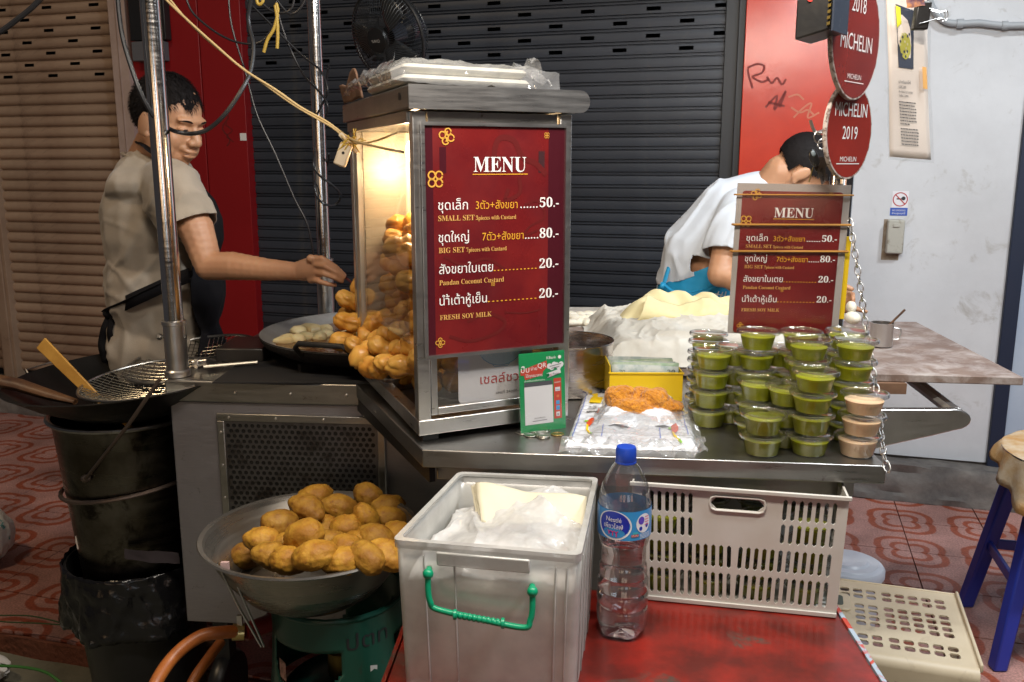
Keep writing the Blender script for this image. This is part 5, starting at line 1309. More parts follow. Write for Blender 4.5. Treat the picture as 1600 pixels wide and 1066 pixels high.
PB.poly([(.09, .74), (.20, .70), (.21, .86), (.155, .86), (.15, .93), (.09, .94)], YLW); PB.text('ขอบคุณ', .10, .60, .07, .10, INKK, wrap=lambda a, b, d: PB.P(a, b)); PB.text('bangkok', .10, .50, .10, .09, INKK, wrap=lambda a, b, d: PB.P(a, b)) if False else None
PB.poly([(.925, .60), (.962, .62), (.965, .88), (.925, .84)], YLW); PB.stroke([(.19, .50), (.20, .56), (.195, .60)], .012, ORR)
for k in range(5): PB.stroke([(.10 + k * .018, .53 + .01 * (k % 2)), (.112 + k * .018, .545)], .03, INKK)
PU = Board((0, 0, 0), (1, 0, 0), (0, 0, 1)); PU.P = lambda x, y, d=.001: upf(x, y) + Vector((0, -.0005, d + .0018))
PU.stroke(dense([(.09, .95), (.09, .30), (.33, .26), (.33, .50)], 12), .006, INKB); PU.stroke(dense([(.93, .90), (.90, .42)], 14), .006, INKB); veg(.20, .56, .8, PU); veg(.80, .52, .8, PU); PU.poly([(.12, .84), (.20, .82), (.20, .93), (.13, .96)], YLW)
PB.build(pb); PU.build(pb)
# yellow money box with notes
y0 = aZ(953, 606, .945); y0 = aY(952, 610, 1.74); yW = (aY(1066, 606, 1.74) - y0).length
yb = thing('money_box', 'small yellow plastic box of banknotes behind the orange towel', 'money box', Vector((y0.x, 1.74, CT + .002)))
yz0, yz1 = CT + .016, .985
yf = lambda a, b, c: Vector((y0.x + a, 1.74 + b - a * .02, c))
mb = MB()
for a, b in (((0, 0, yz0), (yW, .002, yz1)), ((0, .002, yz0), (.002, .10, yz1 + .016)), ((yW - .002, .002, yz0), (yW, .10, yz1 + .004)), ((0, .098, yz0), (yW, .10, yz1)), ((0, .0, yz0), (yW, .10, yz0 + .002))): mb.box(a, b, yf)
mb.build('shell', YELP, yb); mb = MB(); mb.box((-.002, -.002, yz1), (yW + .002, .003, yz1 + .003), yf); mb.build('lip', YELP, yb)
random.seed(6)
nt_ = thing('banknotes', 'bundle of green banknotes standing in the yellow box', 'banknotes', yf(.06, .05, yz0 + .003))
for k in range(7):
    q = MB(); q.grid(lambda u, v: yf(.006 + u * (yW - .014) + .003 * math.sin(k), .012 + k * .011 + .004 * math.sin(u * 4 + k), yz0 + .005 + v * (.068 + .003 * math.sin(k * 2.3)) + .003 * u * (k % 3 - 1)), 10, 3)
    q.build('note', M('green banknote', (.16, .24, .15), .7, var=(40, (.30, .34, .26), .4, .6)) if k % 3 else M('blue grey banknote', (.20, .25, .24), .7, var=(40, (.34, .36, .34), .4, .6)), nt_, solid=.0006)
nb = Board(yf(.006, .0095, yz1 - .012), (1, -.02, 0), (0, 0, 1)); 
nb.text('20', yW * .75, .010, .016, .014, INKK, d=.0028); nb.text('20', .014, .012, .012, .010, M('note dark green', (.04, .08, .04), .6), d=.0028); nb.build(nt_)
# orange terry towel draped in front of the yellow box
tw = MB()
tc_ = aY(1003, 630, 1.645)
for (px, py, Yq, rx, rz_) in ((975, 612, 1.71, .034, .022), (1000, 610, 1.72, .030, .018), (1020, 620, 1.70, .036, .026), (990, 630, 1.685, .036, .022), (1005, 638, 1.68, .032, .018), (1040, 628, 1.70, .026, .018), (1056, 627, 1.70, .016, .010), (958, 612, 1.715, .018, .020), (968, 625, 1.70, .024, .020), (1030, 606, 1.72, .016, .010)):
    p = aY(px, py + 8, Yq - .055); tw.ell(p, (rx, .022, rz_), n=16, m=10)
def tfn(v, n_): return v + n_ * (.0016 * fbm(v, 260, 2) + .0018 * fbm(v, 40, 2) - .006 * math.exp(-((v.x - tc_.x + .012) ** 2 / .0003 + (v.z - tc_.z - .018) ** 2 / .00004)))
o = blend('towel', tw, .0022, TOWEL, None, tfn, 12); tag(o, 'rumpled orange terry towel draped in front of the yellow money box', 'towel')

# ================================================================ DOUGH TABLE
board = thing('dough_board', 'floured wooden board on the right end of the cart', 'table board', (1.0, 2.3, .905))
c00 = aZ(1600, 590, .932); c10 = aZ(1432, 503, .932)
bp_ = [(.02, 2.06), (c00.x, c00.y), (c10.x, c10.y), (.02, c10.y + .10)]
mb = MB(); mb.prism(bp_, .9135, .932); mb.build('board', WOOD, board, bevel=.002)
mb = MB(); mb.prism([(.6, c00.y + .035), (c00.x - .25, c00.y + .02), (c00.x - .25, c00.y + .07), (.6, c00.y + .085)], .888, .913); mb.build('batten', WOODE, board)
mb = MB(); mb.prism([(.35, c00.y + .40), (c00.x - .1, c00.y + .38), (c00.x - .1, c00.y + .43), (.35, c00.y + .45)], .888, .913); mb.build('batten', WOODE, board)
# muslin covered dough heap
def heap(u, v):
    x = .20 + .62 * u; y = 2.03 + .62 * v
    e = min(1, u / .12, (1 - u) / .1, v / .10, (1 - v) / .1); e = max(0, e); e = e * e * (3 - 2 * e)
    h = .050 + .030 * math.exp(-((x - .52) ** 2 / .03 + (y - 2.35) ** 2 / .02)) + .012 * fbm((x, y, 0), 5, 4)
    rid = .006 * math.sin(26 * (x * .6 + y + .05 * math.sin(9 * x)))
    fold = .010 * max(0, 1 - 3 * abs(fbm((x * .5 + y * .9, y * .5 - x * .3, 5), 6, 2))) ** 2 + .006 * max(0, 1 - 3 * abs(fbm((x, y * .4, 2), 14, 2))) ** 2 + .003 * max(0, 1 - 3 * abs(fbm((x * .5, y, 7), 30, 2))) ** 2
    return Vector((x + .012 * fbm((x, y, 8), 9), y - .02 * (1 - v) + .012 * fbm((x, y, 3), 9), .934 + max(0, e * (h + rid * .6 + fold)) + .0015))
q = MB(); q.grid(heap, 190, 170); tag(q.build('muslin_cloth', CLOTHW), 'rumpled white muslin cloth covering dough on the counter behind the cups', 'cloth')
def heapy(u, v):   # yellow cloth thrown over the back, ridge upwards and pulled to the left
    px = 985 + 190 * u; base = aY(px, 0, 2.36).x; y = 2.30 + .10 * v + .03 * math.sin(u * 5)
    zt_ = aY(1000, 458, 2.38).z; zb = aY(1000, 516, 2.33).z
    prof = math.sin(min(1, (1 - abs(v - .55) / .55)) * math.pi / 2) if v <= 1 else 0
    ridge = (.35 + .65 * min(1, u / .22)) - .30 * max(0, u - .5)
    z = zb + (zt_ - zb) * max(0, prof) * ridge + .010 * fbm((base, y, 2), 10, 3)
    return Vector((base, y + .05 * v, z + .006 * math.sin(u * 30 + v * 8)))
q = MB(); q.grid(heapy, 90, 50); tag(q.build('yellow_cloth', CLOTHY), 'pale yellow cloth thrown over the dough behind the small menu', 'cloth')
def fold2(u, v):
    p0 = aY(992, 505, 2.30).lerp(aY(1140, 498, 2.28), u); p1 = aY(1010, 466, 2.36).lerp(aY(1145, 476, 2.34), u)
    p = p0.lerp(p1, v); p.y -= .03 * math.sin(v * 3.1); p.z += .012 * math.sin(u * 8 + v * 2) * v + .008 * fbm(p, 14); return p
q = MB(); q.grid(fold2, 60, 20); tag(q.build('yellow_cloth', CLOTHY, solid=.002), 'front fold of pale yellow cloth hanging beside the small menu', 'cloth')
random.seed(31)
DG = 'raw dough pieces on the board behind the pot'
for k in range(26):
    px = 896 + (k % 9) * 12.5 + random.uniform(-3, 3); py = 491 + (k // 9) * 6; p = aZ(px, py, .945)
    if p.y > 2.9: p.y = 2.88 - .03 * (k % 3)
    q = MB(); q.ell((0, 0, 0), (random.uniform(.026, .034), random.uniform(.018, .024), .011), n=12, m=7)
    q.v = [tuple(Vector(v) * (1 + .25 * fbm(Vector(v) * 30 + Vector((k, 0, 0)), 1))) for v in q.v]
    o = q.build('dough_piece', DOUGH); o.location = (p.x, p.y, .944); o.rotation_euler = (0, 0, random.uniform(0, 3)); tag(o, 'small white raw dough piece on the board behind the steel pot', 'dough', DG)
mb = MB(); mb.prism([(.10, 2.55), (.50, 2.55), (.50, 2.90), (.10, 2.90)], .9325, .9345); tag(mb.build('flour_sheet', M('floured cloth', (.60, .58, .54), .9, var=(20, (.45, .42, .38)))), 'floured cloth under the raw dough pieces', 'cloth')
# small mug with stick
mp = aZ(1376, 541, .933); mg = thing('steel_cup', 'small steel cup with a stirring stick on the wooden board', 'cup', mp)
mr = .0285; mh = aY(1373, 504, mp.y).z - .933
mb = MB(); mb.lathe([(0, .001), (mr - .002, .001), (mr, .003), (mr, mh - .002), (mr + .0015, mh), (mr - .001, mh), (mr - .001, .004), (0, .004)], mp, 32); mb.build('cup', STEEL, mg)
mb = MB(); mb.tube(smoothpath([mp + Vector((mr, -.005, mh * .8)), mp + Vector((mr + .016, -.008, mh * .7)), mp + Vector((mr + .014, -.008, mh * .35)), mp + Vector((mr, -.005, mh * .3))], 5), .002, 6); mb.build('handle', STEEL, mg)
mb = MB(); mb.tube([mp + Vector((-.005, 0, mh * .5)), aY(1414, 484, mp.y + .01)], .003, 8); tag(mb.build('stirring_stick', DWOOD), 'thin stick leaning out of the small steel cup', 'stick')

# ================================================================ FRYING WOK
WZ = .975; wc = Vector((-.340, 2.285, WZ)); wr = .305
wok = thing('frying_wok', 'wide shallow wok of hot oil on the back of the cart', 'wok', (wc.x, wc.y, CZ + .002))
mb = MB(); mb.lathe([(0, -.062), (.10, -.060), (.19, -.050), (.25, -.034), (.29, -.010), (wr, 0), (wr + .004, .001), (wr + .004, -.003), (.293, -.014), (.253, -.038), (.19, -.055), (.1, -.064), (0, -.066)], wc, 72)
mb.build('bowl', M('worn aluminium wok', (.60, .59, .57), .38, .75, rvar=(8, .28, .5), var=(6, (.40, .38, .36), .35, .65)), wok)
mb = MB(); mb.lathe([(wr + .0045, 0), (wr + .002, -.012), (.300, -.022), (.262, -.042), (.20, -.059), (.11, -.068)], wc, 72); mb.build('sooty_underside', M('soot crust', (.015, .012, .010), .7, bump=(60, .8, .006)), wok)
mb = MB(); mb.lathe([(0, -.022), (.274, -.022)], wc, 60); mb.build('oil', OIL, wok)
for sgn, an in ((1, -1.86), (1, 1.2)):
    ca, sa = math.cos(an), math.sin(an); tdir = Vector((-sa, ca, 0)); rd = Vector((ca, sa, 0))
    hb = wc + rd * (wr - .004)
    mb = MB(); mb.tube([hb - tdir * .065 + Vector((0, 0, -.012)), hb - tdir * .068 + rd * .02 + Vector((0, 0, .010)), hb - tdir * .055 + rd * .028 + Vector((0, 0, .022)), hb + tdir * .055 + rd * .028 + Vector((0, 0, .022)), hb + tdir * .068 + rd * .02 + Vector((0, 0, .010)), hb + tdir * .065 + Vector((0, 0, -.012))], .0065, 10); mb.build('handle', BLACKM, wok)
random.seed(12)
for k in range(20):
    if k < 14: px, py = 425 + (k % 7) * 14 + random.uniform(-4, 4), 518 + (k // 7) * 13 + random.uniform(-3, 3) + (k % 7) * -1.0
    else: px, py = 530 + (k - 14) * 12, 516 + random.uniform(-3, 22)
    p = aZ(px, py, WZ - .018)
    if (p - wc).xy.length > .255: continue
    q = MB(); q.ell((0, 0, 0), (random.uniform(.024, .032), random.uniform(.018, .024), .014), n=14, m=8); q.v = [tuple(Vector(v) * (1 + .3 * fbm(Vector(v) * 30 + Vector((k, 0, 0)), 1))) for v in q.v]
    o = q.build('frying_dough', DOUGHF); o.location = p; o.rotation_euler = (0, 0, random.uniform(0, 3)); tag(o, 'pale puffy dough piece frying in the wok oil', 'dough', 'dough pieces frying in the wok')
# burner ring and black well around the wok
t = thing('gas_burner', 'sooty black burner under the frying wok', 'burner', (wc.x, wc.y, CZ + .0015))
mb = MB(); mb.box((-.34, -.33, CZ + .001), (.34, .30, CZ + .004), lambda a, b, c: Vector((wc.x + a * .995, wc.y + b, c))); mb.build('well', M('sooty black plate', (.008, .007, .007), .8), t)
mb = MB(); mb.lathe([(.13, .005), (.13, .012), (.10, .012), (.10, .005)], (wc.x, wc.y, CZ), 40); mb.build('ring', BLACKM, t)
for k in range(5):
    a = k * 1.2566; q = MB(); q.box((-.006, .09, .004), (.006, .28, .022), lambda x, y, z: Vector((wc.x + x * math.cos(a) - y * math.sin(a), wc.y + x * math.sin(a) + y * math.cos(a), CZ + z))); q.build('support_bar', BLACKM, t)
mb = MB(); mb.tube([aZ(318, 573, CZ + .012), aZ(402, 566, CZ + .012)], .004, 8); tag(mb.build('steel_rod', M('pale metal rod', (.55, .50, .40), .4, .6)), 'thin pale metal rod lying on the cart beside the thick pole', 'rod')
p = aZ(302, 568, CZ + .012)
mb = MB(); mb.tube([p, p + Vector((.035, .0, .004))], .010, 10); mb.tube([p + Vector((.006, 0, 0)), p + Vector((.014, 0, .0))], .015, 6); tag(mb.build('tap', STEEL), 'small steel gas tap on the cart top beside the pole socket', 'tap')
mb = MB(); mb.box((-.02, -.003, 0), (.10, .16, .035), lambda a, b, c: aZ(345, 560, CZ + .002) + Vector((a, b, c)) if False else aZ(350, 566, CZ + .002) + Vector((a, b, c))); tag(mb.build('burner_box', M('greasy black box', (.02, .017, .015), .35), bevel=.004), 'low greasy black box on the cart between the pole and the wok', 'box')

# ================================================================ SMALL MENU, SIGNS, PAPER
YM = 1.695
n0, n1, n2 = aY(1137, 521, YM), aY(1309, 523, YM + .01), aY(1144, 286, YM + .0)
mex = (n1 - n0); mW2 = mex.length; mex.normalize(); mup = (n2 - n0); mH2 = mup.length; mup.normalize()
mup = (mup - mex * mup.dot(mex)).normalized()
m2 = thing('menu_board', 'small red menu in a clear sleeve strapped to the pole with brown rubber bands', 'menu', n0, 0, 'red menu boards')
bd = Board(n0, mex, mup); f4 = lambda a, b, c: n0 + mex * a + bd.n * b + mup * c
mb = MB(); mb.box((0, -.003, 0), (mW2, -.0012, mH2), f4); mb.build('backing', M('sleeve backing', (.34, .31, .29), .5), m2)
mb = MB(); mb.prism([(a, b) for a, b in rrect(.010, .002, mW2 - .014, mH2 - .014, .006)], -.001, 0, lambda x, y, z: f4(x, z, y)); mb.build('sheet', MENU, m2)
mb = MB(); mb.box((-.002, .002, -.004), (mW2 + .003, .0028, mH2 + .003), f4); mb.build('sleeve', ACRYL, m2)
class Sub(Board): pass
sb_ = Board(n0 + mex * .006, mex, mup); menu_print(sb_, mW2 - .016, mH2 - .008); sb_.build(m2, {GOLD.name: 'ornament'})
for zz in (.925, .73, .555):
    mb = MB(); mb.tube([f4(-.004, -.004, mH2 * zz), f4(-.004, .004, mH2 * zz), f4(mW2 + .004, .004, mH2 * (zz + .01)), f4(mW2 + .004, -.008, mH2 * (zz + .01))], .0016 if zz > .9 else .0024, 6)
    tag(mb.build('rubber_band', M('brown rubber band', (.36, .17, .03), .4)), {.925: 'top thin rubber band across the small menu', .73: 'middle rubber band across the small menu under its heading', .555: 'lowest rubber band across the middle of the small menu'}[zz], 'rubber band')
mb = MB(); mb.box((mW2 * .93, -.018, .03), (mW2 + .012, -.006, mH2 * .66), f4); tag(mb.build('yellow_card', YELP), 'yellow card edge sticking out behind the small menu on the right', 'card')
mb = MB(); mb.box((mW2 * .2, -.030, -.03), (mW2 + .016, -.020, mH2 * .6), f4); tag(mb.build('plastic_folder', ACRYL), 'clear plastic folder behind the small menu', 'folder')
# round plates
def plate_sign(name, lab, c, rad, ang, words):
    a = R(ang); ex = Vector((math.cos(a), math.sin(a), 0)); up = Vector((0, 0, 1)); n_ = ex.cross(up)
    t = thing(name, lab, 'sign', c, 0, 'round award plates on the pole')
    ax = Matrix((ex, up, n_)).transposed()
    q = MB(); q.lathe([(0, -.006), (rad, -.006), (rad, .0), (rad - .001, .001), (rad - .005, .0008), (0, .0006)], c, 64, ax); q.build('plate', M('pale worn plate rim', (.48, .42, .38), .5, stains=(60, (.15, .10, .08), .5, .56)), t)
    bd = Board(c - ex * rad - up * rad, ex, up); bd.disc(rad, rad, rad - .004, M('award plate red', (.27, .025, .016), .25, coat=.6, var=(6, (.20, .02, .014))), d=.0012, n=56)
    for tx, y, w_, h in words:
        if tx == '_': bd.rect(rad - w_ / 2, rad + y, rad + w_ / 2, rad + y + h, INKW, d=.0018)
        else: bd.text(tx, rad, rad + y, w_, h, INKW, d=.0018, align='c')
    bd.build(t, {'award plate red': 'face'}); return t
# distances: width on screen = diameter * cos(angle)
s2 = aY(1327, 205, 1.63); plate_sign('round_sign', 'lower round dark red plate reading 2019 on the pole', s2, .085, 43, [('MICHELIN', .025, .118, .034), ('2019', -.014, .056, .032), ('MICHELIN', -.053, .060, .012), ('_', -.058, .085, .0016)])
s1 = aY(1338, 58, 1.60); plate_sign('round_sign', 'upper round dark red plate reading 2018 overlapping the lower one', s1, .105, 48, [('2018', .040, .062, .036), ('MICHELIN', -.022, .138, .038), ('MICHELIN', -.070, .060, .012), ('_', -.076, .085, .0016)])
mb = MB(); mb.tube([aY(1345, -60, 1.64), aY(1342, -20, 1.62)], .002, 6); mb.tube([s1 + Vector((0, .004, -.08)), s2 + Vector((0, .004, .07))], .002, 6); tag(mb.build('hanging_wire', STEEL), 'wire that hangs the round plates from the canopy', 'wire')
# hook and bunch of keys
kc = aY(1276, 240, 1.66)
mb = MB(); mb.tube(smoothpath([aY(1266, 188, 1.68), aY(1272, 204, 1.68), aY(1281, 208, 1.68), aY(1290, 200, 1.70), aY(1300, 195, 1.74)], 5), .003, 8); tag(mb.build('wire_hook', STEEL), 'bent wire hook holding the bunch of keys', 'hook')
ky = thing('key_bunch', 'bunch of keys with a dark car fob hanging beside the round plates', 'keys', kc)
mb = MB(); mb.tube([aY(1281, 214, 1.67) + Vector((.011 * math.cos(k * .524), 0, .011 * math.sin(k * .524))) for k in range(12)], .0013, 6, close=True); mb.tube([aY(1284, 226, 1.67) + Vector((.007 * math.cos(k * .524), .003 * math.sin(k * .5), .009 * math.sin(k * .524))) for k in range(12)], .0012, 6, close=True); mb.build('ring', STEEL, ky)
mb = MB(); mb.ell(aY(1272, 247, 1.665), (.009, .007, .017), Matrix.Rotation(R(-22), 3, 'Y'), 16, 10); mb.build('fob', BLACKP, ky)
mb = MB(); mb.ell(aY(1271, 240, 1.658), (.004, .003, .006), Matrix.Rotation(R(-22), 3, 'Y')); mb.build('fob_button', M('grey blue fob', (.20, .26, .30), .4), ky)
for k, (px, py, an) in enumerate(((1282, 252, .1), (1287, 256, -.15), (1292, 250, .3), (1279, 262, -.3))):
    p = aY(px, py, 1.675 + .003 * k); q = MB(); q.lathe([(0, -.001), (.008, -.001), (.008, .001), (0, .001)], (0, 0, 0), 12, Matrix(((1, 0, 0), (0, 0, 1), (0, 1, 0)))); q.box((-.002, -.001, -.032), (.002, .001, -.007)); q.box((.002, -.001, -.030), (.005, .001, -.020))
    o = q.build('key', M('dark steel key', (.18, .17, .16), .35, 1.0), ky); o.location = p - kc; o.matrix_parent_inverse = Matrix.Identity(4); o.rotation_euler = (0, an, 0)
mb = MB(); mb.tube([aY(1270, 262, 1.66), aY(1264, 285, 1.66)], .0011, 6); mb.build('chain_end', M('brass tag', (.45, .33, .12), .3, 1.0), ky)
# black metal transformer box hung from the canopy
dv = thing('power_adapter', 'black metal power box with blue grey side hanging over the round plates', 'power box', aY(1290, 10, 1.50))
dx0, dx1 = aY(1246, 20, 1.52), aY(1310, 46, 1.50)
def dfr(a, b, c):  # yawed box
    an = R(-38); ca, sa = math.cos(an), math.sin(an); o_ = aY(1298, 49, 1.47); return o_ + Vector((a * ca - b * sa, a * sa + b * ca, c + a * .22))
mb = MB(); mb.box((-.058, .0, .004), (0, .07, .09), dfr); mb.build('case', BLACKM, dv, bevel=.003)
mb = MB(); mb.box((.001, -.002, .0), (.004, .068, .11), dfr); mb.build('cover', M('blue grey sheet', (.06, .075, .11), .35, .6, stains=(60, (.2, .2, .2), .6, .66)), dv)
mb = MB()
for k in range(9): mb.box((-.006, -.004, .010 + k * .009), (-.001, -.0005, .015 + k * .009), dfr)
mb.build('terminal', M('brass terminal', (.5, .35, .1), .3, 1.0), dv)['kind'] = 'stuff'
mb = MB(); mb.lathe([(0, 0), (.005, 0), (.005, .002), (0, .002)], dfr(-.035, -.002, .06), 14, Matrix(((1, 0, 0), (0, 0, 1), (0, -1, 0)))); mb.build('red_dot', M('red dot', (.6, .05, .04), .5), dv)
# laminated article hanging from a clip
pT0, pT1, pB0, pB1 = aY(1384, 0, 1.83), aY(1447, 8, 1.84), aY(1391, 245, 1.80), aY(1455, 250, 1.82)
pc_ = thing('laminated_article', 'creased laminated paper with a yellow food picture hanging right of the round plates', 'paper', pB0)
def lf(u, v, d=0): p = (pT0 * (1 - u) + pT1 * u) * (1 - v) + (pB0 * (1 - u) + pB1 * u) * v; return p + Vector((.0, -d - .004 * math.sin(v * 4 + u * 2), .0))
q = MB(); q.grid(lambda u, v: lf(u, v * 1.25 - .25), 8, 24); q.build('sheet', PAPER, pc_, solid=.0006)
q = MB(); q.grid(lambda u, v: lf(-.06 + u * 1.12, v * 1.27 - .25, .003 + .002 * math.sin(v * 13 + u * 4)), 12, 40); q.build('sleeve', SLV, pc_)
PL_ = Board((0, 0, 0), (1, 0, 0), (0, 0, 1)); PL_.P = lambda x, y, d=.001: lf(x, y, d + .0012)
PL_.poly([(.22, .02), (.66, .05), (.62, .42), (.24, .42)], M('photo dark blue', (.03, .04, .07), .3, coat=.5), d=.0005); YG = M('photo yellow green', (.45, .42, .05), .4)
PL_.poly([(.22, .03), (.33, .04), (.34, .14), (.23, .17)], M('photo lime', (.50, .50, .02), .4), d=.0008)
random.seed(9)
PL_.poly([(.42 + .14 * math.cos(R(30 * k)), .28 + .085 * math.sin(R(30 * k))) for k in range(12)], YG, d=.0007); 
for k in range(16): x, y = .42 + random.uniform(-.13, .13), .28 + random.uniform(-.09, .08); PL_.poly([(x + .022 * math.cos(R(60 * j)), y + .010 * math.sin(R(60 * j))) for j in range(6)], M('photo dark blue', (.03, .04, .07), .3) if k % 2 else M('photo pale', (.55, .52, .25), .4), d=.0009 + k * .00001)
tl = lambda t, y, w_, h: PL_.text(t, .24, y, w_, -h, INKK, wrap=lambda a, b, d: lf(a, b, .0022))
tl('ปาท่องโก๋', .520, .30, .026); tl('เสวย', .550, .18, .026); tl('PA TONG GO SAVOEY', .580, .36, .020); tl('CHINA TOWN', .605, .24, .020)
for k in range(14):
    y = .635 + .020 * k + (.012 if k > 7 else 0); x0 = .24 + .004 * k
    x = x0
    while x < x0 + (.40 if k != 7 else .18):
        w_ = random.uniform(.03, .07); PL_.poly([(x, y), (x + w_, y + .001), (x + w_, y + .0075), (x, y + .0065)], INKK, d=.0016); x += w_ + .012
PL_.build(pc_)
mb = MB(); mb.add([lf(.82, .40, .006), lf(.93, .40, .006), lf(.95, .54, .006), lf(.84, .54, .006)], [(0, 1, 2, 3)]); mb.build('brown_tape', M('brown tape', (.55, .30, .10), .4), pc_)
cl = thing('binder_clip', 'black binder clip with wire handles on the laminated article', 'clip', aY(1440, 22, 1.80))
c_ = aY(1440, 25, 1.80)
mb = MB(); mb.box((-.014, -.008, -.026), (.014, .010, .026), lambda a, b, c: c_ + Vector((a + c * .08, b, c))); mb.build('jaw', BLACKM, cl, bevel=.003)
for sy in (-.005, .006):
    mb = MB(); mb.tube(smoothpath([c_ + Vector((.010, sy - .005, .012)), c_ + Vector((.032, sy - .005, .006)), c_ + Vector((.044, sy - .003, .008)), c_ + Vector((.048, sy, -.001)), c_ + Vector((.042, sy - .003, -.010)), c_ + Vector((.030, sy - .005, -.006)), c_ + Vector((-.008, sy - .006, -.016))], 4), .0010, 6); mb.build('wire_handle', STEEL, cl)
mb = MB(); mb.tube([c_ + Vector((0, .002, .02)), aY(1436, -80, 1.82)], .0012, 6); tag(mb.build('hanging_string', CREAMC), 'string that holds the laminated article', 'string')
o = crumple(lambda u, v: lf(.5 + u * .5, -.02 + v * .08, .008) if False else aY(1415 + 30 * u, -8 + 22 * v, 1.79), 8, 6, .006, 30, 3).build('orange_flyer', M('orange flyer', (.60, .25, .08), .4, var=(60, (.08, .04, .08))), None); tag(o, 'orange and dark flyer peeping over the top of the laminated article', 'flyer')
# chain from pole to shelf
ch0 = [aY(x, y, Y_) for x, y, Y_ in ((1328, 345, 1.72), (1332, 370, 1.70), (1340, 420, 1.67), (1346, 460, 1.65), (1352, 505, 1.63))]
ch1 = [aY(x, y, Y_) for x, y, Y_ in ((1352, 505, 1.63), (1360, 560, 1.60), (1368, 600, 1.57), (1374, 640, 1.52), (1378, 690, 1.44), (1382, 715, 1.405), (1388, 738, 1.385))]
cn = thing('link_chain', 'steel link chain hanging from the pole down past the cups', 'chain', ch0[0])
pts = smoothpath(ch0 + ch1[1:], 12); acc = 0; last = pts[0]; k = 0; step = .0165
lk = MB(); lk.tube([Vector((.0052 * math.cos(a) if abs(math.sin(a)) > .2 else .0052 * math.copysign(1, math.cos(a)), 0, .0105 * math.sin(a))) for a in [R(30 * j) for j in range(12)]], .0015, 6, close=True); lkm = lk.mesh('link', STEEL)
L_ = [0]
for a, b in zip(pts[:-1], pts[1:]): L_.append(L_[-1] + (b - a).length)
d_ = .005
while d_ < L_[-1]:
    i = max(j for j in range(len(L_)) if L_[j] <= d_); i = min(i, len(pts) - 2); f = (d_ - L_[i]) / max(1e-6, L_[i + 1] - L_[i]); p = pts[i].lerp(pts[i + 1], f); tdir = (pts[i + 1] - pts[i]).normalized()
    o = bpy.data.objects.new('link', lkm); COL.objects.link(o); o.parent = cn; q_ = tdir.to_track_quat('Z', 'Y') @ Euler((0, 0, R(90 * (k % 2) + 40))).to_quaternion()
    o.location = p - ch0[0]; o.rotation_euler = q_.to_euler(); d_ += step; k += 1

# ================================================================ FAN
fc = aY(606, 58, 3.05); fn_ = thing('hanging_fan', 'black caged fan hanging behind the cabinet', 'fan', fc)
fd = (Vector((-.55, -.75, -.30))).normalized(); fu = Vector((0, 0, 1)); fe = fd.cross(fu).normalized(); fu = fe.cross(fd).normalized()
fax = Matrix((fe, fu, fd)).transposed(); fr2 = .150
def fp(x, y, z): return fc + fe * x + fu * y + fd * z
mb = MB(); mb.tube([fp(fr2 * math.cos(a), fr2 * math.sin(a), 0) for a in [R(9 * k) for k in range(40)]], .006, 8, close=True); mb.build('cage_rim', BLACKP, fn_)
mb = MB()
for k in range(72):
    a = R(5 * k)
    mb.tube([fp(r_ * math.cos(a + sw * .3), r_ * math.sin(a + sw * .3), z) for r_, z, sw in ((.040, .055, .5), (.085, .052, .3), (.125, .036, .1), (fr2, .0, 0))], .0011, 4)
o = mb.build('front_cage', M('dark glossy wire', (.05, .055, .06), .3, .6), fn_); o['kind'] = 'stuff'
mb = MB()
for k in range(72):
    a = R(5 * k); mb.tube([fp(r_ * math.cos(a), r_ * math.sin(a), z) for r_, z in ((fr2, 0), (.135, -.040), (.10, -.065), (.05, -.070))], .0012, 4)
for r_, z in ((.13, -.045), (.10, -.065)): mb.tube([fp(r_ * math.cos(R(12 * k)), r_ * math.sin(R(12 * k)), z) for k in range(30)], .0015, 5, close=True)
o = mb.build('rear_cage', M('dark glossy wire', (.05, .055, .06), .3, .6), fn_); o['kind'] = 'stuff'
mb = MB(); mb.lathe([(0, .060), (.038, .056), (.042, .048), (.040, .040), (0, .038)], fc, 32, fax); bdg = mb.build('badge', BLACKP, fn_)
b_d = Board(fp(-.03, -.01, .0615), fe, fu)
b_d.text('OWNY', .03, .004, .036, .014, M('badge grey', (.45, .45, .45), .4), align='c'); b_d.build(bdg)
for k in range(3):
    q = MB(); a0 = R(120 * k)
    q.grid(lambda u, v: fp((.03 + .10 * u) * math.cos(a0 + (v - .5) * (1.3 - .3 * u)), (.03 + .10 * u) * math.sin(a0 + (v - .5) * (1.3 - .3 * u)), .01 + .03 * (v - .5)), 6, 6); q.build('blade', M('grey black blade', (.03, .033, .036), .2), fn_, solid=.002)
mb = MB(); mb.lathe([(.03, .0), (.035, -.06), (.055, -.075), (.055, -.13), (.040, -.155), (0, -.16)], fc, 28, fax); mb.build('motor', M('black glossy motor', (.02, .022, .028), .25), fn_)
mb = MB(); mb.tube([fp(0, .03, -.12), fp(0, .16, -.10), fc + Vector((.08, .05, .6))], .012, 8); mb.build('bracket', BLACKM, fn_)

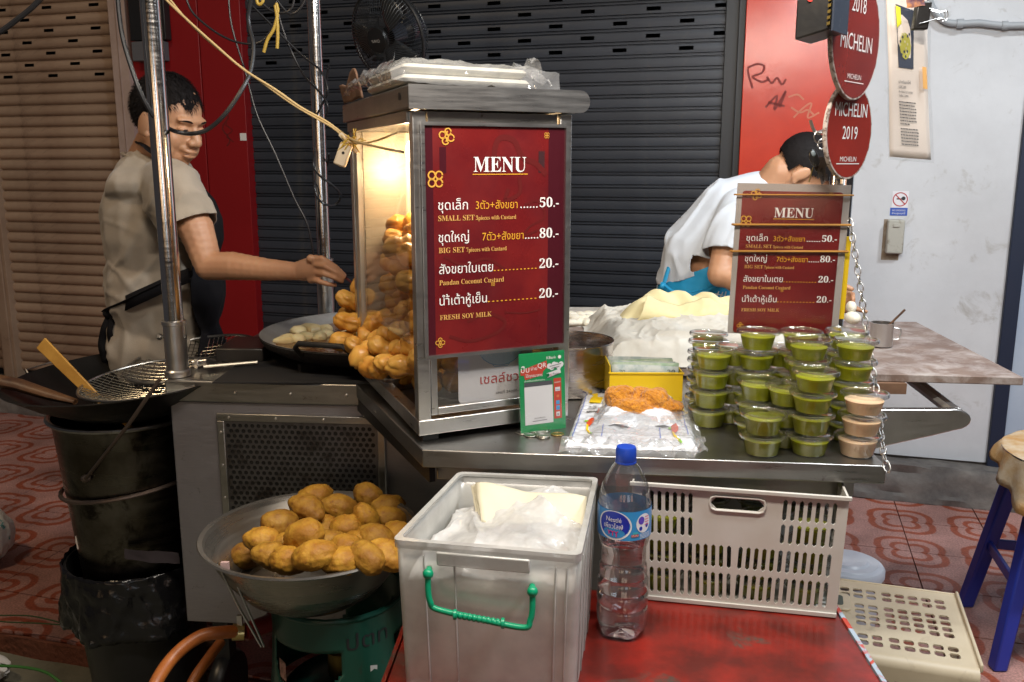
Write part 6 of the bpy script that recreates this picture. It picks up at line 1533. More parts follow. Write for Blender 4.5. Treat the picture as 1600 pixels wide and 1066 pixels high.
# ================================================================ CABLES
def cable(lab, pts, r, mat=CABLE, name='cable'):
    P_ = [aY(x, y, Y_) for x, y, Y_ in pts]; mb = MB(); mb.tube(smoothpath(P_, 7), r, 8); return tag(mb.build(name, mat), lab, 'cable')
cable('cream two-core cable slung from the top of the thick pole to the cabinet', [(245, -20, 1.98), (262, 2, 1.98), (300, 38, 1.97), (330, 65, 1.96), (380, 108, 1.94), (430, 140, 1.92), (470, 168, 1.90), (510, 190, 1.88), (540, 212, 1.86), (560, 222, 1.80), (600, 232, 1.72), (630, 238, 1.66)], .0026, CREAMC)
cable('second strand of the cream cable running beside it', [(250, -20, 1.985), (300, 40, 1.975), (350, 84, 1.955), (400, 122, 1.935), (460, 165, 1.905), (520, 200, 1.87), (546, 222, 1.84), (580, 222, 1.80), (620, 208, 1.75)], .0020, CREAMC)
cable('thick black cable falling in front of the plaster post to the pole', [(183, -20, 2.0), (186, 20, 2.0), (192, 60, 2.0), (205, 105, 2.0), (222, 150, 2.0), (244, 188, 2.02), (262, 204, 2.08)], .0052)
cable('black cable looping under the chin of the man in the beige shirt', [(262, 200, 2.09), (276, 206, 2.04), (300, 209, 2.0), (325, 202, 2.0), (352, 178, 2.0), (378, 140, 2.02), (392, 110, 2.05), (396, 70, 2.08), (388, 30, 2.1), (396, -20, 2.1)], .0048)
cable('thin grey cable arcing between the dark red panel and the shutter', [(286, -20, 2.6), (298, 15, 2.6), (320, 38, 2.6), (350, 58, 2.6), (380, 68, 2.6), (410, 64, 2.6), (430, 30, 2.6), (432, -20, 2.6)], .0030)
cable('thin black cable running down the dark shutter to the frying man hand', [(356, -20, 2.75), (362, 40, 2.75), (384, 115, 2.75), (402, 180, 2.75), (430, 240, 2.75), (460, 310, 2.75), (480, 350, 2.75), (489, 395, 2.75), (492, 430, 2.75)], .0030)
cable('thin cable crossing from the canopy to the rear pole', [(380, -5, 2.7), (430, 45, 2.7), (470, 85, 2.7), (500, 110, 2.68), (512, 140, 2.66), (505, 160, 2.68), (492, 185, 2.70)], .0032)
cable('second thin cable crossing behind the first to the rear pole', [(430, -20, 2.72), (440, 40, 2.72), (470, 110, 2.72), (500, 145, 2.68), (512, 165, 2.66), (508, 185, 2.68)], .0030)
cable('black cable wound around the lower half of the rear pole', [(492, 235, 2.70), (490, 260, 2.70), (500, 275, 2.67), (520, 290, 2.67), (532, 305, 2.70), (524, 320, 2.72), (505, 318, 2.68), (492, 300, 2.70), (494, 280, 2.74), (510, 262, 2.76), (514, 240, 2.70)], .0034)
cable('black cable falling behind the rear pole into the wok side', [(514, 100, 2.78), (508, 140, 2.80), (490, 260, 2.80), (496, 320, 2.8), (512, 400, 2.8), (524, 460, 2.8), (524, 500, 2.8)], .003)
cable('black cable across the top left corner in front of the beige shutter', [(-30, 66, 1.6), (0, 50, 1.6), (25, 32, 1.6), (50, 12, 1.6), (75, -14, 1.6), (90, -30, 1.6)], .0048)
cable('tangle of thin cables at the canopy above the dark red panel', [(420, -20, 2.4), (440, 10, 2.4), (455, 22, 2.4), (470, 12, 2.4), (478, -10, 2.4), (470, -30, 2.4)], .003)
cable('loose grey cable curl left of the rear pole top', [(400, -20, 2.4), (410, 5, 2.4), (432, 20, 2.4), (455, 14, 2.4), (462, -20, 2.4)], .003)
for lab, pts in (('yellow twist tie hanging from the cables left of the rear pole', [(432, 5, 2.4), (434, 20, 2.4), (428, 45, 2.4), (418, 62, 2.4), (412, 82, 2.4)]), ('second yellow twist tie beside it', [(430, 8, 2.4), (433, 30, 2.4), (434, 55, 2.4), (433, 76, 2.4)]), ('yellow loop of wire tied at the canopy', [(400, -10, 2.4), (403, 6, 2.4), (410, 4, 2.4), (412, -10, 2.4)])):
    cable(lab, pts, .0042, YELC, 'twist_tie')
# knot of yellow ties and the plug switch at the cabinet corner
kt = thing('yellow_ties', 'knot of yellow ties at the rear left corner of the cabinet', 'ties', aY(550, 222, 1.86))
random.seed(14)
mb = MB()
for k in range(16):
    a, b = random.uniform(0, 6.3), random.uniform(.010, .032); c0_ = aY(552 + random.uniform(-6, 8), 222 + random.uniform(-5, 6), 1.85)
    mb.tube([c0_, c0_ + Vector((b * math.cos(a) * .6, -.008, b * math.sin(a) * .5)), c0_ + Vector((b * math.cos(a) * 1.1, -.004, b * math.sin(a) - .006))], .0014, 5)
mb.build('tie', YELC, kt)['kind'] = 'stuff'
pg = thing('plug_switch', 'white plug switch hanging at the rear left corner of the cabinet', 'switch', aY(536, 240, 1.86))
pcx = aY(536, 242, 1.85); rot = Matrix.Rotation(R(22), 3, 'Y')
mb = MB(); mb.box((-.013, -.006, -.024), (.013, .006, .024), lambda a, b, c: pcx + rot @ Vector((a, b, c))); mb.build('case', M('cream switch plastic', (.62, .52, .38), .4), pg, bevel=.004)
mb = MB(); mb.lathe([(0, 0), (.003, 0), (.003, .001), (0, .001)], pcx + rot @ Vector((0, -.0065, .004)), 10, Matrix(((1, 0, 0), (0, 0, 1), (0, -1, 0)))); mb.build('screw', BLACKM, pg)
mb = MB(); mb.box((-.005, -.004, -.026), (.005, .004, .026), lambda a, b, c: aY(545, 224, 1.86) + Matrix.Rotation(R(-42), 3, 'Y') @ Vector((a, b, c))); mb.build('clamp', M('cream switch plastic', (.62, .52, .38), .4), pg, bevel=.002)

# ================================================================ LEFT SIDE: bin, bucket, wok, strainers
bk = Vector((-.985, 2.20, 0)); GZ = -.058
bn = thing('waste_bin', 'black waste bin lined with a shiny black bag under the metal bucket', 'bin', (bk.x, bk.y, GZ))
mb = MB(); mb.lathe([(0, GZ + .0), (.128, GZ), (.135, GZ + .01), (.165, .30), (.178, .385), (.183, .39), (.176, .392), (.13, GZ + .02), (0, GZ + .02)], (bk.x, bk.y, 0), 44); mb.build('body', BLACKP, bn)
def skirt(u, v):
    a = 2 * math.pi * u; z = .40 - .17 * v + .012 * fbm((math.cos(a) * 3, math.sin(a) * 3, 0), 2) * v; r_ = .186 + .010 * math.sin(a * 7 + v * 2) * v + .008 * fbm((math.cos(a) * 4, math.sin(a) * 4, v * 3), 2) + .008 * v
    return Vector((bk.x + r_ * math.cos(a), bk.y + r_ * math.sin(a), z))
q = MB(); q.grid(skirt, 140, 14); q.build('bag', M('shiny black bin bag', (.006, .006, .007), .22, bump=(26, .6, .008)), bn, solid=.001)
o = crumple(lambda u, v: aY(120 + 26 * u, 838 + 22 * v - 10 * u, 2.10), 10, 8, .008, 20, 1).build('paper_scrap', PAPER, bn)
o = crumple(lambda u, v: aY(196 + 84 * u, 858 + 18 * v + 6 * u, 2.03), 16, 6, .006, 20, 9).build('cloth_scrap', M('dark striped rag', (.035, .026, .03), .8), bn)
bz_ = .395
bu = thing('metal_bucket', 'tall dented metal bucket standing in the black bin', 'bucket', (bk.x, bk.y, bz_))
mb = MB(); mb.lathe([(0, .340), (.132, .340), (.138, .350), (.146, .42), (.160, .58), (.163, .60), (.176, .76), (.180, .772), (.184, .776), (.184, .782), (.178, .780), (.172, .768), (.158, .58), (.134, .36), (0, .36)], (bk.x, bk.y, 0), 56)
mb.build('body', M('old dark bucket steel', (.19, .175, .15), .30, 1.0, rvar=(7, .2, .45), var=(4, (.07, .06, .045), .35, .6), stains=(9, (.03, .025, .02), .52, .62)), bu)
mb = MB(); mb.tube([Vector((bk.x + .186 * math.cos(R(10 * k)), bk.y + .186 * math.sin(R(10 * k)), .778)) for k in range(36)], .006, 8, close=True); mb.build('rim', STEELD, bu)
mb = MB(); mb.tube([Vector((bk.x + .172 * math.cos(R(10 * k)), bk.y + .172 * math.sin(R(10 * k)), .600 + .022 * math.cos(R(10 * k)))) for k in range(36)], .0055, 8, close=True); mb.build('wire_hoop', M('rusty wire', (.16, .12, .10), .45, .8), bu)
mb = MB(); mb.tube([aY(134, 748, 2.02), aY(200, 665, 1.84), aY(250, 592, 1.84)], .0042, 8); mb.ell(aY(134, 748, 2.03), (.012, .01, .010)); mb.build('bail_handle', M('rusty wire', (.16, .12, .10), .45, .8), bu)
# black wok on the bucket
wk_c = Vector((-.945, 2.17, .885)); tilt = Matrix.Rotation(R(-3.5), 3, 'Y') @ Matrix.Rotation(R(1.5), 3, 'X')
bw_ = thing('black_wok', 'large sooty black wok lying on the metal bucket', 'wok', wk_c + Vector((0, 0, -.10)))
mb = MB(); mb.lathe([(0, -.115), (.08, -.108), (.16, -.080), (.24, -.038), (.290, -.002), (.300, .004), (.296, .006), (.236, -.034), (.158, -.074), (.08, -.102), (0, -.109)], wk_c, 64, tilt)
mb.build('bowl', M('seasoned black iron', (.022, .020, .018), .38, .7, rvar=(8, .25, .6), stains=(10, (.10, .08, .06), .6, .7)), bw_)
mb = MB(); hpts = [aY(30, 612, 2.12), aY(60, 606, 2.12), aY(0, 597, 2.10), aY(-40, 592, 2.09)]
mb.tube([aY(118, 628, 2.02), aY(80, 618, 2.03), aY(30, 602, 2.05), aY(-10, 594, 2.06), aY(-60, 586, 2.07)], [.010, .017, .021, .021, .020], 12, flat=.7); tag(mb.build('wooden_handle', DWOOD), 'charred dark wooden stick lying over the left rim of the black wok', 'stick')
# wire strainers
def strainer(lab, c, rad, dep, rot, wires=30, rg=9):
    t = thing('wire_strainer', lab, 'strainer', c, 0, 'round wire strainers in the black wok')
    q = MB(); q.tube([c + rot @ Vector((rad * math.cos(R(8 * k)), rad * math.sin(R(8 * k)), 0)) for k in range(45)], .0035, 8, close=True); q.build('rim', STEELD, t)
    q = MB(); P_ = lambda r_, a: c + rot @ Vector((r_ * math.cos(a), r_ * math.sin(a), -dep * (1 - (r_ / rad) ** 2)))
    nn = int(rad * 2 / .0125)
    for k in range(1, nn):
        x = -rad + k * 2 * rad / nn; h = math.sqrt(rad * rad - x * x)
        for sw in (0, 1):
            pts_ = []
            for j in range(9):
                y = -h + 2 * h * j / 8; xx, yy = (x, y) if sw == 0 else (y, x); r_ = math.hypot(xx, yy); pts_.append(c + rot @ Vector((xx, yy, -dep * (1 - (r_ / rad) ** 2))))
            q.tube(pts_, .0011, 4)
    o = q.build('mesh', M('greasy wire', (.50, .48, .42), .25, 1.0), t); o['kind'] = 'stuff'; return t
Rx = lambda a: Matrix.Rotation(R(a), 3, 'X'); Ry = lambda a: Matrix.Rotation(R(a), 3, 'Y')
st1 = strainer('flat wire strainer with a bamboo handle lying in front in the black wok', Vector((-.865, 2.08, .893)), .165, .045, Ry(-5) @ Rx(4))
st2 = strainer('second wire strainer leaning up behind the first one', Vector((-.83, 2.26, .905)), .17, .05, Ry(-7) @ Rx(8))
h0, h1 = aY(152, 624, 2.06), aY(64, 536, 2.10)
dr = (h1 - h0).normalized(); sd = dr.cross(Vector((0, -1, 0))).normalized(); up_ = sd.cross(dr)
mb = MB(); q8 = []
for a, wd in ((h0, .012), (h1, .017)):
    q8.append([a - sd * wd - up_ * .003, a + sd * wd - up_ * .003, a + sd * wd + up_ * .003, a - sd * wd + up_ * .003])
mb.hexa(q8[0] + q8[1]); mb.build('handle', BAMB, st1, bevel=.0015)
mb = MB(); e_ = h0 + (h0 - h1).normalized() * .09; mb.tube([h0, e_ + Vector((.02, 0, -.008))], .010, 8, flat=.3); mb.build('handle_tail', BAMB, st1)
for k in range(6):
    q = MB(); p = h0.lerp(e_, k / 6); q.tube([p + sd * .014, p + up_ * .006, p - sd * .014], .0012, 5); q.build('binding_wire', STEEL, st1)
# sheet metal pan behind with a wire handle
a, b_, c_, d_2 = aY(85, 607, 2.38), aY(125, 582, 2.62), aY(268, 556, 2.62), aY(262, 590, 2.36)
pn = thing('metal_pan', 'square sheet metal pan with a thin wire handle behind the black wok', 'pan', a)
mb = MB(); mb.hexa([a + Vector((0, 0, -.05)), d_2 + Vector((0, 0, -.05)), c_ + Vector((0, 0, -.05)), b_ + Vector((0, 0, -.05)), a, d_2, c_, b_]); mb.f.pop(1); mb.build('shell', M('grey tinned sheet', (.30, .33, .32), .4, .9, var=(5, (.20, .20, .18))), pn, solid=.002)
mb = MB(); mb.tube([aY(52, 601, 2.34), aY(41, 578, 2.36), aY(80, 566, 2.44), aY(94, 582, 2.42)], .0026, 8); mb.build('wire_handle', STEEL, pn)

# ================================================================ BOTTOM LEFT THINGS
def sack(u, v):
    th_ = math.pi * v; a = 2 * math.pi * u; c0_ = aZ(-28, 880, 0); r_ = .115 + .012 * fbm((math.cos(a) * 2, math.sin(a) * 2, v * 3), 2)
    return c0_ + Vector((r_ * .95 * math.sin(th_) * math.cos(a), r_ * math.sin(th_) * math.sin(a), .10 + .105 * math.cos(th_) + .010 * fbm((a, v * 5, 0), 2)))
q = MB(); q.grid(sack, 48, 24)
tag(q.build('bundle', M('white cloth with teal print', (.60, .60, .54), .8, var=(18, (.08, .30, .28), .60, .64), bump=(30, .5, .01))), 'white cloth bundle with teal print on the tiles at the left edge', 'bundle')
cable('dark green string curling over the kerb at the bottom left', [(-20, 962, 2.46), (40, 962, 2.44), (75, 968, 2.42), (100, 976, 2.40), (60, 974, 2.42), (10, 972, 2.44), (-20, 968, 2.45)], .0022, M('green string', (.03, .06, .02), .6), 'string')
cable('bright green string on the concrete at the bottom left corner', [(-20, 1040, 2.28), (30, 1042, 2.26), (70, 1050, 2.22), (100, 1070, 2.18)], .004, M('bright green string', (.04, .16, .03), .6), 'string')
q = MB(); q.grid(lambda u, v: aZ(-25, 1062, -.05) + Vector((.07 * math.sin(3.14 * v) * math.cos(6.28 * u) * (1 + .3 * fbm((u * 6, v * 4, 0), 1)), .06 * math.sin(3.14 * v) * math.sin(6.28 * u), .03 + .035 * math.cos(3.14 * v) * (1 + .4 * fbm((u * 9, v * 6, 1), 1)))), 30, 16); tag(q.build('crumpled_paper', M('white tissue', (.62, .62, .62), .8)), 'crumpled white tissue on the concrete in the bottom left corner', 'tissue')

# ================================================================ RIGHT SIDE THINGS
# cream crate lying upside down
kz = .28; k1 = aZ(1492, 930, kz); k2 = aZ(1546, 1046, kz); kb = aZ(1306, 905, kz)
kx = (k1 - kb).normalized(); ky_ = Vector((kx.y, -kx.x, 0)); ky_ = ky_ if ky_.y < 0 else -ky_
kW, kD = .50, (k2 - k1).length
cr2 = thing('cream_crate', 'cream plastic crate lying upside down on the tiles beside the red table', 'crate', (k1.x - .25, k1.y - .17, 0))
ko = k1 - kx * kW
def kf(x, y, z): q = ko + kx * x + ky_ * y; q.z = z + .0; return q
hol = []; nx, pxx = 14, (kW - .05) / 14
for j, y in enumerate((.030, .052, .092, .114, .136, .158, .205, .227)):
    yy = y * kD / .262
    for i in range(nx):
        if i in (4, 9) and False: continue
        x = .020 + i * pxx + (.006 if i > 8 else 0) - (.004 if i < 5 else 0)
        if i in (5, 6) and .085 < y < .165: continue
        if i == 5 and j in (1,): continue
        hol.append((x, yy, x + pxx * .72, yy + .0165 * kD / .262, .0045))
plate(lambda a, b, d: kf(a, b, kz - d), kW, kD, hol, .004).build('base_plate', CRATEB, cr2, smooth=False)
mb = MB(); hx = .020 + 5 * pxx - .002; mb.prism(rrect(hx, .095, hx + 1.75 * pxx, .185, .015), kz + .0005, kz + .008, kf); mb.build('handle_boss', CRATEB, cr2, bevel=.003)
mb = MB(); mb.prism(rrect(hx + .018, .112, hx + 1.75 * pxx - .018, .168, .010), kz + .0082, kz + .0090, kf); mb.build('hand_hole_shade', M('hole shade', (.08, .10, .08), .6), cr2)  # shade of the hand hole put in as a thin dark plate
mb = MB(); mb.box((kW, -.004, kz - .010), (kW + .008, kD + .004, kz + .010), kf); mb.box((-.008, -.006, kz - .012), (kW + .008, -.0005, kz + .003), kf); mb.build('rim', CRATEB, cr2, bevel=.003)
mb = MB(); n = 10; prof = [(kD + .022 * math.sin(R(9 * k)), kz - .022 * (1 - math.cos(R(9 * k)))) for k in range(11)]
q = MB(); q.grid(lambda u, v: kf(u * kW, *prof[min(10, int(v * 10))]) , 1, 10); q.build('rounded_edge', CRATEB, cr2)
hol = []
for (z0, z1) in ((.03, .10), (.115, .175), (.190, .225)):
    for i in range(20): x = .02 + i * .0232; hol.append((x, z0, x + .0155, z1, .004))
plate(lambda a, b, d: kf(a, kD + .022 - d, b), kW, kz - .022, hol, .004).build('front_wall', CRATEB, cr2, smooth=False)
hol = []
for (z0, z1) in ((.03, .10), (.115, .175), (.190, .225)):
    for i in range(12): x = .02 + i * .0232; hol.append((x, z0, x + .0155, z1, .004))
plate(lambda a, b, d: kf(kW - d, a, b), kD, kz - .001, hol, .004).build('side_wall', CRATEB, cr2, smooth=False)
plate(lambda a, b, d: kf(d, a, b), kD, kz - .001, hol, .004).build('side_wall', CRATEB, cr2, smooth=False)
# bucket with white lid
lc = aZ(1325, 878, .24); lt = thing('white_tub', 'round white tub with a lid behind the cream crate', 'tub', (lc.x, lc.y, 0))
WPL = M('white lid plastic', (.62, .65, .72), .4); mb = MB(); mb.lathe([(0, 0), (.085, 0), (.098, .22)], (lc.x, lc.y, 0), 40); mb.build('body', WPL, lt)
mb = MB(); mb.lathe([(.100, .205), (.104, .21), (.104, .228), (.098, .236), (.090, .237), (.084, .243), (.060, .244), (.054, .250), (.030, .251), (0, .250)], (lc.x, lc.y, 0), 48); mb.build('lid', WPL, lt)
# blue stool with the steel basin and cloth
sp_ = Vector((1.60, 2.42, 0)); st = thing('plastic_stool', 'blue plastic stool under the cloth covered basin at the right edge', 'stool', sp_)
sw0, sw1, sH = .115, .19, .47
def legbox(q, a0, a1, w0, w1):
    q8 = [];
    for c_, w_ in ((a1, w1), (a0, w0)): q8 += [c_ + Vector((-w_, -w_, 0)), c_ + Vector((w_, -w_, 0)), c_ + Vector((w_, w_, 0)), c_ + Vector((-w_, w_, 0))]
    q.hexa(q8)
rz_s = Matrix.Rotation(R(-14), 3, 'Z')
for sx, sy in ((-1, -1), (1, -1), (1, 1), (-1, 1)):
    q = MB(); legbox(q, sp_ + rz_s @ Vector((sx * sw0, sy * sw0, sH)), sp_ + rz_s @ Vector((sx * sw1, sy * sw1, .001)), .022, .020); q.build('leg', BLUEP, st, bevel=.006)
k = .50; w_ = sw0 + (sw1 - sw0) * k; zz = sH * (1 - k)
for (ax, ay), (bx, by) in (((-1, -1), (1, -1)), ((1, -1), (1, 1)), ((1, 1), (-1, 1)), ((-1, 1), (-1, -1))):
    A3, B3 = sp_ + rz_s @ Vector((ax * w_, ay * w_, zz)), sp_ + rz_s @ Vector((bx * w_, by * w_, zz)); q = MB(); nrm = Vector((0, 0, .016)); s3 = (B3 - A3).cross(Vector((0, 0, 1))).normalized() * .006
    q.hexa([A3 - nrm - s3, B3 - nrm - s3, B3 - nrm + s3, A3 - nrm + s3, A3 + nrm - s3, B3 + nrm - s3, B3 + nrm + s3, A3 + nrm + s3]); q.build('crossbar', BLUEP, st, bevel=.003)
q = MB(); q.box((-sw0 - .03, -sw0 - .03, sH), (sw0 + .03, sw0 + .03, sH + .03), lambda a, b, c: sp_ + rz_s @ Vector((a, b, c))); q.build('seat', BLUEP, st, bevel=.012)
bs = Vector((1.63, 2.34, .502)); bt = thing('steel_basin', 'wide steel basin on the blue stool at the right edge', 'basin', bs)
mb = MB(); mb.lathe([(0, 0), (.12, .001), (.19, .04), (.235, .10), (.250, .106), (.250, .110), (.233, .104), (.186, .044), (.118, .005), (0, .004)], bs, 48); mb.build('shell', STEELD, bt)
def tfc(u, v):
    a = 2 * math.pi * u; r_ = .285 * v; k = max(0, (v - .87) / .13); edge = k * (.030 + .085 * max(0, math.cos(a - 3.75)) ** 3 + .035 * max(0, math.cos(a - 3.45)) ** 20 + .02 * fbm((math.cos(a) * 3, math.sin(a) * 3, 0), 1))
    return bs + Vector(((r_ + .010 * k * math.sin(a * 13 + 2 * math.sin(a * 4))) * math.cos(a) * (1 - .06 * k), (r_ + .010 * k * math.sin(a * 13 + 2 * math.sin(a * 4))) * math.sin(a) * (1 - .06 * k), .110 + .012 * (1 - v) + .003 * fbm((r_ * math.cos(a), r_ * math.sin(a), 0), 16) - edge))
q = MB(); q.grid(tfc, 120, 40); tag(q.build('cover_cloth', M('stained beige cloth', (.62, .48, .32), .9, var=(9, (.50, .28, .10), .44, .62), bump=(220, .8, .002)), None, solid=.0012), 'stained beige cloth covering the basin on the blue stool', 'cloth')
mb = MB(); mb.box((-.3, 2.10, .0), (.62, 2.30, .003), lambda a, b, c: WP(1.4 + a, c - .004 + .006, b - .3)); o = tag(mb.build('dark_ground_strip', M('dark bumpy strip', (.03, .026, .022), .6, bump=(40, .5, .004))), 'thin dark strip on the ground under the blue stool', 'mat')  # thin dark sheet laid flat on the tiles

# ================================================================ OTHER SIDE OF THE STREET (unseen, glowing windows added for reflections and frontal fill)
ob = thing('added_shop_building', 'unseen shop building across the street with windows added to glow on the stall', 'building', (0, -7.0, 0))
mb = MB(); mb.box((-7, -7.4, -.05), (7, -7.0, .75)); mb.box((-7, -7.4, 2.55), (7, -7.0, 5)); 
for x0, x1 in ((-7, -4.6), (-2.9, -2.3), (-.6, .7), (2.4, 3.0), (4.7, 7)): mb.box((x0, -7.4, .75), (x1, -7.0, 2.55))
mb.build('wall', M('street wall plaster', (.22, .19, .17), .9), ob)
for x0, x1, cl, st_e in ((-4.6, -2.9, (1.0, .62, .32), 2.1), (-2.3, -.6, (1.0, .80, .60), 2.3), (.7, 2.4, (.80, .90, 1.0), 2.8), (3.0, 4.7, (1.0, .60, .40), 2.0)):
    mb = MB(); mb.box((x0 + .02, -7.3, .77), (x1 - .02, -7.25, 2.53)); wv = mb.build('window', M('added shop window glow %.1f' % x0, cl, emit=(cl, st_e)), ob)
    mb = MB(); mb.box((x0, -7.24, .75), (x1, -7.2, .80)); mb.box((x0, -7.24, 2.5), (x1, -7.2, 2.55)); mb.box(((x0 + x1) / 2 - .03, -7.24, .80), ((x0 + x1) / 2 + .03, -7.2, 2.5)); mb.build('window_frame', BLACKM, ob)

# ================================================================ PEOPLE
def head_prims(q, T, sc_=1.0, closed=True):
    Rm = T.to_3x3()
    def E(c, r_, rot=None, n=16): q.ell(T @ Vector(c), [a * sc_ for a in r_], Rm.normalized() @ (rot or Matrix.Identity(3)), n, 11)
    E((-.014, 0, .030), (.098, .077, .088)); E((.028, 0, -.018), (.062, .064, .086)); E((.034, 0, -.074), (.050, .052, .034)); E((.060, 0, -.092), (.022, .026, .020))
    for s_ in (-1, 1):
        E((.052, s_ * .036, -.034), (.030, .026, .030)); E((.045, s_ * .045, -.06), (.028, .020, .030))
        E((.100, s_ * .014, -.033), (.011, .009, .009)); E((-.006, s_ * .079, -.012), (.019, .009, .032), Matrix.Rotation(R(12), 3, 'Y')); E((.004, s_ * .077, -.036), (.010, .008, .010)); E((-.010, s_ * .083, -.004), (.014, .005, .024), Matrix.Rotation(R(12), 3, 'Y'))
        E((.080, s_ * .030, .001), (.012, .017, .009))
    E((.078, 0, .024), (.020, .050, .014)); q.tube([T @ Vector((.088, 0, .010)), T @ Vector((.108, 0, -.030))], [.009 * sc_, .0135 * sc_], 12); E((.107, 0, -.030), (.013, .013, .011))
    E((.092, 0, -.056), (.013, .024, .0065)); E((.089, 0, -.070), (.013, .021, .0075)); E((.080, 0, -.050), (.018, .030, .016))
def face_parts(T, body):
    Rm = T.to_3x3().normalized(); 
    for s_ in (-1, 1):
        q = MB(); pts_ = [T @ Vector((.0915 - .012 * abs(k / 3) ** 2, s_ * (.030 + k * .0050), .0005 - .002 * (k / 3) ** 2)) for k in range(-3, 4)]; q.tube(pts_, [.0006, .0017, .0024, .0026, .0024, .0017, .0006], 6); q.build('eye', M('dark closed lashes', (.02, .012, .01), .5), body)
        q = MB(); pts_ = [T @ Vector((.096 - .016 * ((k + 2) / 5) ** 2, s_ * (.014 + (k + 3) * .0060), .021 + .004 * math.sin((k + 3) * .5))) for k in range(-3, 4)]; q.tube(pts_, [.0015, .0035, .004, .004, .0035, .0025, .0008], 6, flat=.6); q.build('eyebrow', HAIR, body)
    q = MB(); q.tube([T @ Vector((.101 - .010 * (k / 3) ** 2, k * .0068, -.0635 - .0015 * (k / 3) ** 2)) for k in range(-3, 4)], [.0004, .0010, .0013, .0013, .0013, .0010, .0004], 6); q.build('mouth_line', M('dark lip line', (.14, .05, .04), .5), body)
def hair(T, body, low_back=-.055, short=False, seed=0):
    q = MB(); n, m = 110, 64
    def P_(i, j):
        th_ = math.pi * j / m; a = 2 * math.pi * i / n; d = Vector((math.sin(th_) * math.cos(a), math.sin(th_) * math.sin(a), math.cos(th_)))
        loc = Vector((-.016 + .103 * d.x, .0825 * d.y, .031 + .0945 * d.z))
        k = 1 + (.03 if not short else .01) * fbm(d + Vector((seed, 0, 0)), 5, 3)
        loc = Vector((-.016, 0, .031)) + (loc - Vector((-.016, 0, .031))) * k; return loc, d
    pts_ = {}; fs_ = []; vs_ = []
    def keep(l, d):
        front = .052 + .012 * math.sin(d.y * 7)
        if l.x > .062: return l.z > front + .010
        if l.x > .022: return l.z > .018 + .9 * max(0, l.x - .022) + .005
        if l.x > -.030: return l.z > .018 - (0.022 - l.x) * .4
        return l.z > low_back - .2 * (l.x + .12)
    for j in range(m + 1):
        for i in range(n): l, d = P_(i, j); pts_[(i, j)] = (l, d); vs_.append(T @ l)
    for j in range(m):
        for i in range(n):
            if keep(*pts_[(i, j)]) and keep(*pts_[((i + 1) % n, j + 1)]): fs_.append((j * n + i, (j + 1) * n + i, (j + 1) * n + (i + 1) % n, j * n + (i + 1) % n))
    q.add(vs_, fs_)
    # loose strands along the hairline and over the top
    random.seed(40 + seed)
    for k in range(5200 if not short else 2600):
        i, j = random.randrange(n), random.randrange(1, int(m * .72)); l, d = pts_[(i, j)]
        if not keep(l, d): continue
        root = l - d * .004; tan = Vector((.75 * (1 if l.x > -.03 else -.4) + random.uniform(-.3, .3), random.uniform(-.35, .35), -.6)); tan = (tan - d * tan.dot(d)).normalized()
        ln = random.uniform(.012, .026) * (.5 if short else 1); hh_ = random.uniform(.3, 1) * (.008 if not short else .003); p1 = root + d * (hh_ + .003) + tan * ln * .5; p2 = root + d * (hh_ * .8 + .003) + tan * ln
        s3 = tan.cross(d).normalized() * .0009
        b_ = len(q.v); q.v += [tuple(T @ (root - s3)), tuple(T @ (root + s3)), tuple(T @ (p1 + s3 * .7)), tuple(T @ (p1 - s3 * .7)), tuple(T @ p2)]; q.f += [(b_, b_ + 1, b_ + 2, b_ + 3), (b_ + 3, b_ + 2, b_ + 4)]
    return q.build('hair', HAIR, body)
def finger(q, pts, r0, r1):
    limb(q, pts, [r0 + (r1 - r0) * k / (len(pts) - 1) for k in range(len(pts))], 10)

# ---- the man at the wok
HY = 2.40
hc = aY(264, 190, HY); Th = Matrix.Translation(hc) @ Euler((0, R(17), R(-24))).to_matrix().to_4x4() @ Matrix.Scale(.955, 4)
q = MB(); head_prims(q, Th)
A_ = lambda x, y, Y: aY(x, y, Y)
neck0, neck1 = Th @ Vector((-.025, 0, -.055)), A_(228, 262, 2.47)
limb(q, [neck0, neck1], [.054, .058])
hipc = A_(238, 585, 2.50); chest = A_(238, 345, 2.47)
q.ell(A_(244, 350, 2.47), (.124, .160, .19)); q.ell(A_(252, 460, 2.48), (.125, .155, .18)); q.ell(hipc, (.130, .165, .16))
q.ell(A_(234, 290, 2.46), (.080, .155, .055))
# legs
for dy, lean in ((-.085, .03), (.085, -.03)):
    kn = hipc + Vector((.03 + lean, dy, -.42)); an_ = hipc + Vector((-.02 + lean, dy, -.80)); an_.z = .06
    limb(q, [hipc + Vector((0, dy, -.05)), kn, an_], [.095, .062, .045]); q.ell(an_ + Vector((.06, 0, -.035)), (.12, .045, .035))
# right arm (nearest the camera), reaching over the wok
sh, el, wr_ = A_(272, 300, 2.31), A_(326, 416, 2.25), A_(462, 424, 2.20)
mid = sh.lerp(el, .5) + Vector((.012, 0, 0)); fm = el.lerp(wr_, .28) + Vector((0, 0, .004)); fm2 = el.lerp(wr_, .7)
limb(q, [sh, mid, el, fm, fm2, wr_], [.056, .046, .036, .0365, .028, .0230])
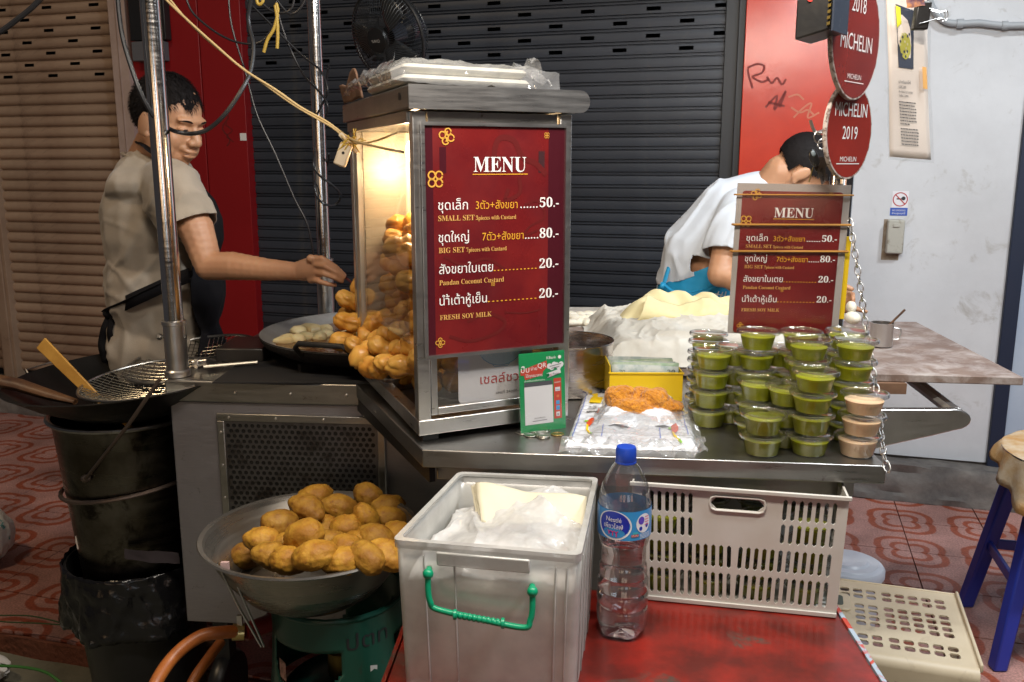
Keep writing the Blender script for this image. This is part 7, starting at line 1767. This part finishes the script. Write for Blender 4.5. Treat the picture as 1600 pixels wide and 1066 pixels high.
# hand: back of hand, four fingers, thumb
hb0, hb1 = wr_, A_(494, 419, 2.185)
for t in range(7):
    f = t / 6; c_ = hb0.lerp(hb1, f); q.ell(c_, (.017, .020 + .010 * f, .023 + .011 * f), n=12, m=9)
for k, (ax_, ay_) in enumerate(((486, 404), (494, 413), (493, 426), (487, 437))): q.ell(A_(ax_, ay_, 2.160 + .006 * k), (.012, .011, .0105), n=12, m=8)
finger(q, [A_(484, 404, 2.170), A_(503, 404, 2.150), A_(524, 417, 2.145), A_(538, 430, 2.150)], .0088, .0064)
finger(q, [A_(492, 413, 2.162), A_(508, 416, 2.138), A_(525, 425, 2.138), A_(537, 434, 2.146)], .0086, .0062)
finger(q, [A_(492, 426, 2.168), A_(507, 428, 2.140), A_(523, 434, 2.138), A_(534, 440, 2.148)], .0082, .0060)
finger(q, [A_(487, 437, 2.176), A_(499, 440, 2.150), A_(513, 444, 2.148), A_(524, 446, 2.158)], .0076, .0056)
finger(q, [A_(478, 428, 2.215), A_(498, 422, 2.215), A_(516, 426, 2.195), A_(531, 433, 2.175)], .0115, .0078)
# left arm, on the far side
ls, le, lw = A_(258, 305, 2.62), A_(246, 405, 2.70), A_(262, 480, 2.66)
limb(q, [ls, le, lw], [.055, .040, .026]); lh = lw + Vector((.05, -.01, -.01)); q.ell(lh, (.042, .022, .026))
for k in range(4): finger(q, [lh + Vector((.02, -.005, .018 - .012 * k)), lh + Vector((.055, -.012, .014 - .013 * k)), lh + Vector((.068, -.012, .002 - .012 * k))], .009, .007)
def skinfn(v, n_): return v
man = blend('person', q, .0033, SKIN, None, None, 3)
tag(man, 'person in a beige T-shirt and black apron reaching over the wok with a stick', 'person')
face_parts(Th, man); hair(Th, man, low_back=-.062)
# T-shirt with creases
q = MB()
q.ell(A_(246, 350, 2.47), (.130, .182, .215)); q.ell(A_(252, 450, 2.48), (.131, .176, .22)); q.ell(A_(250, 545, 2.49), (.134, .180, .16)); q.ell(A_(236, 290, 2.46), (.098, .18, .066))
q.ell(A_(214, 335, 2.46), (.070, .14, .15)); q.ell(A_(228, 268, 2.46), (.062, .085, .030))
limb(q, [A_(262, 288, 2.36), A_(274, 308, 2.31), A_(294, 346, 2.285)], [.072, .078, .071]); limb(q, [A_(262, 290, 2.58), A_(285, 340, 2.65)], [.075, .066])
hem = A_(296, 350, 2.285); hdir = (A_(296, 350, 2.285) - A_(274, 308, 2.31)).normalized(); zb = A_(240, 578, 2.49).z
def shirtfn(v, n_):
    # long soft creases: pulls from the armpit down to the waist band, drape on the back
    al = (v.x * .45 + v.z * .9); ac = (v.x * .9 - v.z * .45)
    rg = lambda n__: max(0.0, 1 - abs(n__) * 3.2) ** 2
    f = .0085 * rg(fbm((ac * 1.0, v.y * .7, al * .22), 9, 2)) + .006 * rg(fbm((ac * .45 + 3, v.y * .6, al * 1.1), 9, 2)) * max(0, min(1, (1.34 - v.z) / .2))
    f += .0022 * fbm(v, 11, 2)
    d = (v - hem).dot(hdir)
    return v + n_ * (f - .002)
o = blend('t_shirt', q, .0052, TSHIRT, man, shirtfn, 14)
slice_off(o, hem + hdir * .012, hdir, lambda c: (c - hem).length < .17 and c.x > hem.x - .055 and c.y < 2.37)
slice_off(o, Vector((0, 0, zb)), Vector((0, 0, -1)))
sd_ = o.modifiers.new('thickness', 'SOLIDIFY'); sd_.thickness = .003; sd_.offset = 1
# collar band
q = MB(); cc = A_(229, 250, 2.455); q.tube([cc + Euler((0, R(14), 0)).to_matrix() @ Vector((.060 * math.cos(R(12 * k)), .066 * math.sin(R(12 * k)), .002)) for k in range(30)], .007, 8, close=True, flat=.6); q.build('collar', TSHIRT, man)
# apron: front bib and skirt, neck strap, waist band, bow ties
q = MB(); q.ell(A_(262, 360, 2.46), (.150, .150, .16)); q.ell(A_(262, 450, 2.47), (.157, .188, .19)); q.ell(A_(262, 560, 2.48), (.165, .195, .20)); q.ell(A_(260, 660, 2.48), (.160, .19, .22))
ap = blend('apron', q, .008, APRONK, man, lambda v, n_: v + n_ * (.006 * fbm(v, 7, 3)), 6)
xc = A_(288, 450, 2.3).x; slice_off(ap, Vector((xc, 0, 1.22)), Vector((-1, 0, .0)))
ap.modifiers.new('thickness', 'SOLIDIFY').thickness = .003
q = MB(); q.tube(smoothpath([A_(170, 486, 2.43), A_(176, 482, 2.37), A_(200, 472, 2.312), A_(235, 455, 2.288), A_(268, 440, 2.290), A_(300, 428, 2.32)], 6), .020, 10, flat=.22)
bn_ = q.build('waist_band', APRONK, man)
q = MB(); bnd = smoothpath([A_(172, 487, 2.40), A_(200, 472, 2.298), A_(235, 456, 2.274), A_(268, 441, 2.278), A_(296, 430, 2.30)], 6)
vs_ = []
for p in bnd: vs_ += [p + Vector((0, 0, .019)), p - Vector((0, 0, .019))]
q.add(vs_, [(2 * i, 2 * i + 1, 2 * i + 3, 2 * i + 2) for i in range(len(bnd) - 1)]); q.build('waist_band', APRONK, man, solid=.003)
q = MB(); q.ell(A_(170, 490, 2.38), (.016, .014, .013)); q.ell(A_(178, 488, 2.37), (.014, .014, .016)); q.build('knot', APRONK, man)
for pts_ in ([(170, 492, 2.38), (162, 515, 2.37), (159, 540, 2.37), (166, 566, 2.37)], [(176, 492, 2.37), (172, 520, 2.36), (178, 545, 2.36), (186, 572, 2.36)]):
    P_ = smoothpath([A_(*p) for p in pts_], 5); q = MB(); vs_ = []
    for k, p in enumerate(P_): w2 = .007 + .005 * k / len(P_); vs_ += [p - Vector((w2, 0, 0)), p + Vector((w2, .006 * math.sin(k), 0))]
    q.add(vs_, [(2 * i, 2 * i + 1, 2 * i + 3, 2 * i + 2) for i in range(len(P_) - 1)]); q.build('tie', APRONK, man, solid=.002)
q = MB(); q.tube(smoothpath([A_(216, 222, 2.40), A_(224, 226, 2.372), A_(236, 236, 2.365), A_(252, 246, 2.372), A_(270, 262, 2.40)], 5), .010, 8, flat=.35); q.build('neck_strap', APRONK, man)
# trousers and the long cooking stick
q = MB(); q.ell(hipc + Vector((0, 0, -.03)), (.142, .178, .15))
for dy, lean in ((-.085, .03), (.085, -.03)):
    kn = hipc + Vector((.03 + lean, dy, -.42)); an_ = hipc + Vector((-.02 + lean, dy, -.80)); an_.z = .08; limb(q, [hipc + Vector((0, dy, -.05)), kn, an_], [.108, .078, .064])
blend('trousers', q, .012, TROUS, man)
q = MB(); q.tube([A_(484, 399, 2.185), A_(538, 432, 2.160), A_(608, 492, 2.13)], [.0030, .0032, .0022], 8)
tag(q.build('cooking_stick', M('dark red lacquer', (.10, .008, .008), .35)), 'long dark red cooking stick held over the wok', 'cooking stick')

# ---- the man bending over the dough
hc2 = aY(1251, 272, 2.86); T2 = Matrix.Translation(hc2) @ Euler((0, R(62), R(-8))).to_matrix().to_4x4()
q = MB(); head_prims(q, T2)
B_ = A_
limb(q, [T2 @ Vector((-.03, 0, -.05)), B_(1196, 305, 2.90)], [.058, .064])
limb(q, [B_(1168, 350, 2.92), B_(1122, 402, 2.93), B_(1094, 470, 2.96)], [.118, .125, .125])
hp2 = B_(1090, 500, 2.98)
for dy in (-.08, .08):
    kn = hp2 + Vector((.06, dy, -.42)); an_ = hp2 + Vector((.02, dy, -.8)); an_.z = .08; limb(q, [hp2 + Vector((0, dy, -.04)), kn, an_], [.095, .062, .046]); q.ell(an_ + Vector((.06, 0, -.03)), (.12, .045, .035))
s_r, e_r, w_r = B_(1152, 338, 2.79), B_(1126, 428, 2.70), B_(1240, 470, 2.60)
limb(q, [s_r, s_r.lerp(e_r, .5), e_r, w_r, B_(1300, 470, 2.56)], [.056, .050, .042, .030, .025])
q.ell(B_(1318, 470, 2.55), (.030, .022, .030))
for k in range(4): finger(q, [B_(1322, 456 + k * 9, 2.545), B_(1332, 460 + k * 9, 2.52), B_(1333, 468 + k * 8, 2.50)], .0095, .0075)
finger(q, [B_(1312, 455, 2.53), B_(1322, 448, 2.51), B_(1331, 452, 2.50)], .0105, .0080)
s_l, e_l, w_l = B_(1190, 340, 3.08), B_(1220, 430, 3.05), B_(1300, 480, 2.85)
limb(q, [s_l, e_l, w_l], [.055, .042, .026]); q.ell(w_l + Vector((.04, 0, 0)), (.04, .03, .02))
for k in range(4): finger(q, [w_l + Vector((.06, -.03 + .02 * k, 0)), w_l + Vector((.10, -.03 + .02 * k, -.01))], .009, .007)
man2 = blend('person', q, .0048, SKIN, None, None, 3); tag(man2, 'person in a white T-shirt and blue apron bending over the dough behind the small menu', 'person')
face_parts(T2, man2); hair(T2, man2, low_back=-.020, short=True, seed=5)
q = MB(); limb(q, [B_(1185, 322, 2.92), B_(1150, 352, 2.92), B_(1108, 400, 2.94), B_(1092, 455, 2.96)], [.110, .150, .152, .140], 16); q.ell(B_(1195, 318, 2.92), (.07, .10, .045), Ry(-30))
q.ell(B_(1165, 342, 2.91), (.13, .205, .105), Ry(-30))
limb(q, [B_(1160, 330, 2.80), B_(1146, 362, 2.755), B_(1137, 388, 2.735)], [.072, .072, .068]); limb(q, [B_(1195, 335, 3.06), B_(1210, 385, 3.06)], [.07, .065])
hem2 = B_(1134, 394, 2.73); hd2 = (B_(1137, 394, 2.73) - B_(1150, 350, 2.77)).normalized()
o = blend('t_shirt', q, .0065, WSHIRT, man2, lambda v, n_: v + n_ * (.009 * max(0, 1 - 3.2 * abs(fbm((v.x * .9 - v.z * .5, v.y * .7, (v.x + v.z) * .24), 9, 2))) ** 2 + .002 * fbm(v, 11, 2) + .001), 14)
zb2 = B_(1060, 462, 2.95).z; l0, l1 = B_(1034, 450, 2.8), B_(1150, 396, 2.8); ln_ = Vector((-(l1.z - l0.z), 0, l1.x - l0.x)).normalized()
slice_off(o, hem2 + hd2 * .010, hd2, lambda c: (c - hem2).length < .13 and c.y < 2.81)
slice_off(o, l0 - ln_ * .012, -ln_, lambda c: c.y < 2.97); slice_off(o, Vector((0, 0, zb2)), Vector((0, 0, -1)))
sd_ = o.modifiers.new('thickness', 'SOLIDIFY'); sd_.thickness = .003; sd_.offset = 1
# blue apron: sloping edge over the hip, tie at the back
q = MB(); limb(q, [B_(1150, 372, 2.92), B_(1114, 420, 2.94), B_(1094, 480, 2.96), B_(1092, 560, 2.97)], [.140, .160, .162, .165], 16)
o = blend('apron', q, .007, APRONB, man2, lambda v, n_: v + n_ * (.006 * fbm(v, 9, 3)), 5)
slice_off(o, l0, ln_); o.modifiers.new('thickness', 'SOLIDIFY').thickness = .003
q = MB(); q.tube(smoothpath([B_(1080, 330, 3.0), B_(1060, 375, 2.92), B_(1046, 415, 2.88), B_(1037, 445, 2.87)], 5), .007, 8, flat=.35); q.build('apron_strap', APRONB, man2)
q = MB(); q.tube(smoothpath([B_(1034, 442, 2.86), B_(1060, 458, 2.79), B_(1100, 452, 2.77), B_(1130, 440, 2.775)], 5), .006, 8, flat=.4); q.ell(B_(1036, 447, 2.85), (.012, .010, .010)); q.build('apron_tie', APRONB, man2)
bd = Board(B_(1108, 466, 2.752), (1, 0, -.18), (.18, 0, 1)); bd.text('#U', .012, 0, .058, .045, INKW, d=.010); bd.build(man2)
q = MB(); q.ell(hp2, (.135, .17, .13))
for dy in (-.08, .08):
    kn = hp2 + Vector((.06, dy, -.42)); an_ = hp2 + Vector((.02, dy, -.8)); an_.z = .09; limb(q, [hp2 + Vector((0, dy, -.04)), kn, an_], [.105, .078, .062])
blend('trousers', q, .012, TROUS, man2)
q = MB(); q.ell(B_(1332, 497, 2.47), (.022, .03, .018)); q.ell(B_(1330, 480, 2.50), (.014, .02, .018)); tag(q.build('dough_piece', DOUGH), 'lump of white dough in the hand of the person behind the small menu', 'dough')
